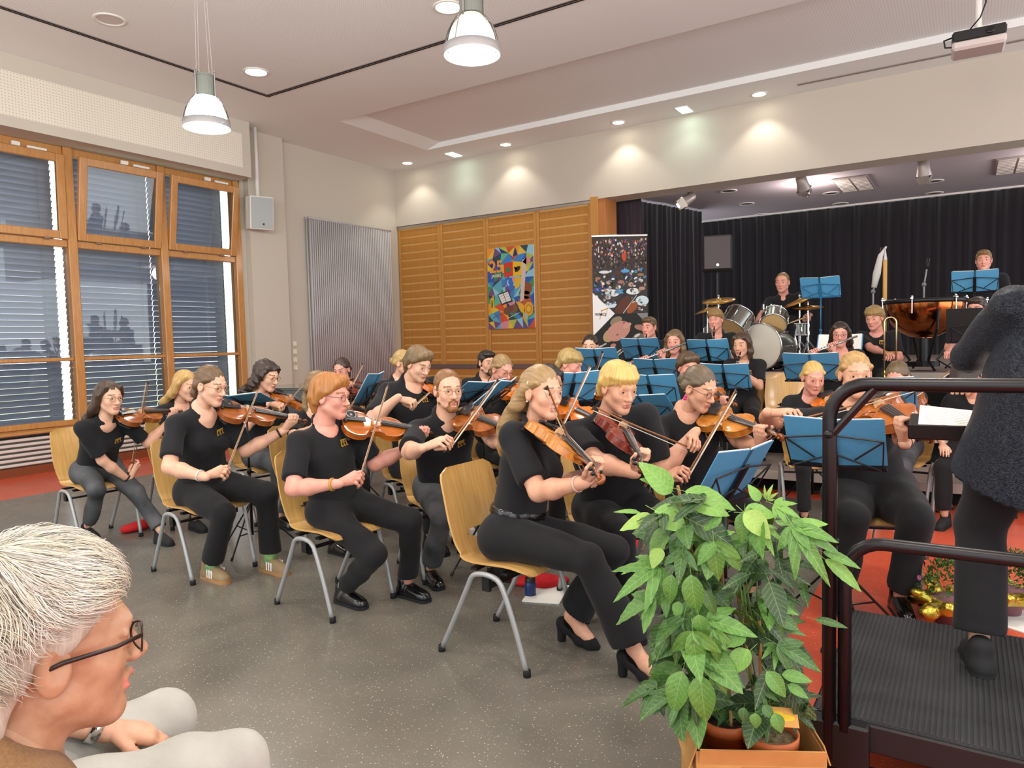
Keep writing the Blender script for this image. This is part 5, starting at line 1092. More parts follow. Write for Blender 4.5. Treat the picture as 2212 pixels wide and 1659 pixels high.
player('person with short brown hair, washed jeans and white trainers playing viola', (1938, 815), 5.5, (-.15, -.88, -.42), bf=(-.15, -1), kind='f', hair=('tied', '#6b5a3d', '#4d3f29'), scroll=(1998, 938), hand=(1912, 898), tip=(2043, 748), tone='brown', vs=1.1, near=True, legs=M_JEAN, shoe='white', skin='p', ch='plywood chair under the viola player in washed jeans', vlabel='brown viola of the player in washed jeans', blabel='bow of the viola player in washed jeans', h=.012, seed=37)
player('player in black polo half hidden behind the conductor', (2096, 812), 5.3, (-.4, -.85, -.2), bf=(-.25, -1), kind='m', hair=('short', HDK[0], HDK[1]), skin='b', ch='plywood chair under the player half hidden behind the conductor', h=.014, seed=38, shoe='black')
# ------------------------------------------------------------------ winds on the risers
def bar_frame(p, x, up): x = unit(x); z = unit(up-x*(up@x)); return frame(p, x, np.cross(z, x), z)
def flute(a, b, label, player_fwd):
    a = V(*a); b = V(*b); x = unit(b-a); L_ = .66; M0 = bar_frame(a-x*.08, x, UP); o = thing('flute', label, 'flute', M0, 'silver flutes'); ms = mat('silver flute', '#cfcac4', .2, .95)
    m = MB(); m.tube([(0, 0, 0), (L_, 0, 0)], .0105, 12); m.build('body', ms, o, M0, True); m = MB(); m.box((.08, 0, .010), (.028, .018, .006), bev=.002); m.build('lip_plate', ms, o, M0)
    m = MB()
    for k in range(12): m.cyl((.22+k*.034, 0, .009), (.22+k*.034, 0, .016), .009, 10)
    m.tube([(.21, .012, .008), (.62, .012, .008)], .002, 5); m.build('keys', ms, o, M0); return M0
def clarinet(a, b, label):
    a = V(*a); b = V(*b); x = unit(b-a); M0 = bar_frame(a, x, V(0, -1, .3)); o = thing('clarinet', label, 'clarinet', M0, 'clarinets'); mb_ = mat('grenadilla wood', '#141212', .35)
    m = MB(); m.tube([(0, 0, 0), (.06, 0, 0), (.08, 0, 0), (.5, 0, 0), (.58, 0, 0), (.64, 0, 0)], [.006, .011, .013, .013, .018, .034], 12); m.build('body', mb_, o, M0, True)
    m = MB()
    for k in (.06, .14, .32, .5): m.tube([(k, 0, 0), (k+.012, 0, 0)], .0155, 12)
    for k in range(10): m.cyl((.17+k*.03, 0, .012), (.17+k*.03, 0, .020), .007, 8)
    m.build('keys', M_CHROME, o, M0); return M0
def gripped(M0, x, side, flip=1): # a hand closed round a bar at x; wrist on the side given
    A = np.array(M0); p = A[:3, :3]@V(x, 0, 0)+A[:3, 3]; ax = A[:3, 0]; w_ = unit(side-ax*(side@ax)); y = -w_; z = np.cross(ax, y); M1 = frame(p, ax*flip, y, z); return ('grip', np.array(M1 @ Vector((0, -.10, .02))), M1)
def windp(label, head, d, floor, hf, inst, a, b_, ilabel, bf=(.2, -1), da=0, db=0, **kw):
    A_, B_ = at(*a, d+da), at(*b_, d+db)
    if inst == 'flute': M0 = flute(A_, B_, ilabel, None); lh, rh = gripped(M0, .27, V(0, .2, -1)), gripped(M0, .47, V(0, .5, -1))
    else: M0 = clarinet(A_, B_, ilabel); lh, rh = gripped(M0, .22, V(.8, .6, -.2)), gripped(M0, .38, V(-.8, .6, -.3))
    return player(label, head, d, hf, floor=floor, bf=bf, lh=lh, rh=rh, **kw)
windp('girl with dark tied hair playing flute beside the banner', (1275, 748), 7.35, L1, (.25, -.93, -.12), 'flute', (1296, 750), (1235, 785), 'flute of the girl beside the banner', da=-.16, db=-.3, kind='f', hair=('ponytail', HDK[0], HDK[1]), ch='plywood chair under the flautist beside the banner', h=.014, seed=41, skin='b')
windp('boy with short brown hair playing clarinet in front of the banner', (1402, 707), 8.35, L2, (-.15, -.97, -.08), 'clarinet', (1397, 722), (1384, 790), 'clarinet of the boy in front of the banner', da=-.13, db=-.35, kind='m', hair=('short', '#6a5233', '#4a3823'), ch='plywood chair under the clarinettist in front of the banner', h=.014, seed=42, skin='p')
windp('girl with loose brown hair playing flute in front of the clarinettist', (1457, 738), 7.35, L1, (.1, -.97, -.1), 'flute', (1466, 747), (1350, 792), 'flute of the girl with loose brown hair', da=-.16, db=-.28, kind='f', hair=('bob', '#7a6142', '#57432b'), ch='plywood chair under the flautist with loose brown hair', h=.014, seed=43, skin='p')
windp('boy with fair fringe playing clarinet in front of the drum kit', (1545, 690), 8.15, L2, (.0, -.98, -.08), 'clarinet', (1543, 706), (1538, 780), 'clarinet of the boy in front of the drum kit', da=-.13, db=-.35, kind='m', hair=('fringe', '#9a7d4f', '#74592f'), ch='plywood chair under the clarinettist in front of the drum kit', h=.014, seed=44, skin='p')
windp('girl with long brown hair playing a small wind instrument', (1602, 744), 7.2, L1, (-.15, -.95, -.15), 'clarinet', (1600, 760), (1584, 812), 'clarinet of the girl with long brown hair', da=-.12, db=-.3, kind='f', hair=('bob', '#4e3a2b', '#35271c'), ch='plywood chair under the girl with long brown hair', h=.014, seed=45, skin='a')
windp('girl with glasses and long dark hair playing flute', (1815, 722), 7.05, L1, (.1, -.97, -.12), 'flute', (1836, 732), (1720, 775), 'flute of the girl with glasses', da=-.16, db=-.25, kind='f', hair=('long', '#3a2d25', '#251c16'), glasses=M_DARKF, ch='plywood chair under the flautist with glasses', h=.014, seed=46, skin='p')
player('boy with thick fair hair resting behind an upright trombone', (1888, 686), 7.5, (-.25, -.93, -.25), floor=L2, bf=(0, -1), kind='m', hair=('fringe', '#a08452', '#7a6136'), skin='p', ch='plywood chair under the trombone player', h=.013, seed=47, rh=(None, at(1912, 762, 7.22), None), lh=(None, at(1925, 772, 7.2), None))
player('boy with dark hair playing a brass instrument behind a black music stand', (2110, 668), 7.0, (-.35, -.92, -.1), floor=L2, bf=(-.2, -1), kind='m', hair=('short', '#3a2c22', '#241a13'), skin='p', ch='plywood chair under the dark-haired brass player', h=.014, seed=48, rh=(None, at(2050, 760, 6.75), None))
# ------------------------------------------------------------------ music stands with folders
def stand_px(px, py, d, floor, toward, label, flabel, **kw):
    """px, py: bottom middle of the desk"""
    p = at(px, py, d); a = math.atan2(toward[1], toward[0]); return music_stand(p[0], p[1], floor, a, p[2]-floor, label, flabel=flabel, **kw)
stand_px(1388, 778, 7.75, L1, (.05, 1), 'music stand in front of the clarinettist by the banner', 'blue folder in front of the clarinettist by the banner', fcol=M_BLUED)
stand_px(1296, 806, 6.75, 0, (.05, 1), 'music stand in front of the flautist beside the banner', 'blue folder in front of the flautist beside the banner', fcol=M_BLUED)
stand_px(1424, 830, 6.6, 0, (.1, 1), 'music stand in front of the flautist with loose brown hair', 'blue folder with a wire cross in front of the flautist with loose brown hair', fcol=M_BLUED)
stand_px(1534, 782, 7.5, L1, (.05, 1), 'music stand in front of the clarinettist by the drum kit', 'blue folder in front of the clarinettist by the drum kit')
stand_px(1570, 842, 6.45, 0, (.05, 1), 'music stand in front of the girl with long brown hair', 'wide blue folder in front of the girl with long brown hair')
stand_px(1412, 872, 5.7, 0, (.05, 1), 'music stand behind the head of the blond bowl-cut man', 'blue folder just right of the blond bowl-cut head')
stand_px(1408, 905, 5.2, 0, (.2, 1), 'low music stand below the folder right of the blond bowl-cut head', 'low blue folder tipped back beside the pink earring', tilt=48)
stand_px(1755, 824, 5.95, 0, (.05, 1), 'music stand behind the girl with tightly tied blond hair', 'dusky blue folder behind the girl with tightly tied blond hair', fcol=M_BLUED)
stand_px(1812, 772, 7.5, L1, (0, -1), 'music stand behind the flautist with glasses', 'blue folder half hidden behind the flautist with glasses')
stand_px(1773, 643, 8.55, LS, (0, 1), 'blue-posted music stand in front of the drummer', 'bright blue folder on the tall stand beside the drummer', mt=mat('blue stand post', '#2a6d95', .4))
stand_px(2105, 632, 7.95, LS, (0, 1), 'tall music stand in front of the timpanist', 'bright blue folder hiding the chin of the timpanist')
stand_px(1566, 1088, 3.02, 0, (-.97, .26), 'black music stand of the blond bowl-cut man, seen edge-on above the plant', 'blue folder tilted edge-on above the plant', hd=.25)
stand_px(1806, 1010, 3.45, 0, (.03, 1), 'black music stand in front of the broad-shouldered viola player', 'large blue folder behind the railing post', hd=.25)
stand_px(790, 872, 5.6, 0, (-.9, -.45), 'music stand behind the ginger-haired man', 'blue folder with a white page behind the ginger-haired man')
stand_px(532, 878, 5.1, 0, (-.45, .9), 'music stand between the first two women with violins', 'thin blue folder behind the violin of the woman with green socks', tilt=72, width=.3)
stand_px(1012, 868, 5.4, 0, (-.9, .1), 'music stand behind the bearded smiling man', 'blue folder behind the bearded smiling man', tilt=58)
stand_px(1043, 882, 4.6, 0, (-.85, -.3), 'music stand between the bearded man and the woman in black heels', 'blue folder with pale upper edge beside the woman in black heels', tilt=52)
stand_px(1228, 872, 5.3, 0, (-.7, .5), 'music stand behind the bright orange violin', 'blue folder above the bright orange violin')
stand_px(1905, 886, 5.0, 0, (.1, 1), 'music stand between the two viola players', 'blue folder between the two viola players')
# black orchestra stand and the conductor's desk
p = at(2112, 738, 6.6); music_stand(p[0], p[1], L2, PI/2, p[2]-L2, 'black solid-desk music stand in front of the dark-haired brass player', folder=False)
bo = thing('music_folder', 'black folder on the stand of the dark-haired brass player', 'folder', T(p)); m = MB(); m.box((0, .01, .15), (.50, .012, .33), Matrix.Rotation(.25, 4, 'X')); m.build('cover', M_BLACK, bo)
cs = at(2128, 925, 3.02); cd = thing('conductor_desk', 'black conductor desk with an open white score', 'music stand', T((cs[0], cs[1], 0)))
Mc = T(cs) @ RZ(.03) @ Matrix.Rotation(math.radians(10), 4, 'X')
m = MB(); m.box((0, 0, .0), (.56, .36, .012), bev=.004); m.box((0, -.18, .03), (.56, .012, .06), bev=.003); m.build('desk', M_BLACKM, cd, Mc)
m = MB(); m.cyl((cs[0], cs[1], .02), (cs[0], cs[1], cs[2]-.02), .016, 10); m.build('post', M_BLACKM, cd, T((0, 0, 0)))
for k in range(3):
    a = k*2*PI/3+.4; m = MB(); m.tube([(cs[0], cs[1], .14), (cs[0]+.26*math.cos(a), cs[1]+.26*math.sin(a), .012)], .010, 6); m.build('leg', M_BLACKM, cd, T((0, 0, 0)))
sc = thing('score', 'open white score lying on the conductor desk', 'sheet music', Mc @ T((0, 0, .02)))
for q in (-1, 1):
    Mq = Mc @ T((0, .0, .012)) @ Matrix.Rotation(-q*.10, 4, 'Y'); m = MB(); m.box((q*.125, 0, .008), (.24, .33, .014), bev=.003); m.build('pages', M_PAPER, sc, Mq)
    m = MB()
    for k in range(12): m.box((q*.125, -.14+k*.025, .0156), (.19, .002, .0006))
    m.build('staves', mat('print grey', '#a7a59f', .7), sc, Mq)
# ------------------------------------------------------------------ drum kit, timpani and things on the stage
M_SHELL = mat('smoked silver drum shell', '#8d8f88', .22, .85); M_SKIN = mat('drum skin', '#d8d2c4', .55); M_SKINY = mat('clear amber drum skin', '#cda973', .4); M_BRONZE = mat('bronze cymbal', '#b98a3c', .28, .9)
def drum_mesh(o, M0, r, dep, n=28, lugs=8, skin_b=None, skin_t=None):
    m = MB(); m.lathe([(r, 0), (r, dep)], n); m.build('shell', M_SHELL, o, M0, True)
    for z, mt in ((0, skin_b or M_SKINY), (dep, skin_t or M_SKIN)):
        m = MB(); m.lathe([(r*.985, 0), (0, 0)], n); m.build('skin', mt, o, M0 @ T((0, 0, z))); m = MB(); m.tube([(r*1.02*math.cos(a), r*1.02*math.sin(a), 0) for a in np.linspace(0, 2*PI, n, endpoint=False)], .010, 6, closed=True); m.build('hoop', M_CHROME, o, M0 @ T((0, 0, z)), True)
    lg = MB(); lg.box((r+.012, 0, dep/2), (.022, .022, min(.08, dep*.4)), bev=.005); lg.cyl((r+.018, 0, 0), (r+.018, 0, dep), .004, 6); lm = lg.mesh('lug', M_CHROME)
    for k in range(lugs): link('lug', lm, o, M0 @ RZ(2*PI*k/lugs))
def rot_to(p, d, up=V(0, 0, 1)):
    z = unit(d); x = unit(np.cross(up, z)) if abs(z@up) < .98 else V(1, 0, 0); return frame(p, x, np.cross(z, x), z)
KD = 8.75
bc = at(1640, 752, KD); bc[2] = LS+.30
bd = thing('bass_drum', 'bass drum with pale front skin and two mounted toms', 'drum', T((bc[0], bc[1], LS)), 'drum kit'); fd = unit(V(-.25, -1, 0))
drum_mesh(bd, rot_to(bc-fd*.40, fd), .28, .40, 36, 10, M_SKIN, M_SKIN)
m = MB(); m.cyl(bc-fd*.2+V(-.04, 0, .26), bc-fd*.2+V(-.04, 0, .52), .012, 8); m.cyl(bc-fd*.2+V(.05, 0, .26), bc-fd*.2+V(.05, 0, .52), .012, 8); m.build('tom_holder', M_CHROME, bd, T((0, 0, 0)))
m = MB()
for q in (-1, 1): m.cyl(bc-fd*.12+V(q*.24, 0, -.1), bc-fd*-.05+V(q*.36, 0, -.30), .009, 6)
m.build('spur', M_CHROME, bd, T((0, 0, 0)))
for (px, py, r, dep, dr) in ((1592, 694, .165, .24, (-.35, -.62, -.75)), (1672, 692, .15, .20, (.10, -.85, -.55))):
    pc = at(px, py, KD+.05); t_ = empty('tom', T(pc), bd); dv = unit(dr); drum_mesh(t_, rot_to(pc-dv*dep/2, dv), r, dep, 24, 6, M_SKIN, M_SKINY)
pc = at(1712, 712, KD+.3); sn = thing('snare_drum', 'chrome snare drum on a stand before the drummer', 'drum', T((pc[0], pc[1], LS)), 'drum kit'); drum_mesh(sn, T(pc-V(0, 0, .07)), .18, .14, 24, 8, M_SKIN, M_SKIN)
m = MB(); m.cyl((pc[0], pc[1], LS+.05), (pc[0], pc[1], pc[2]-.07), .014, 8)
for k in range(3): a = k*2.1; m.cyl((pc[0], pc[1], LS+.22), (pc[0]+.22*math.cos(a), pc[1]+.22*math.sin(a), LS+.01), .009, 6)
m.build('stand', M_CHROME, sn, T((0, 0, 0)))
pc = at(1615, 725, KD+.45); ft_ = thing('floor_tom', 'floor tom half hidden behind the bass drum', 'drum', T((pc[0]-.35, pc[1], LS)), 'drum kit'); drum_mesh(ft_, T((pc[0]-.35, pc[1], LS+.18)), .20, .38, 24, 6)
m = MB()
for k in range(3): a = k*2.1; m.cyl((pc[0]-.35+.21*math.cos(a), pc[1]+.21*math.sin(a), LS), (pc[0]-.35+.21*math.cos(a), pc[1]+.21*math.sin(a), LS+.45), .008, 6)
m.build('leg', M_CHROME, ft_, T((0, 0, 0)))
for (px, py, d, r, lb, tl) in ((1552, 648, KD, .20, 'bronze crash cymbal left of the drum kit', (.0, -.25, 1)), (1528, 668, KD+.4, .17, 'thin cymbal seen edge-on at the far left of the kit', (-.25, -.2, 1)), (1727, 648, KD+.15, .21, 'bronze ride cymbal right of the drummer', (-.35, -.25, 1)), (1745, 662, KD+.05, .18, 'closed pair of hi-hat cymbals right of the drummer', (0, -.1, 1))):
    pc = at(px, py, d); o = thing('cymbal_stand', lb, 'cymbal', T((pc[0], pc[1], LS)), 'drum kit'); Mc = rot_to(pc, V(*tl))
    for k in range(2 if 'hi-hat' in lb else 1):
        m = MB(); sg = -1 if k else 1; m.lathe([(.012, .02*sg), (.035, .016*sg), (.045, .008*sg), (r*.7, .002*sg), (r, -.010*sg), (r, -.012*sg), (.012, .016*sg)], 32); m.build('cymbal', M_BRONZE, o, Mc @ T((0, 0, -.03*k)), True)
    m = MB(); m.cyl(pc+V(0, 0, .06), V(pc[0], pc[1], LS+.3), .010, 8); m.cyl(V(pc[0], pc[1], LS+.6), V(pc[0], pc[1], LS+.2), .014, 8); m.ball(pc+V(0, 0, .05), .016, 8, 6); m.build('pole', M_CHROME, o, T((0, 0, 0)))
    for k in range(3):
        a = k*2.1+.3; m = MB(); m.cyl((pc[0], pc[1], LS+.36), (pc[0]+.27*math.cos(a), pc[1]+.27*math.sin(a), LS+.01), .009, 6); m.build('leg', M_CHROME, o, T((0, 0, 0)))
# drummer on a stool
hp = at(1690, 610, 9.15); pv = V(hp[0]+.02, hp[1]+.10, LS+.62)
st = thing('drum_stool', 'round black stool under the drummer', 'stool', T((pv[0], pv[1], LS)))
m = MB(); m.lathe([(0, LS+.52), (.17, LS+.52), (.18, LS+.50), (.18, LS+.44), (0, LS+.44)], 20, T((pv[0], pv[1], 0))); m.build('seat', M_BLACK, st, T((0, 0, 0)), True); m = MB(); m.cyl((pv[0], pv[1], LS), (pv[0], pv[1], LS+.45), .03, 8); m.build('post', M_CHROME, st, T((0, 0, 0)))
sticks = []
for (a, b, lb) in (((1755, 680, 8.85), (1700, 700, 8.72), 'drum stick in the hand of the drummer on the cymbal side'), ((1622, 690, 8.95), (1655, 705, 8.8), 'drum stick in the hand of the drummer over the bass drum')):
    A_, B_ = at(*a), at(*b); M0 = bar_frame(A_, B_-A_, UP); o = thing('drum_stick', lb, 'drum stick', M0, 'drum sticks'); m = MB(); m.tube([(0, 0, 0), (.3, 0, 0), (.38, 0, 0), (.40, 0, 0)], [.008, .008, .005, .007], 8); m.build('shaft', mat('hickory', '#cfae7c', .5), o, M0, True); sticks.append(M0)
person('drummer with swept-back hair behind the drum kit', hp, V(-.05, -.98, -.1), pv, (0, -1), LS, kind='m', hair=('receding', '#8a7048', '#66502f'), lh=gripped(sticks[0], .06, V(.2, .9, -.1)), rh=gripped(sticks[1], .06, V(-.2, .9, -.1)), skin='p', h=.014, seed=51, s=1.0, emblem=False, hs=1.04)
# timpanist
hp = at(2125, 562, 8.35); pv = V(hp[0], hp[1]+.08, LS+.62); st = thing('drum_stool', 'black stool under the timpanist', 'stool', T((pv[0], pv[1], LS)))
m = MB(); m.lathe([(0, LS+.52), (.17, LS+.52), (.17, LS+.47), (0, LS+.47)], 18, T((pv[0], pv[1], 0))); m.build('seat', M_BLACK, st, T((0, 0, 0))); m = MB(); m.cyl((pv[0], pv[1], LS), (pv[0], pv[1], LS+.48), .03, 8); m.build('post', M_CHROME, st, T((0, 0, 0)))
person('boy with short light brown hair looking over the tall music stand at the timpani', hp, V(-.05, -.99, -.06), pv, (0, -1), LS, kind='m', hair=('short', '#8b6a40', '#664a29'), skin='p', h=.015, seed=52, s=.98, emblem=False)
def timpani(px, py, d, r, label):
    c = at(px, py, d); c[2] = max(c[2], LS+.75); o = thing('timpani', label, 'drum', T((c[0], c[1], LS)), 'timpani'); Mt = T(c); cop = mat('polished copper', '#c4743f', .16, 1.0)
    pr = [(r*math.cos(t), -r*1.0*math.sin(t)) for t in np.linspace(0, PI/2*.86, 12)]; m = MB(); m.lathe([(a, b-.02) for a, b in pr]+[(.10, -r*.98-.02), (.0, -r*.985-.02)], 40); m.build('bowl', cop, o, Mt, True)
    m = MB(); m.lathe([(r*1.02, .012), (r*.9, .014), (0, .014)], 40); m.build('skin', M_SKIN, o, Mt); m = MB(); m.lathe([(r*1.0, -.03), (r*1.04, -.03), (r*1.04, .015), (r*1.0, .02)], 40); m.build('rim', M_BLACKM, o, Mt, True)
    rod = MB(); rod.cyl((r*1.06, 0, .02), (r*1.06, 0, -.14), .007, 6); rod.box((r*1.04, 0, .02), (.05, .03, .025), bev=.006); rod.ball((r*1.06, 0, .04), .012, 8, 5); rm = rod.mesh('tuning_rod', M_CHROME)
    for k in range(6): link('tuning_rod', rm, o, Mt @ RZ(k*PI/3+.3))
    m = MB(); hb = c[2]-LS
    for k in range(4): a = k*PI/2+.4; m.tube([(r*.98*math.cos(a), r*.98*math.sin(a), -.10), (r*.9*math.cos(a), r*.9*math.sin(a), -r*.8), (.14*math.cos(a), .14*math.sin(a), -hb+.12), (.30*math.cos(a), .30*math.sin(a), -hb+.02)], .014, 6)
    m.cyl((0, 0, -r-.02), (0, 0, -hb+.08), .05, 10); m.lathe([(.16, -hb+.05), (.16, -hb+.10), (0, -hb+.11)], 16); m.build('frame', M_BLACKM, o, Mt)
timpani(1996, 650, 7.95, .395, 'large copper timpani behind the trombone'); timpani(2150, 662, 8.15, .36, 'dark timpani half hidden behind the conductor')
# trombone held upright
pb = at(1922, 880, 7.1); M0 = T((pb[0], pb[1], pb[2]-.02)) @ RZ(.1); tr = thing('trombone', 'brass trombone held upright with its slide towards the ceiling', 'trombone', M0); mb_ = mat('polished brass', '#c9a24e', .18, 1.0)
hgt = at(1925, 680, 7.1)[2]-pb[2]; m = MB(); W_ = .052
m.tube([(-W_, 0, 0), (-W_, 0, hgt-.06)]+[(-W_*math.cos(t), 0, hgt-.06+.055*math.sin(t)) for t in np.linspace(.2, PI-.2, 9)]+[(W_, 0, hgt-.06), (W_, 0, .02)], .0085, 8); m.build('slide', mat('nickel brass tube', '#cdbf95', .2, 1.0), tr, M0, True)
m = MB(); m.cyl((-W_, 0, hgt*.62), (W_, 0, hgt*.62), .006, 6); m.cyl((-W_, 0, hgt*.2), (W_, 0, hgt*.2), .006, 6); m.cyl((-W_, 0, .0), (-W_, 0, hgt*.42), .013, 8); m.build('stay', mb_, tr, M0)
m = MB(); m.tube([(-.02, .05, .3), (-.02, .06, -.35)], [.012, .012], 8); m.tube([(W_, .06, .30), (W_, .06, -.2), (W_, .06, -.45), (W_, .06, -.6)], [.012, .02, .045, .11], 16, caps=False); m.build('bell', mb_, tr, M0, True)
# microphone stands, wooden pole, loudspeaker on its pole
def mic(px0, py0, px1, py1, px2, py2, d, label, draped=False):
    a, b, c = at(px0, py0, d), at(px1, py1, d), at(px2, py2, d); a = V(b[0], b[1], LS); o = thing('microphone_stand', label, 'microphone stand', T(a), 'microphone stands'); mt = mat('grey mic stand', '#8e8b8c', .35, .5)
    m = MB(); m.cyl(a+V(0, 0, .03), b, .012, 8); m.lathe([(.13, LS), (.13, LS+.02), (.02, LS+.035)], 16, T((b[0], b[1], 0)), cap0=True); m.build('pole', mt, o, T((0, 0, 0))); m = MB(); m.cyl(b, c, .010, 8); m.ball(b, .028, 8, 6); m.build('boom', mt, o, T((0, 0, 0)))
    m = MB(); u = unit(c-b); m.tube([c-u*.04, c+u*.02, c+u*.10], [.012, .018, .016], 10); m.build('microphone', M_BLACK, o, T((0, 0, 0)), True)
    if draped:
        m = MB(); m.tube([b+u*.05, lerp(b, c, .5), c, c+u*.08+V(.05, 0, .03)], [.03, .045, .03, .01], 8); m.build('cloth', mat('white cloth', '#cfcac6', .8), o, T((0, 0, 0)), True)
mic(1885, 770, 1886, 630, 1902, 552, 8.9, 'grey microphone stand with white cloth wound round its boom', True); mic(1998, 700, 1996, 615, 2003, 575, 9.0, 'thin microphone stand behind the copper timpani')
pa, pb2 = at(1911, 690, 8.7), at(1912, 562, 8.7); pl = thing('wooden_pole', 'upright light wooden pole with a metal tip on the stage', 'pole', T((pa[0], pa[1], LS))); m = MB(); m.cyl((pa[0], pa[1], LS), (pa[0], pa[1], pb2[2]), .024, 10); m.build('shaft', mat('pale pole wood', '#c8984e', .5), pl, T((0, 0, 0)))
m = MB(); m.tube([(pa[0], pa[1], pb2[2]), (pa[0], pa[1], pb2[2]+.14)], [.026, .004], 10); m.build('tip', M_ALU, pl, T((0, 0, 0)))
sp = at(1549, 549, 10.2); so = thing('stage_loudspeaker', 'dark grey loudspeaker box on a pole in front of the black curtain', 'loudspeaker', T((sp[0], sp[1], LS))); Ms = T(sp) @ RZ(.32)
m = MB(); m.box((0, 0, 0), (.40, .36, .49), bev=.02); m.build('cabinet', mat('speaker black', '#1b191b', .6), so, Ms); m = MB(); m.box((-.005, -.186, 0), (.355, .02, .445), bev=.006); m.build('grille', mat('speaker grille dark', '#4e4546', .55, .3), so, Ms)
m = MB(); m.lathe([(0, 0), (.025, 0), (.02, .012), (0, .012)], 12, T((0, -.196, -.17)) @ Matrix.Rotation(PI/2, 4, 'X')); m.build('badge', M_ALU, so, Ms); m = MB(); m.cyl((sp[0], sp[1], LS+.1), (sp[0], sp[1], sp[2]-.24), .018, 10)
for k in range(3): a = k*2.1; m.cyl((sp[0], sp[1], LS+.5), (sp[0]+.4*math.cos(a), sp[1]+.4*math.sin(a), LS+.01), .012, 6)
m.build('tripod_pole', M_BLACKM, so, T((0, 0, 0)))
# empty chair on the riser, grand piano behind the strings
pe = at(1692, 850, 7.0); chair(pe[0], 7.32, L1, -PI/2+.1, 'empty plywood chair on the low riser beside the flautist with glasses')
pp = at(775, 806, 8.9); pn = thing('grand_piano', 'black grand piano with closed lid behind the strings', 'piano', T((pp[0], pp[1], 0))); M_LAC = mat('black piano lacquer', '#0c0b0d', .12, coat=.6)
ol = [(-.75, -.45), (.75, -.45), (.75, .1), (.55, .45), (.2, .75), (-.2, 1.05), (-.55, 1.1), (-.75, .95)]; Mp = T((pp[0], pp[1], 0)) @ RZ(1.9)
m = MB(); m.prism(ol, .62, .93); m.build('case', M_LAC, pn, Mp); m = MB(); m.prism([(x*1.02, y*1.02) for x, y in ol], .935, .965); m.build('lid', M_LAC, pn, Mp)
for (x, y) in ((-.62, -.25), (.62, -.25), (-.3, .85)): m = MB(); m.cyl((x, y, 0), (x, y, .62), .045, 8, .07); m.build('leg', M_LAC, pn, Mp)
m = MB(); m.box((0, -.50, .70), (1.3, .16, .05)); m.build('keyboard', M_PAPER, pn, Mp)
# ------------------------------------------------------------------ conductor's podium with railing
PZ = .22; PX0, PX1, PY0, PY1 = -.42, 1.50, 2.42, 3.42
pod = thing('podium', 'black conductor podium with ribbed rubber top', 'podium', T(((PX0+PX1)/2, (PY0+PY1)/2, 0)))
m = MB(); m.box(((PX0+PX1)/2, (PY0+PY1)/2, PZ-.045), (PX1-PX0, PY1-PY0, .09), bev=.006); m.build('deck_frame', mat('black steel frame', '#1a1416', .5, .2), pod, T((0, 0, 0)))
M_RIBR = mat('ribbed rubber', '#26282a', .75, bump=(25, .15, (1, 1, 1)), var=(5, .2, (1, 1, 1), '#303234'))
m = MB(); m.box(((PX0+PX1)/2, (PY0+PY1)/2, PZ+.002), (PX1-PX0-.02, PY1-PY0-.02, .006)); m.build('rubber_mat', M_RIBR, pod, T((0, 0, 0)))
m = MB(); n_ = int((PX1-PX0-.03)/.016)
for k in range(n_): m.box((PX0+.02+k*.016, (PY0+PY1)/2, PZ+.0065), (.008, PY1-PY0-.03, .003))
o = m.build('rib', M_RIBR, pod, T((0, 0, 0))); o['kind'] = 'stuff'
for (x, y) in ((PX0+.06, PY0+.05), (PX1-.06, PY0+.05), (PX0+.06, PY1-.05), (PX1-.06, PY1-.05)):
    m = MB(); m.box((x, y, .075), (.035, .035, .13)); m.box((x, y, .012), (.09, .09, .022), bev=.006); m.build('foot', M_BLACKM, pod, T((0, 0, 0)))
m = MB(); m.tube([(PX0+.1, PY0+.08, .03), (PX1-.1, PY0+.08, .12)], .008, 6); m.tube([(PX0+.1, PY0+.08, .12), (PX1-.1, PY0+.08, .03)], .008, 6); m.build('cross_brace', M_BLACKM, pod, T((0, 0, 0)))
rl = thing('railing', 'black tubular railing along the near edge of the podium', 'railing', T((PX0+.05, PY0, PZ))); M_RAIL = mat('dark railing paint', '#131013', .36, .2)
x0, y0 = PX0+.06, PY0-.03; zt = atY(1900, 830, y0)[2]; zm = atY(1900, 1175, y0)[2]; R_ = .11
def hoop(xl, xr, z, zb): return [(xl, y0, zb), (xl, y0, z-R_)]+[(xl+R_-R_*math.cos(t), y0, z-R_+R_*math.sin(t)) for t in np.linspace(.15, PI/2, 7)]+[(xr-R_, y0, z)]+[(xr-R_+R_*math.sin(t), y0, z-R_+R_*math.cos(t)) for t in np.linspace(.15, PI/2, 7)]+[(xr, y0, zb)]
m = MB(); m.tube(hoop(x0, PX1-.06, zt, PZ-.12), .021, 12); m.build('top_rail', M_RAIL, rl, T((0, 0, 0)), True)
m = MB(); m.tube(hoop(x0+.045, PX1-.11, zm, PZ-.02), .020, 12); m.build('middle_rail', M_RAIL, rl, T((0, 0, 0)), True)
m = MB(); m.tube([(x0+.01, y0, zt-.155), (x0+.125, y0, zt-.012)], .020, 8, flat=.6); m.ball((x0, y0-.018, zt-.155), .014, 10, 6); m.build('corner_brace', M_RAIL, rl, T((0, 0, 0)))
for xb in (x0+.03, PX1-.09): m = MB(); m.box((xb, y0+.012, PZ-.07), (.17, .055, .15), bev=.008); m.build('bracket', M_RAIL, rl, T((0, 0, 0)))
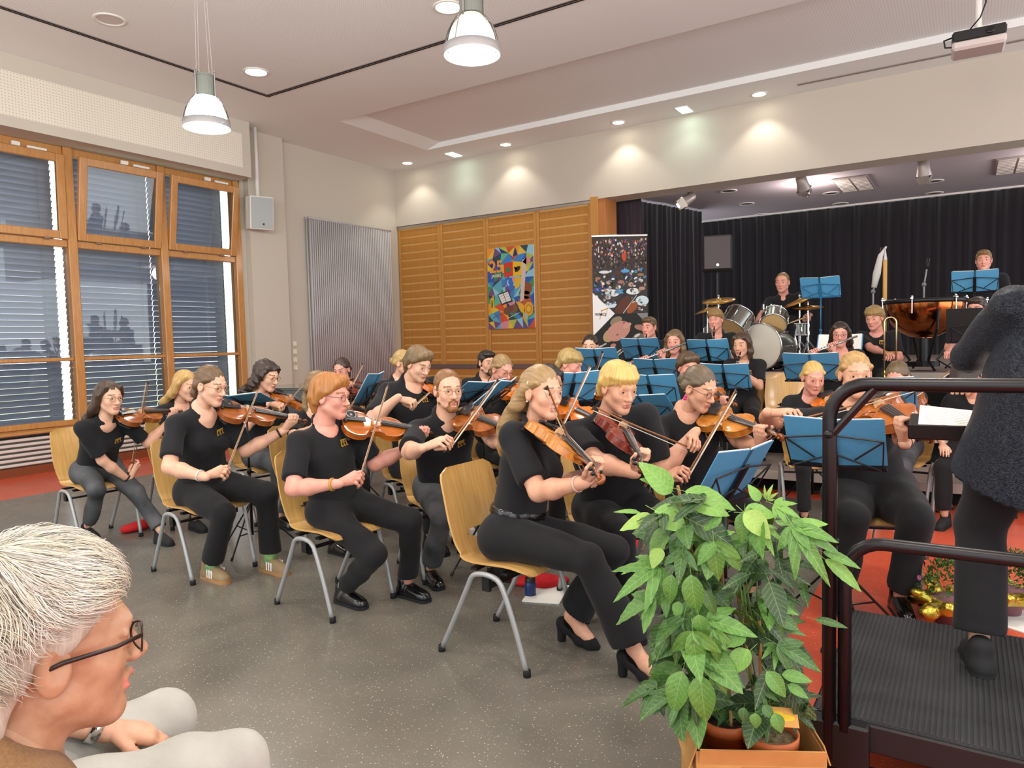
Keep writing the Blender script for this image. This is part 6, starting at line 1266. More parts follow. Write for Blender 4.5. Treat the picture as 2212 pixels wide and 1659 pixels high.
# conductor
M_BLOUSE = mat('dark sequinned blouse', '#3a424e', .34, .5, var=(150, .5, (1, 1, 1), '#10141a'), bump=(260, 1.0, (1, 1, 1)))
cp = V(.235, 3.00, PZ+.885); chd = V(.27, 2.93, PZ+1.50)
person('conductor in a dark glittering blouse seen from behind on the podium', chd, V(-.25, .95, -.1), cp, (-.18, 1), PZ, feet=[(.045, 3.02), (.40, 2.98)], kind='f', s=1.0, hair=('bob', '#8a7a62', '#66583f'), lh=(None, at(2080, 815, 2.95), None), rh=(None, V(.52, 3.32, 1.35), None), top=M_BLOUSE, collar=False, sleeve=1.5, lw=1.18, flare=.012, shoe='black', sit=False, h=.011, seed=61, emblem=False, hem=.20, b=1.04, pole_l=unit(V(-.75, -.25, -.6)))
# ------------------------------------------------------------------ the two climbing plants in their carton
cx, cy = -.545, 2.135; ca = math.radians(28); Mb = T((cx, cy, 0)) @ RZ(ca)
M_CART = mat('brown carton', '#c19355', .8, var=(7, .12, (1, 1, 1), '#b08247')); M_CARTI = mat('carton inside', '#a67c44', .9)
bx = thing('cardboard_box', 'brown fruit carton holding two potted climbing plants', 'box', Mb); W_, D_, H_ = .36, .28, .27
def wall(c, d, hole=False, name='side'):
    m = MB(); m.box(c, d, bev=.002); return m.build(name, M_CART, bx, Mb)
for q in (-1, 1):
    wall((q*(W_/2-.002), 0, H_/2), (.005, D_, H_)); 
for q in (-1, 1):        # long sides with a hand hole
    y = q*(D_/2-.002); m = MB(); hx0, hx1, hz0, hz1 = -.055, .055, .198, .230
    for (a, b, c, d) in ((-W_/2, hx0, 0, H_), (hx1, W_/2, 0, H_), (hx0, hx1, 0, hz0), (hx0, hx1, hz1, H_)): m.box(((a+b)/2, y, (c+d)/2), (b-a, .005, d-c))
    m.build('side', M_CART, bx, Mb)
m = MB(); m.box((0, 0, .006), (W_-.01, D_-.01, .008)); m.build('bottom', M_CARTI, bx, Mb)
for (c, d, rx, ry) in (((0, -D_/2-.006, H_-.015), (W_*.96, .004, .07), .35, 0), ((W_/2+.006, 0, H_-.012), (.004, D_*.9, .06), 0, -.3), ((-W_/2-.008, 0, H_-.02), (.004, D_*.95, .09), 0, .35)):
    m = MB(); m.box((0, 0, 0), d); m.build('flap', M_CART, bx, Mb @ T(c) @ Matrix.Rotation(rx, 4, 'X') @ Matrix.Rotation(ry, 4, 'Y'))
M_TERRA = mat('terracotta plastic', '#b9602f', .55); M_SOIL = mat('potting soil', '#4a3a2c', .95, bump=(60, .8, (1, 1, 1)), var=(50, .4, (1, 1, 1), '#2c2119')); M_SOIL2 = mat('pale gravel soil', '#8a7a5c', .95, bump=(80, .8, (1, 1, 1)), var=(60, .4, (1, 1, 1), '#5c4e38'))
M_LEAF = [mat('leaf green %d' % i, c, .38, var=(9, .15, (1, 1, 1), c2), spec=.5, bump=(30, .25, (1, 1, 1))) for i, (c, c2) in enumerate((('#5a8a3a', '#4c7a30'), ('#74a348', '#68963e'), ('#3f682e', '#345a26'), ('#2c4a26', '#243e20'), ('#92b558', '#84a74c')))]
for m_ in M_LEAF:      # paler midrib and side veins
    nt = m_.node_tree; N = nt.nodes; L = nt.links; b = N['Principled BSDF']; src = b.inputs['Base Color'].links[0].from_socket
    def mth(op, a, c=None):
        n = N.new('ShaderNodeMath'); n.operation = op
        for i, q in enumerate((a, c)):
            if q is None: continue
            if isinstance(q, (int, float)): n.inputs[i].default_value = q
            else: L.new(q, n.inputs[i])
        return n.outputs[0]
    tc = N.new('ShaderNodeTexCoord'); sp = N.new('ShaderNodeSeparateXYZ'); L.new(tc.outputs['Object'], sp.inputs[0])
    ay = mth('ABSOLUTE', sp.outputs[1]); vein = mth('LESS_THAN', mth('FRACT', mth('MULTIPLY', mth('SUBTRACT', sp.outputs[0], mth('MULTIPLY', ay, .9)), 8.0)), .10); rib = mth('LESS_THAN', ay, .010); fac = mth('MULTIPLY', mth('MAXIMUM', vein, rib), .20)
    mx = N.new('ShaderNodeMix'); mx.data_type = 'RGBA'; L.new(fac, mx.inputs[0]); L.new(src, mx.inputs[6]); mx.inputs[7].default_value = hexc('#b9cf86'); L.new(mx.outputs[2], b.inputs['Base Color'])
def leaf_mesh(kind, mt):
    """base at the origin, tip towards +x, face up +z"""
    if kind == 'lobed':   # three pointed lobes
        lob = [(0, 1.0, .20), (.85, .72, .16), (-.85, .72, .16)]
    elif kind == 'five': lob = [(0, 1.0, .13), (.62, .85, .11), (-.62, .85, .11), (1.2, .5, .10), (-1.2, .5, .10)]
    elif kind == 'narrow': lob = [(0, 1.0, .15)]
    else: lob = [(0, 1.0, .30)]
    v = []; f = []; n = 12
    for li, (a, L_, w_) in enumerate(lob):
        c, s_ = math.cos(a), math.sin(a); b0 = len(v)
        for i in range(n+1):
            t = i/n; hw = w_*(math.sin(PI*t**.72)**.85)*(1 if li == 0 else .95) if 0 < t < 1 else (.035 if t == 0 else 0.002)
            for k in (-1, -.5, 0, .5, 1):
                x = L_*t; y = hw*k; z = .16*abs(k)*hw*1.2-.30*t*t*L_+.013*math.sin(30*t-4*abs(k))*(abs(k) > .2)+.02*math.sin(5*t+li)*abs(k)
                v.append((c*x-s_*y, s_*x+c*y, z+.002*li))
        for i in range(n):
            for k in range(4): q = b0+i*5+k; f.append((q, q+5, q+6, q+1))
    v += [(-.30, -.006, .05), (-.30, .006, .05), (.02, .006, 0), (.02, -.006, 0)]; q = len(v)-4; f.append((q, q+1, q+2, q+3))
    m = MB(); m.add(v, f); return m.mesh('leaf', mt, True)
LEAF = {(k, i): leaf_mesh(k, M_LEAF[i]) for k in ('lobed', 'five', 'ovate', 'narrow') for i in range(5)}
def leaf(par, base, tip, kind, tone, nrm=None, wide=1.0):
    b, t = V(*base), V(*tip); x = t-b; L_ = np.linalg.norm(x); x = x/L_; nh = unit(nrm if nrm is not None else V(.1, -.75, .65)); z = unit(nh-x*(nh@x)); y = np.cross(z, x)
    return link('leaf', LEAF[(kind, tone)], par, frame(b, x*L_, y*L_*wide, z*L_))
Z6 = lambda x, y, d: at(1280+x/2.443, 980+y/2.443, d)
def plant(px, py, d, label, r=.07, soil=M_SOIL):
    p = atz(px, py, .285); o = thing('potted_climber', label, 'plant', T((p[0], p[1], .02)), 'potted climbing plants')
    m = MB(); m.lathe([(r*.68, .02), (r*.92, .25), (r*1.02, .25), (r*1.04, .285), (r*.96, .285), (r*.93, .255)], 26, T((p[0], p[1], 0)), cap0=True); m.build('pot', M_TERRA, o, T((0, 0, 0)), True)
    m = MB(); m.lathe([(r*.94, .262), (r*.5, .268), (0, .266)], 20, T((p[0], p[1], 0))); m.build('soil', soil, o, T((0, 0, 0)), True)
    return o, p
pA, a0 = plant(1568, 1548, 2.2, 'potted climber with large drooping lobed leaves on the heel side of the carton', .072)
pB, b0 = plant(1664, 1578, 2.15, 'potted climber with dark finer leaves on the podium side of the carton', .078, M_SOIL2)
M_STEM = mat('plant stem', '#5c7a38', .6); M_CANE = mat('bamboo cane', '#a9824a', .6)
for o, base, tops in ((pA, a0, ((450, 170, 2.10), (660, 220, 2.2))), (pB, b0, ((880, 880, 2.1), (760, 700, 2.2)))):
    for t_ in tops:
        tp = Z6(*t_); m = MB(); m.tube([V(base[0], base[1], .26)+V(random.uniform(-.03, .03), random.uniform(-.02, .02), 0), tp], .005, 6); m.build('cane', M_CANE, o, T((0, 0, 0)))
rs = random.Random(4)
for o, base, cen, n_ in ((pA, a0, [(520, 1000, 2.12), (540, 700, 2.12), (520, 400, 2.12), (470, 260, 2.1)], 7), (pB, b0, [(850, 1050, 2.12), (830, 800, 2.12), (850, 560, 2.15), (880, 330, 2.12)], 9)):
    for k in range(n_):
        pts = [V(base[0]+rs.uniform(-.02, .02), base[1]+rs.uniform(-.02, .02), .26)]+[Z6(x+rs.uniform(-60, 60), y, d+rs.uniform(-.05, .08)) for x, y, d in cen]; m = MB(); m.tube(cr_spline(pts, 5), .0022, 5); m.build('stem', M_STEM, o, T((0, 0, 0)), True)
KEY = [  # (plant, base x, y, tip x, y, depth base, depth tip, kind, tone, width)
 ('A', 415, 205, 278, 50, 2.08, 2.05, 'ovate', 1, .95), ('A', 395, 185, 285, 118, 2.10, 2.06, 'ovate', 1, .7), ('A', 490, 200, 775, 262, 2.05, 2.02, 'ovate', 1, .62), ('A', 330, 300, 505, 385, 2.04, 2.00, 'ovate', 1, 1.25), ('A', 330, 340, 160, 368, 2.06, 2.02, 'ovate', 4, .75), ('A', 250, 312, 118, 290, 2.1, 2.1, 'narrow', 1, .7),
 ('A', 520, 265, 730, 300, 2.03, 2.0, 'ovate', 1, .85), ('A', 470, 390, 575, 455, 2.02, 2.0, 'ovate', 0, 1.0), ('A', 640, 465, 660, 680, 1.98, 1.96, 'lobed', 0, 1.15), ('A', 700, 490, 790, 620, 1.99, 1.97, 'ovate', 0, .9), ('A', 650, 470, 548, 570, 1.98, 1.96, 'ovate', 0, .9), ('A', 352, 592, 108, 735, 2.05, 2.0, 'five', 0, 1.0), ('A', 330, 560, 160, 605, 2.08, 2.05, 'narrow', 1, .8), ('A', 385, 725, 243, 848, 2.06, 2.03, 'lobed', 0, .9), ('A', 420, 640, 395, 800, 2.0, 1.99, 'ovate', 0, .9),
 ('A', 520, 640, 545, 862, 1.97, 1.95, 'ovate', 0, .9), ('A', 455, 780, 440, 870, 2.0, 1.98, 'ovate', 0, 1.1), ('A', 590, 720, 655, 860, 1.98, 1.96, 'ovate', 2, .8), ('A', 480, 870, 418, 1118, 1.98, 1.95, 'lobed', 2, .8), ('A', 530, 940, 552, 1195, 1.94, 1.92, 'lobed', 0, 1.0), ('A', 560, 850, 580, 965, 1.95, 1.94, 'ovate', 0, 1.3), ('A', 640, 930, 655, 1120, 1.96, 1.94, 'lobed', 0, .9), ('A', 440, 880, 318, 1080, 2.02, 1.98, 'narrow', 2, .9), ('A', 810, 965, 655, 995, 1.96, 1.95, 'ovate', 0, .9), ('A', 830, 1040, 695, 1155, 1.96, 1.94, 'ovate', 1, 1.0),
 ('A', 475, 1150, 408, 1380, 1.95, 1.92, 'ovate', 0, .95), ('A', 570, 1170, 590, 1438, 1.92, 1.89, 'ovate', 0, .95), ('A', 640, 1150, 715, 1278, 1.95, 1.93, 'lobed', 0, .8), ('A', 450, 1330, 395, 1442, 1.95, 1.92, 'narrow', 2, 1.0), ('A', 540, 1300, 548, 1450, 1.96, 1.93, 'narrow', 3, 1.0), ('A', 360, 500, 310, 590, 2.05, 2.02, 'ovate', 4, 1.2), ('A', 520, 440, 430, 520, 2.06, 2.04, 'ovate', 2, 1.2), ('A', 600, 350, 640, 450, 2.05, 2.05, 'ovate', 0, 1.3),
 ('B', 800, 310, 950, 436, 1.99, 1.95, 'ovate', 4, 1.1), ('B', 800, 310, 780, 465, 2.0, 1.98, 'ovate', 0, .9), ('B', 800, 310, 985, 300, 2.0, 2.0, 'ovate', 1, .9), ('B', 880, 250, 830, 165, 2.05, 2.05, 'ovate', 1, 1.0), ('B', 920, 240, 940, 170, 2.05, 2.03, 'five', 4, 1.0), ('B', 960, 270, 1115, 330, 2.03, 2.0, 'five', 1, 1.0), ('B', 1060, 385, 1275, 690, 1.98, 1.9, 'five', 0, .85), ('B', 1060, 385, 1300, 440, 1.98, 1.92, 'lobed', 0, .8), ('B', 1060, 385, 1230, 350, 1.99, 1.95, 'ovate', 1, .7), ('B', 1220, 520, 1420, 585, 2.0, 1.95, 'narrow', 0, 1.0), ('B', 1230, 560, 1450, 720, 2.02, 1.98, 'narrow', 1, 1.0),
 ('B', 980, 1010, 1235, 1145, 1.98, 1.94, 'lobed', 2, .7), ('B', 960, 850, 1100, 925, 2.0, 1.97, 'ovate', 2, .9), ('B', 1000, 920, 1130, 950, 2.0, 1.97, 'narrow', 2, .9), ('B', 920, 1150, 1030, 1290, 1.95, 1.92, 'ovate', 0, .95), ('B', 1000, 1165, 1162, 1190, 1.96, 1.93, 'ovate', 0, .75), ('B', 1030, 1220, 1142, 1285, 1.95, 1.92, 'ovate', 0, .8), ('B', 960, 1370, 1000, 1480, 1.93, 1.91, 'ovate', 0, 1.2), ('B', 860, 1370, 860, 1455, 1.93, 1.92, 'ovate', 0, 1.3), ('B', 800, 1340, 790, 1420, 1.95, 1.94, 'ovate', 2, 1.2), ('B', 900, 1330, 960, 1400, 1.94, 1.92, 'ovate', 2, 1.2)]
for (pl_, bx_, by_, tx_, ty_, d0, d1, kd, tn, wd) in KEY: leaf(pA if pl_ == 'A' else pB, Z6(bx_, by_, d0), Z6(tx_, ty_, d1), kd, tn, wide=wd*1.0)
for k in range(230):
    if k < 105: o = pA; x, y = rs.gauss(525, 75), rs.uniform(250, 1300); d = rs.uniform(1.98, 2.28); kd = rs.choice(['ovate', 'lobed', 'ovate']); tn = rs.choice([0, 0, 2, 2, 3, 1 if y < 500 else 2]); L_ = rs.uniform(.09, .15)
    else: o = pB; x, y = rs.gauss(880, 105), rs.uniform(270, 1380); d = rs.uniform(1.98, 2.25); kd = rs.choice(['narrow', 'narrow', 'five', 'ovate']); tn = rs.choice([2, 3, 3, 0] if y > 420 else [0, 1, 2]); L_ = rs.uniform(.07, .13)
    if 900 < y < 1250 and o is pB and x < 850: continue
    b = Z6(x, y, d); a = rs.uniform(0, 2*PI); dr = unit(V(math.cos(a), math.sin(a)-.25, rs.uniform(-1.1, .15))); leaf(o, b, b+dr*L_, kd, tn, unit(V(rs.uniform(-.5, .5), rs.uniform(-.9, -.2), rs.uniform(.4, 1))), rs.uniform(.8, 1.15))
for (x, y) in ((690, 1210), (1000, 1390)):
    b = Z6(x, y, 2.02 if x > 900 else 2.2); o = thing('plant_label', 'printed plant label stuck in the pot beside the podium' if x > 900 else 'orange-edged plant label at the back of the drooping plant', 'label', T(b)); m = MB(); m.box((0, 0, 0), (.085, .002, .055) if x > 900 else (.05, .002, .03)); Mq = T(b) @ RZ(.35) @ Matrix.Rotation(-.9, 4, 'X'); m.build('card', mat('label card', '#3f6f5a' if x > 900 else '#cf9a50', .5), o, Mq)
    m = MB(); m.ball((.012, -.002, -.002), .014, 8, 5, sc=(1.6, .08, .7)); m.ball((-.014, -.002, .008), .012, 8, 5, sc=(1.6, .08, .7)); m.build('printed_fruit', mat('yellow print', '#e0bc2e', .5), o, Mq)
# ------------------------------------------------------------------ audience in the foreground
M_BLAZ = mat('tan wool blazer', '#8a6844', .95, sheen=.1, bump=(300, .35, (1, 1, 1)), var=(200, .12, (1, 1, 1), '#7b5b3a')); M_PALEJ = mat('pale grey jeans', '#b4b4ac', .9, bump=(160, .15, (1, 1, 1)), var=(9, .08, (1, 1, 1), '#a5a59e')); M_BLUEJ = mat('blue jeans', '#3d5f80', .9)
hd = at(108, 1392, .95); HF = unit(V(.26, .96, -.06)); pv = V(hd[0]-.06, hd[1]-.16, .56)
W, J = person('grey-haired woman in a tan blazer and dark glasses watching from the audience', hd, HF, pv, (.2, 1), 0, kind='f', s=.98, hs=1.02, hair=('', '#cfcabc', '#b08a70'), glasses=None, top=M_BLAZ, sleeve=1.5, legs=mat('dark skirt', '#33302f', .9), skin='o', h=.011, hh=.0036, seed=71, emblem=False, shoe='black', b=1.15, neck=.135)
HM = J['HM']; s_ = SDF()
s_.ell((0, -.020, .036), (.083, .104, .092), .01, cut=((V(0, .070, .062), unit((0, .62, -.785))),)); s_.cone((-.05, -.075, -.02), (-.045, -.075, -.085), .034, .02, .03).cone((.05, -.075, -.02), (.045, -.075, -.085), .034, .02, .03).cone((0, -.09, 0), (0, -.085, -.10), .036, .02, .03)
for q in (-1, 1): s_.cone((q*.070, .02, .05), (q*.074, .004, .022), .012, .008, .015)
v, q = s_.mesh(.005); M_GREYH = hairmat('#c4beb0', '#98917f', 'v'); link('hair', mesh_np('hair', v, q, M_GREYH), W, HM)
rr = np.random.RandomState(3); mb = []; fb = []; nvt = 0; C0 = V(0, -.020, .034); R0 = V(.085, .106, .096)
pole = unit(V(.10, -.42, .90)); ex = unit(np.cross(V(0, 1, 0), pole)); ey = np.cross(pole, ex); midx = []
for cl in range(1500):
    ph = rr.uniform(0, 2*PI); a0_ = abs(rr.normal(0, .6)) if cl < 500 else rr.uniform(.2, 1.85); span = rr.uniform(.5, .95); side = abs(math.cos(ph)); fr = max(0, math.sin(ph)); amax = 1.90-.55*fr**2-(.42*side**3 if math.sin(ph) > -.35 else 0)
    a1_ = min(a0_+span, amax+rr.uniform(-.12, .08))
    if a1_-a0_ < .22: continue
    swirl = .30*math.sin(ph*1.0+.6)+rr.normal(0, .10); lift = .006+.010*abs(math.sin(ph*2.3+a0_*3))+rr.uniform(0, .008); mi_ = rr.randint(0, 3)
    for st in range(7):
        dp, dl, da = rr.normal(0, .045), rr.normal(0, .0022), rr.normal(0, .06); pts = []
        for k in range(7):
            t = k/6; al = a0_+da+(a1_-a0_)*t; p_ = ph+dp*(1-.3*t)+swirl*t*t+.05*math.sin(6*t+ph*5); d_ = math.cos(al)*pole+math.sin(al)*(math.cos(p_)*ex+math.sin(p_)*ey); lf_ = .002+lift*math.sin(PI*min(1, t*.8+.1))+dl+(.008*t*t if al > 1.2 else 0)
            pts.append(C0+d_*(R0+lf_))
        pts = np.array(pts); tg = np.gradient(pts, axis=0); tg /= np.linalg.norm(tg, axis=1)[:, None]; nn = (pts-C0); nn /= np.linalg.norm(nn, axis=1)[:, None]; bn = np.cross(tg, nn); w_ = np.array([.0006]*4+[.0005, .0004, .00015])[:, None]
        mb.append(np.concatenate([pts+bn*w_, pts-bn*w_*.6+nn*w_*.7, pts-bn*w_*.6-nn*w_*.7]))
        for s0, s1 in ((0, 7), (7, 14), (14, 0)):
            for k in range(6): fb.append((nvt+s0+k, nvt+s0+k+1, nvt+s1+k+1, nvt+s1+k))
        midx += [mi_]*18; nvt += 21
hm_ = mesh_np('hair_strands', np.concatenate(mb), np.array(fb), [mat('silver hair', '#dedace', .4), mat('ash hair', '#c6c0b2', .4), mat('warm grey hair', '#d3cbb6', .4)], True, midx); ho = link('hair_strands', hm_, W, HM); ho['kind'] = 'stuff'
m = MB(); M_SPEC = mat('dark brown spectacles', '#2a1c18', .35)
for q in (-1, 1):
    m.tube([(q*.034+.026*math.cos(a), .100-.006*abs(math.cos(a)), -.002+.019*math.sin(a)) for a in np.linspace(0, 2*PI, 24, endpoint=False)], .0014, 6, closed=True); m.tube([(q*.060, .094, .008), (q*.078, .060, .006), (q*.083, .0, .002), (q*.082, -.02, -.004)], .0032, 6, flat=.5, up=(1, 0, 0))
m.tube([(-.010, .100, .004), (0, .104, .006), (.010, .100, .004)], .0014, 6); gl = m.build('glasses', M_SPEC, W, HM, True)
for q in (-1, 1): m = MB(); m.lathe([(.025, 0), (0, 0)], 20, T((q*.034, .0985, -.002)) @ Matrix.Rotation(PI/2, 4, 'X')); m.build('lens', glass('spectacle lens', tint=.95), gl, HM)
# neighbours: pale jeans with a wristwatch, blue jeans beyond
k1, k2 = V(-1.70, .99, .505), V(-1.40, .965, .505); wr = V(-1.62, .78, .60); nh_ = V(-1.60, .40, 1.22)
W2, J2 = person('person in pale grey jeans with a metal wristwatch, mostly hidden behind the grey-haired woman', nh_, V(.3, .95, 0), V(-1.58, .42, .56), (.1, 1), 0, kind='f', s=1.02, hair=('bob', '#5a4432', '#3a2b1f'), top=mat('black knit top', '#16161a', .9), sleeve=.95, collar=False, legs=M_PALEJ, knees=(k1, k2), feet=[(-1.74, 1.02), (-1.38, 1.0)], lw=1.15, skin='a', h=.011, seed=72, emblem=False, shoe='black', lh=(None, V(-1.60, .80, .615), None), rh=(None, V(-1.42, .66, .60), None))
wq = np.array(lerp(J2['el'], V(-1.60, .80, .615), .93)); ux = unit(V(-1.60, .80, .615)-J2['el']); Mw = rot_to(wq, ux); wt = thing('wristwatch', 'silver wristwatch on the arm over the pale jeans', 'watch', Mw)
m = MB(); m.lathe([(.031, -.011), (.034, -.011), (.034, .011), (.031, .011)], 24); m.build('bracelet', M_CHROME, wt, Mw, True); m = MB(); m.lathe([(0, .004), (.017, .004), (.018, 0), (.018, -.006)], 18, T((0, .036, 0)) @ Matrix.Rotation(-PI/2, 4, 'X')); m.build('dial', M_BLACK, wt, Mw, True)
person('person in blue jeans at the picture edge beyond the pale jeans', V(-2.18, .38, 1.22), V(.3, .95, 0), V(-2.14, .40, .56), (.1, 1), 0, kind='m', s=1.0, hair=('short', '#5a4432', '#3a2b1f'), top=mat('grey shirt', '#6a6a6c', .9), legs=M_BLUEJ, skin='a', h=.014, seed=73, emblem=False, shoe='black', feet=[(-2.2, .93), (-1.98, .93)], knees=(None, V(-1.97, .90, .50)))
for (x, y, lb) in ((hd[0]-.06, hd[1]-.18, 'plywood chair under the grey-haired woman'), (-1.58, .42, 'plywood chair under the person in pale jeans'), (-2.14, .40, 'plywood chair under the person in blue jeans')): chair(x, y, 0, PI/2-.1, lb)
# ------------------------------------------------------------------ things left on the floor
def blob(name, label, cat, pts, mt, seed=1, h=.008, cut0=True, post=.004):
    c = np.mean([p[:3] for p in pts], 0); c[2] = 0; s = SDF()
    for a, b in zip(pts[:-1], pts[1:]): s.cone(a[:3], b[:3], a[3], b[3], .03, w=UP, ks=1.8, cut=((V(0, 0, .001), V(0, 0, -1)),))
    s.post = wrinkle(seed, post, 45); v, q = s.mesh(h); v[:, 2] = np.maximum(v[:, 2], .001); return tag(link(name, mesh_np(name, v-c, q, mt), None, T(c)), label, cat)
M_REDC = mat('red cloth', '#c0161c', .8)
g = lambda x, y, z=0: atz(x, y, z)
def B4(x, y, z, r): p = atz(x, y, 0); return (p[0], p[1], z, r)
blob('red_bag', 'flat red cloth bag beside the shoes of the woman nearest the window', 'bag', [B4(278, 1150, .03, .06), B4(310, 1142, .035, .07)], M_REDC, 2)
blob('red_cloth', 'crumpled red cloth under the chair of the blond bowl-cut man', 'cloth', [B4(1335, 1195, .05, .08), B4(1362, 1190, .04, .07)], M_REDC, 3, post=.01)
blob('red_cloth', 'red cloth lying behind the chair of the woman in black heels', 'cloth', [B4(1120, 1262, .02, .05), B4(1175, 1265, .03, .07), B4(1210, 1262, .02, .05)], M_REDC, 4)
pt = g(1146, 1287); bt = thing('water_bottle', 'small dark blue bottle under the chair of the woman in black heels', 'bottle', T(pt)); m = MB(); m.lathe([(0, 0), (.03, 0), (.032, .01), (.032, .07), (.028, .085), (.02, .088)], 18); m.build('body', mat('blue bottle', '#1d2f63', .3), bt, None, True); m = MB(); m.lathe([(.03, .084), (.03, .104), (0, .106)], 18); m.build('lid', M_BLACK, bt, None, True)
for (x, y, a, lb) in ((1180, 1283, .3, 'white paper sheet beside the blue bottle'), (1000, 1152, .8, 'white paper lying behind the woman in black heels'), (2205, 1342, -.5, 'white paper on the red floor at the picture edge')):
    p = g(x, y); m = MB(); m.box((0, 0, .004), (.21, .297, .006)); tag(m.build('paper_sheet', M_PAPER, None, T(p) @ RZ(a)), lb, 'paper', 'loose papers')
# flower pots wrapped in gold foil
M_FOIL = mat('gold foil', '#c8b44a', .25, .9, bump=(28, 1.0, (1, 1, 1))); M_ASTER = mat('aster leaf', '#3f6b2c', .6); M_PINK = mat('pink aster', '#c06a9a', .6)
def aster(px, py, z0, label, r=.15, foil=True):
    p = atz(px, py, z0); o = thing('potted_aster', label, 'flower pot', T(p), 'potted asters'); rnd = random.Random(int(px))
    m = MB(); m.lathe([(r*.40, 0), (r*.52, .12), (r*.50, .13), (0, .13)], 18, None, True); m.build('pot', mat('mauve pot', '#8a5c66', .5), o, None, True)
    if foil:
        s = SDF(); n = 12
        for k in range(n): a = 2*PI*k/n; s.cone((r*.55*math.cos(a), r*.55*math.sin(a), .10), (r*1.05*math.cos(a), r*1.05*math.sin(a), .12+.04*math.sin(k*2.1)), .03, .03+.012*math.sin(k*1.7), .02)
        s.post = wrinkle(5, .008, 60); v, q = s.mesh(.010); link('foil_wrap', mesh_np('foil', v, q, M_FOIL), o)
    lf = MB(); lf.add([(0, 0, 0), (.5, .2, .1), (1, 0, 0), (.5, -.2, .1)], [(0, 1, 2, 3)]); V_ = []; F_ = []; 
    mb2 = MB()
    for k in range(900):
        a = rnd.uniform(0, 2*PI); e = math.acos(rnd.uniform(-.2, 1)); rr_ = r*rnd.uniform(.55, 1.0); c = V(math.cos(a)*math.sin(e)*rr_, math.sin(a)*math.sin(e)*rr_, .19+math.cos(e)*rr_*.95); d = unit(c-V(0, 0, .15)+V(rnd.uniform(-.1, .1), rnd.uniform(-.1, .1), rnd.uniform(-.1, .1))); s_1 = unit(np.cross(d, V(.3, .2, .9))); mb2.add([c, c+d*.012+s_1*.006, c+d*.026, c+d*.012-s_1*.006], [(0, 1, 2, 3)])
    fo = mb2.build('foliage', M_ASTER, o); fo['kind'] = 'stuff'
    fl = MB()
    for k in range(10): a = 2*PI*k/10; fl.box((.010*math.cos(a), .010*math.sin(a), 0), (.012, .005, .002), RZ(0))
    fl.ball((0, 0, .001), .005, 6, 4); fm = fl.mesh('blossom', M_PINK)
    for k in range(14):
        a = rnd.uniform(0, 2*PI); e = rnd.uniform(.3, 1.4); c = V(math.cos(a)*math.sin(e)*r*1.02, math.sin(a)*math.sin(e)*r*1.02, .19+math.cos(e)*r); link('blossom', fm, o, T(p) @ rot_to(c, c-V(0, 0, .19)))
    return o
aster(2052, 1345, 0, 'pink aster in gold foil on the red floor behind the conductor', .16); aster(2175, 1325, 0, 'pink aster in gold foil to the other side of the conductor leg', .15); aster(2025, 868, L1, 'green flowering plant on the low riser beside the viola player', .13, False)

# ------------------------------------------------------------------ banner and painting: flat prints
class Print:
    def __init__(s): s.v = []; s.f = []; s.c = []
    def poly(s, pts, col, lay=0):
        n = len(s.v); s.v += [(x, -.0008*lay, y) for x, y in pts]; s.f.append(list(range(n, n+len(pts)))); s.c.append(hexc(col))
    def rect(s, x0, y0, x1, y1, col, lay=0): s.poly([(x0, y0), (x1, y0), (x1, y1), (x0, y1)], col, lay)
    def ell(s, cx, cy, rx, ry, col, lay=0, rot=0, n=18):
        s.poly([(cx+rx*math.cos(a)*math.cos(rot)-ry*math.sin(a)*math.sin(rot), cy+rx*math.cos(a)*math.sin(rot)+ry*math.sin(a)*math.cos(rot)) for a in np.linspace(0, 2*PI, n, endpoint=False)], col, lay)
    def line(s, x0, y0, x1, y1, w, col, lay=0):
        d = unit(V(x1-x0, y1-y0)); n = V(-d[1], d[0])*w/2; s.poly([(x0+n[0], y0+n[1]), (x0-n[0], y0-n[1]), (x1-n[0], y1-n[1]), (x1+n[0], y1+n[1])], col, lay)
    def build(s, name, mt, parent, mw):
        me = mesh_np(name, s.v, s.f, mt, False); at_ = me.color_attributes.new('print', 'FLOAT_COLOR', 'CORNER'); buf = np.concatenate([np.tile(c, len(f)) for c, f in zip(s.c, s.f)]).astype(np.float32)
        at_.data.foreach_set('color', buf); return link(name, me, parent, mw)
M_PRINT = colour_attr('matt print', .6)
def text(body, size, mt, parent, mw, name='lettering', bold=0.0): return link(name, TXT[body], parent, mw)
r = random.Random(12)
# banner: origin at bottom left, x along, z up
b0, b1 = at(1278, 513, 10.9), at(1397, 506, 10.9); bw = float(np.linalg.norm((b1-b0)[:2])); dx = unit(V(b1[0]-b0[0], b1[1]-b0[1], 0)); ztop = float((b0[2]+b1[2])/2); BH = ztop-LS
Mbn = frame(V(b0[0], b0[1], LS), dx, np.cross(UP, dx), UP)
bn = thing('roll_up_banner', 'tall printed roll-up banner with orchestra photos and a white lettered diamond', 'banner', Mbn)
m = MB(); m.box((bw/2, .004, BH/2), (bw, .004, BH)); m.build('sheet', M_PAPER, bn, Mbn); m = MB(); m.box((bw/2, .0, BH), (bw+.02, .03, .03), bev=.006); m.build('top_bar', M_ALU, bn, Mbn); m = MB(); m.box((bw/2, .03, .04), (bw+.04, .22, .08), bev=.02); m.build('foot_case', M_ALU, bn, Mbn); m = MB(); m.cyl((bw/2, .03, .06), (bw/2, .03, BH), .012, 8); m.build('support_rod', M_ALU, bn, Mbn)
P = Print(); y = lambda k: BH-.012-k*(BH/1000*1.04); X = lambda k: k*bw
P.rect(0, .08, bw, BH-.015, '#1c1716', 0)
P.rect(0, y(232), bw, BH-.015, '#3a2c28', 1)
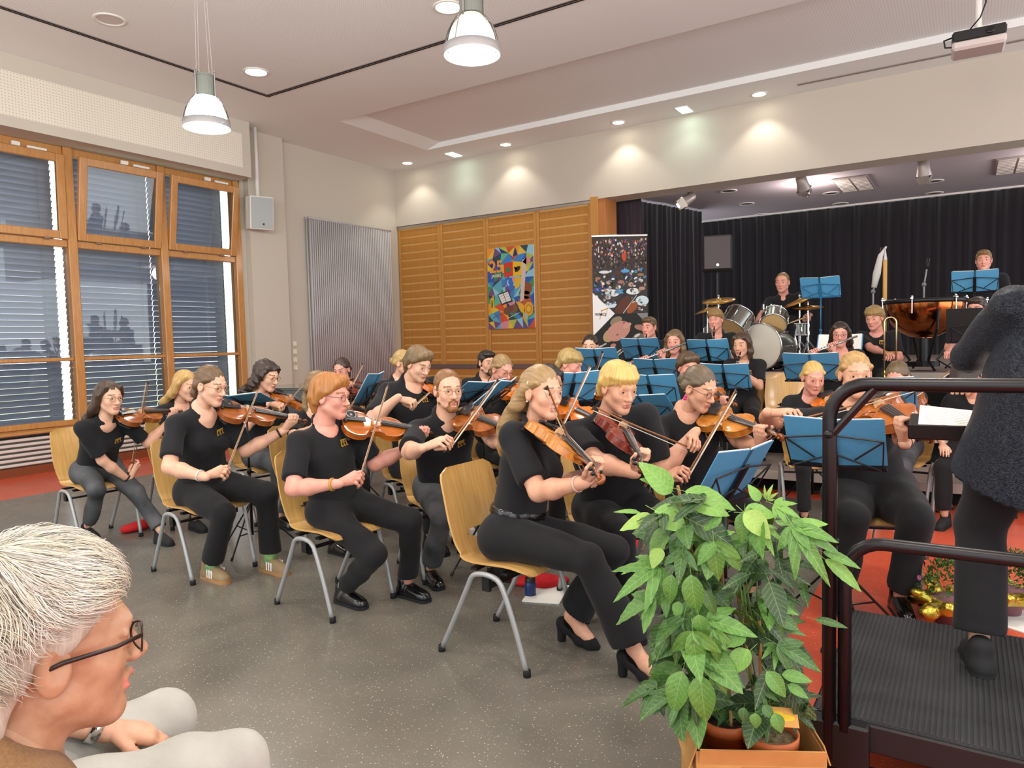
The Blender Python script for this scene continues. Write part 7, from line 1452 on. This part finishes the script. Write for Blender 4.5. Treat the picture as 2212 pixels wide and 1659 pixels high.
for k in range(330):
    u, t = r.random(), r.random(); cx, cy_ = X(.01+.98*u), y(20+205*t); sz = .010+.008*r.random(); c = r.choice(['#1a1413', '#2b211f', '#5a463c', '#b8927a', '#d8bda8', '#e6ddd6', '#7a5a8a', '#3a3f78', '#c0583a', '#8d7a70'] if t < .6 else ['#120e0e', '#231a18', '#3a2a25', '#6b4a38', '#8a7f7a', '#171416']); P.ell(cx, cy_, sz*.8, sz*1.3, c, 2, 0, 6)
P.ell(X(.58), y(150), .030, .062, '#c8481e', 3, .15); P.ell(X(.60), y(115), .018, .03, '#d2581f', 3)
P.rect(0, y(560), bw, y(232), '#34302f', 1)
for (cx, cy_, rx, ry, c) in ((.10, 300, .05, .04, '#9a6a4c'), (.09, 385, .085, .06, '#2d3f8e'), (.22, 255, .10, .04, '#d8dcdc'), (.28, 300, .06, .05, '#3a2a22'), (.30, 330, .05, .06, '#c09a82'), (.36, 410, .13, .10, '#dfe3e2'), (.46, 270, .09, .07, '#4a2f26'), (.52, 330, .06, .05, '#a8705a'), (.60, 250, .08, .05, '#5b9ed0'), (.50, 400, .10, .06, '#4f94c4'), (.68, 310, .06, .06, '#241a16'), (.70, 350, .05, .06, '#c79f88'), (.74, 400, .13, .09, '#e4e7e6'), (.86, 340, .07, .06, '#3a2d28'), (.90, 380, .06, .05, '#b98d74'), (.90, 470, .12, .14, '#cfe0e6'), (.30, 500, .16, .07, '#cfdfe6'), (.88, 280, .06, .04, '#a27a44')):
    P.ell(X(cx), y(cy_), rx*bw*1.0, ry*.55, c, 2 if ry > .055 else 3)
for k in range(170):
    u, t = r.random(), r.random(); P.ell(X(.03+.94*u), y(240+300*t), .012+.018*r.random(), .012+.022*r.random(), r.choice(['#201a18', '#3a2a24', '#b08a72', '#d9dcdb', '#c8d6dc', '#5a3626', '#e6e8e6', '#6a5a50', '#4a8ab8', '#2b3a80', '#191513']), 2, r.uniform(-.6, .6), 7)
P.ell(X(.55), y(500), .085, .16, '#5a2c18', 3, -.75); P.ell(X(.72), y(520), .055, .11, '#9a4f20', 4, -.75); P.line(X(.36), y(545), X(.62), y(390), .012, '#1c1210', 4); P.line(X(.55), y(560), X(.80), y(430), .010, '#d0c8c0', 5)
P.poly([(X(0), y(405)), (X(.40), y(560)), (X(0), y(720))], '#f2efee', 6)
P.poly([(X(.40), y(563)), (X(1), y(560)), (X(1), y(960)), (X(0), y(960)), (X(0), y(724))], '#171415', 3)
P.poly([(X(.80), y(562)), (X(1), y(560)), (X(1), y(650))], '#8a8484', 4)
P.ell(X(.46), y(690), .20, .135, '#c98f7e', 5, .55); P.ell(X(.30), y(720), .12, .085, '#b59a6e', 4, .8); P.ell(X(.42), y(615), .10, .06, '#8f7f66', 4, .5); P.ell(X(.36), y(795), .045, .03, '#c08070', 6, .3); P.ell(X(.62), y(650), .07, .035, '#d39a8a', 6, .5); P.ell(X(.56), y(628), .022, .008, '#4a3430', 7, .6); P.ell(X(.44), y(716), .02, .008, '#4a3430', 7, .6); P.ell(X(.88), y(668), .11, .045, '#a87a68', 5, -.2)
P.line(X(.28), y(905), X(.72), y(760), .055, '#54504a', 7); P.line(X(.28), y(895), X(.74), y(748), .016, '#cfccc4', 8); P.line(X(.30), y(915), X(.70), y(785), .012, '#e2dfd8', 8); P.ell(X(.82), y(745), .10, .075, '#6b665e', 7, .4); P.ell(X(.80), y(725), .05, .02, '#d9d6ce', 8, .5); P.ell(X(.86), y(775), .04, .02, '#b9b5ab', 8, .2); P.ell(X(.35), y(930), .07, .03, '#332f7a', 6); P.ell(X(.80), y(800), .05, .02, '#38358a', 6)
P.line(X(.14), y(540), X(.28), y(520), .018, '#d79a3c', 7); P.line(X(.155), y(542), X(.13), y(592), .008, '#d79a3c', 7); P.line(X(.265), y(522), X(.24), y(572), .008, '#d79a3c', 7); P.ell(X(.125), y(595), .012, .008, '#d79a3c', 7); P.ell(X(.23), y(576), .012, .008, '#d79a3c', 7)
P.build('print', M_PRINT, bn, Mbn)
text('WMO', .062, mat('dark print', '#2a2626', .6), bn, Mbn @ T((X(.135), -.008, y(575))) @ Matrix.Rotation(PI/2, 4, 'X'), bold=.001)
# painting on the timber wall
pw, ph_ = .98, 1.46; Mpt = T((-7.43, YB+.018, 1.665)); pt = thing('painting', 'colourful patchwork painting with instruments hanging on the timber wall', 'painting', Mpt)
m = MB(); m.box((pw/2, .0, ph_/2), (pw, .03, ph_), bev=.003); m.build('canvas', M_PAPER, pt, Mpt)
P = Print(); pal = ['#2f57a8', '#3f7fc0', '#57a3b8', '#5fae92', '#3c8a5c', '#d8b83c', '#e0902f', '#c8502c', '#c98a9a', '#2c4550', '#6a4a7a', '#8cc0d0', '#a8b84a', '#24306a']; NX, NY = 7, 10; g = {}
for i in range(NX+1):
    for j in range(NY+1): g[i, j] = (pw*min(1, max(0, (i+(r.uniform(-.35, .35) if 0 < i < NX else 0))/NX)), ph_*min(1, max(0, (j+(r.uniform(-.35, .35) if 0 < j < NY else 0))/NY)))
for i in range(NX):
    for j in range(NY):
        a, b, c, d = g[i, j], g[i+1, j], g[i+1, j+1], g[i, j+1]
        pc_ = pal if j not in (3, 4, 5, 6) else pal[:5]+pal[9:12]
        if r.random() < .5: P.poly([a, b, c], r.choice(pc_), 0); P.poly([a, c, d], r.choice(pc_), 0)
        else: P.poly([a, b, d], r.choice(pc_), 0); P.poly([b, c, d], r.choice(pc_), 0)
q = lambda u, t: (pw*u, ph_*(1-t))
def E(u, t, ru, rt, c, l, rot=0): P.ell(pw*u, ph_*(1-t), pw*ru, ph_*rt, c, l, rot)
P.poly([q(.36, .20), q(.56, .18), q(.56, .36), q(.37, .37)], '#c8382a', 2); P.poly([q(.56, .18), q(.77, .20), q(.77, .36), q(.56, .36)], '#e2b422', 2); P.poly([q(.38, .38), q(.57, .38), q(.56, .50), q(.50, .54), q(.42, .48)], '#2f6fc0', 2); P.poly([q(.57, .38), q(.76, .38), q(.68, .50), q(.60, .52)], '#d8b02c', 2)
E(.46, .28, .05, .035, '#3a7a4a', 3, .5); E(.66, .28, .07, .028, '#2a2624', 3, .6); E(.62, .27, .04, .016, '#2a2624', 3, -.5); E(.46, .44, .03, .035, '#d8d4d0', 3, .2); E(.475, .435, .024, .030, '#2f6fc0', 4, .2); E(.57, .40, .03, .035, '#d88a8a', 3)
E(.85, .52, .11, .075, '#8a4a2a', 3); E(.84, .60, .075, .05, '#8f4c2a', 3); E(.80, .70, .15, .09, '#b05a34', 3); P.poly([q(.76, .18), q(.86, .15), q(.78, .66), q(.70, .68)], '#c8bcae', 4); P.poly([q(.77, .20), q(.88, .13), q(.95, .20), q(.86, .24)], '#cf8a80', 4)
P.poly([q(.21, .57), q(.45, .53), q(.54, .67), q(.30, .71)], '#2a2c40', 3); P.poly([q(.23, .58), q(.33, .565), q(.40, .67), q(.31, .69)], '#e0dcd8', 4); P.poly([q(.345, .563), q(.44, .545), q(.51, .655), q(.41, .67)], '#e0dcd8', 4)
for k in range(3): P.line(*q(.26+.03*k, .60+.03*k), *q(.34+.03*k, .588+.03*k), .006, '#8a8684', 5); P.line(*q(.37+.03*k, .58+.03*k), *q(.45+.03*k, .568+.03*k), .006, '#8a8684', 5)
E(.88, .77, .10, .085, '#d8a02c', 5); E(.88, .77, .065, .055, '#b8801c', 6); E(.88, .77, .045, .038, '#e0b040', 7); P.poly([q(.66, .67), q(.78, .72), q(.80, .80), q(.72, .81), q(.66, .74)], '#dda632', 5)
E(.08, .69, .045, .08, '#d8b42c', 4); E(.08, .69, .028, .055, '#8a8a3a', 5); P.poly([q(.10, .58), q(.125, .58), q(.13, .80), q(.09, .80)], '#e0b830', 5)
E(.42, .78, .085, .048, '#6e4a3a', 4, .45); E(.56, .76, .085, .055, '#7a5240', 4, .45); E(.50, .75, .05, .035, '#6a4636', 5); P.line(*q(.10, .86), *q(.40, .79), .016, '#6a5448', 5); P.line(*q(.40, .88), *q(.68, .81), .008, '#e6dcc0', 5)
P.build('print', M_PRINT, pt, Mpt @ T((0, -.017, 0)))
text('25', .30, mat('orange paint', '#e39a3c', .6), pt, Mpt @ T((pw*.20, -.026, ph_*.70)) @ Matrix.Rotation(PI/2, 4, 'X'), bold=.006)
text('JAHRE', .075, mat('cream paint', '#d8cfa8', .6), pt, Mpt @ T((pw*.20, -.026, ph_*.64)) @ Matrix.Rotation(PI/2, 4, 'X'), bold=.002)
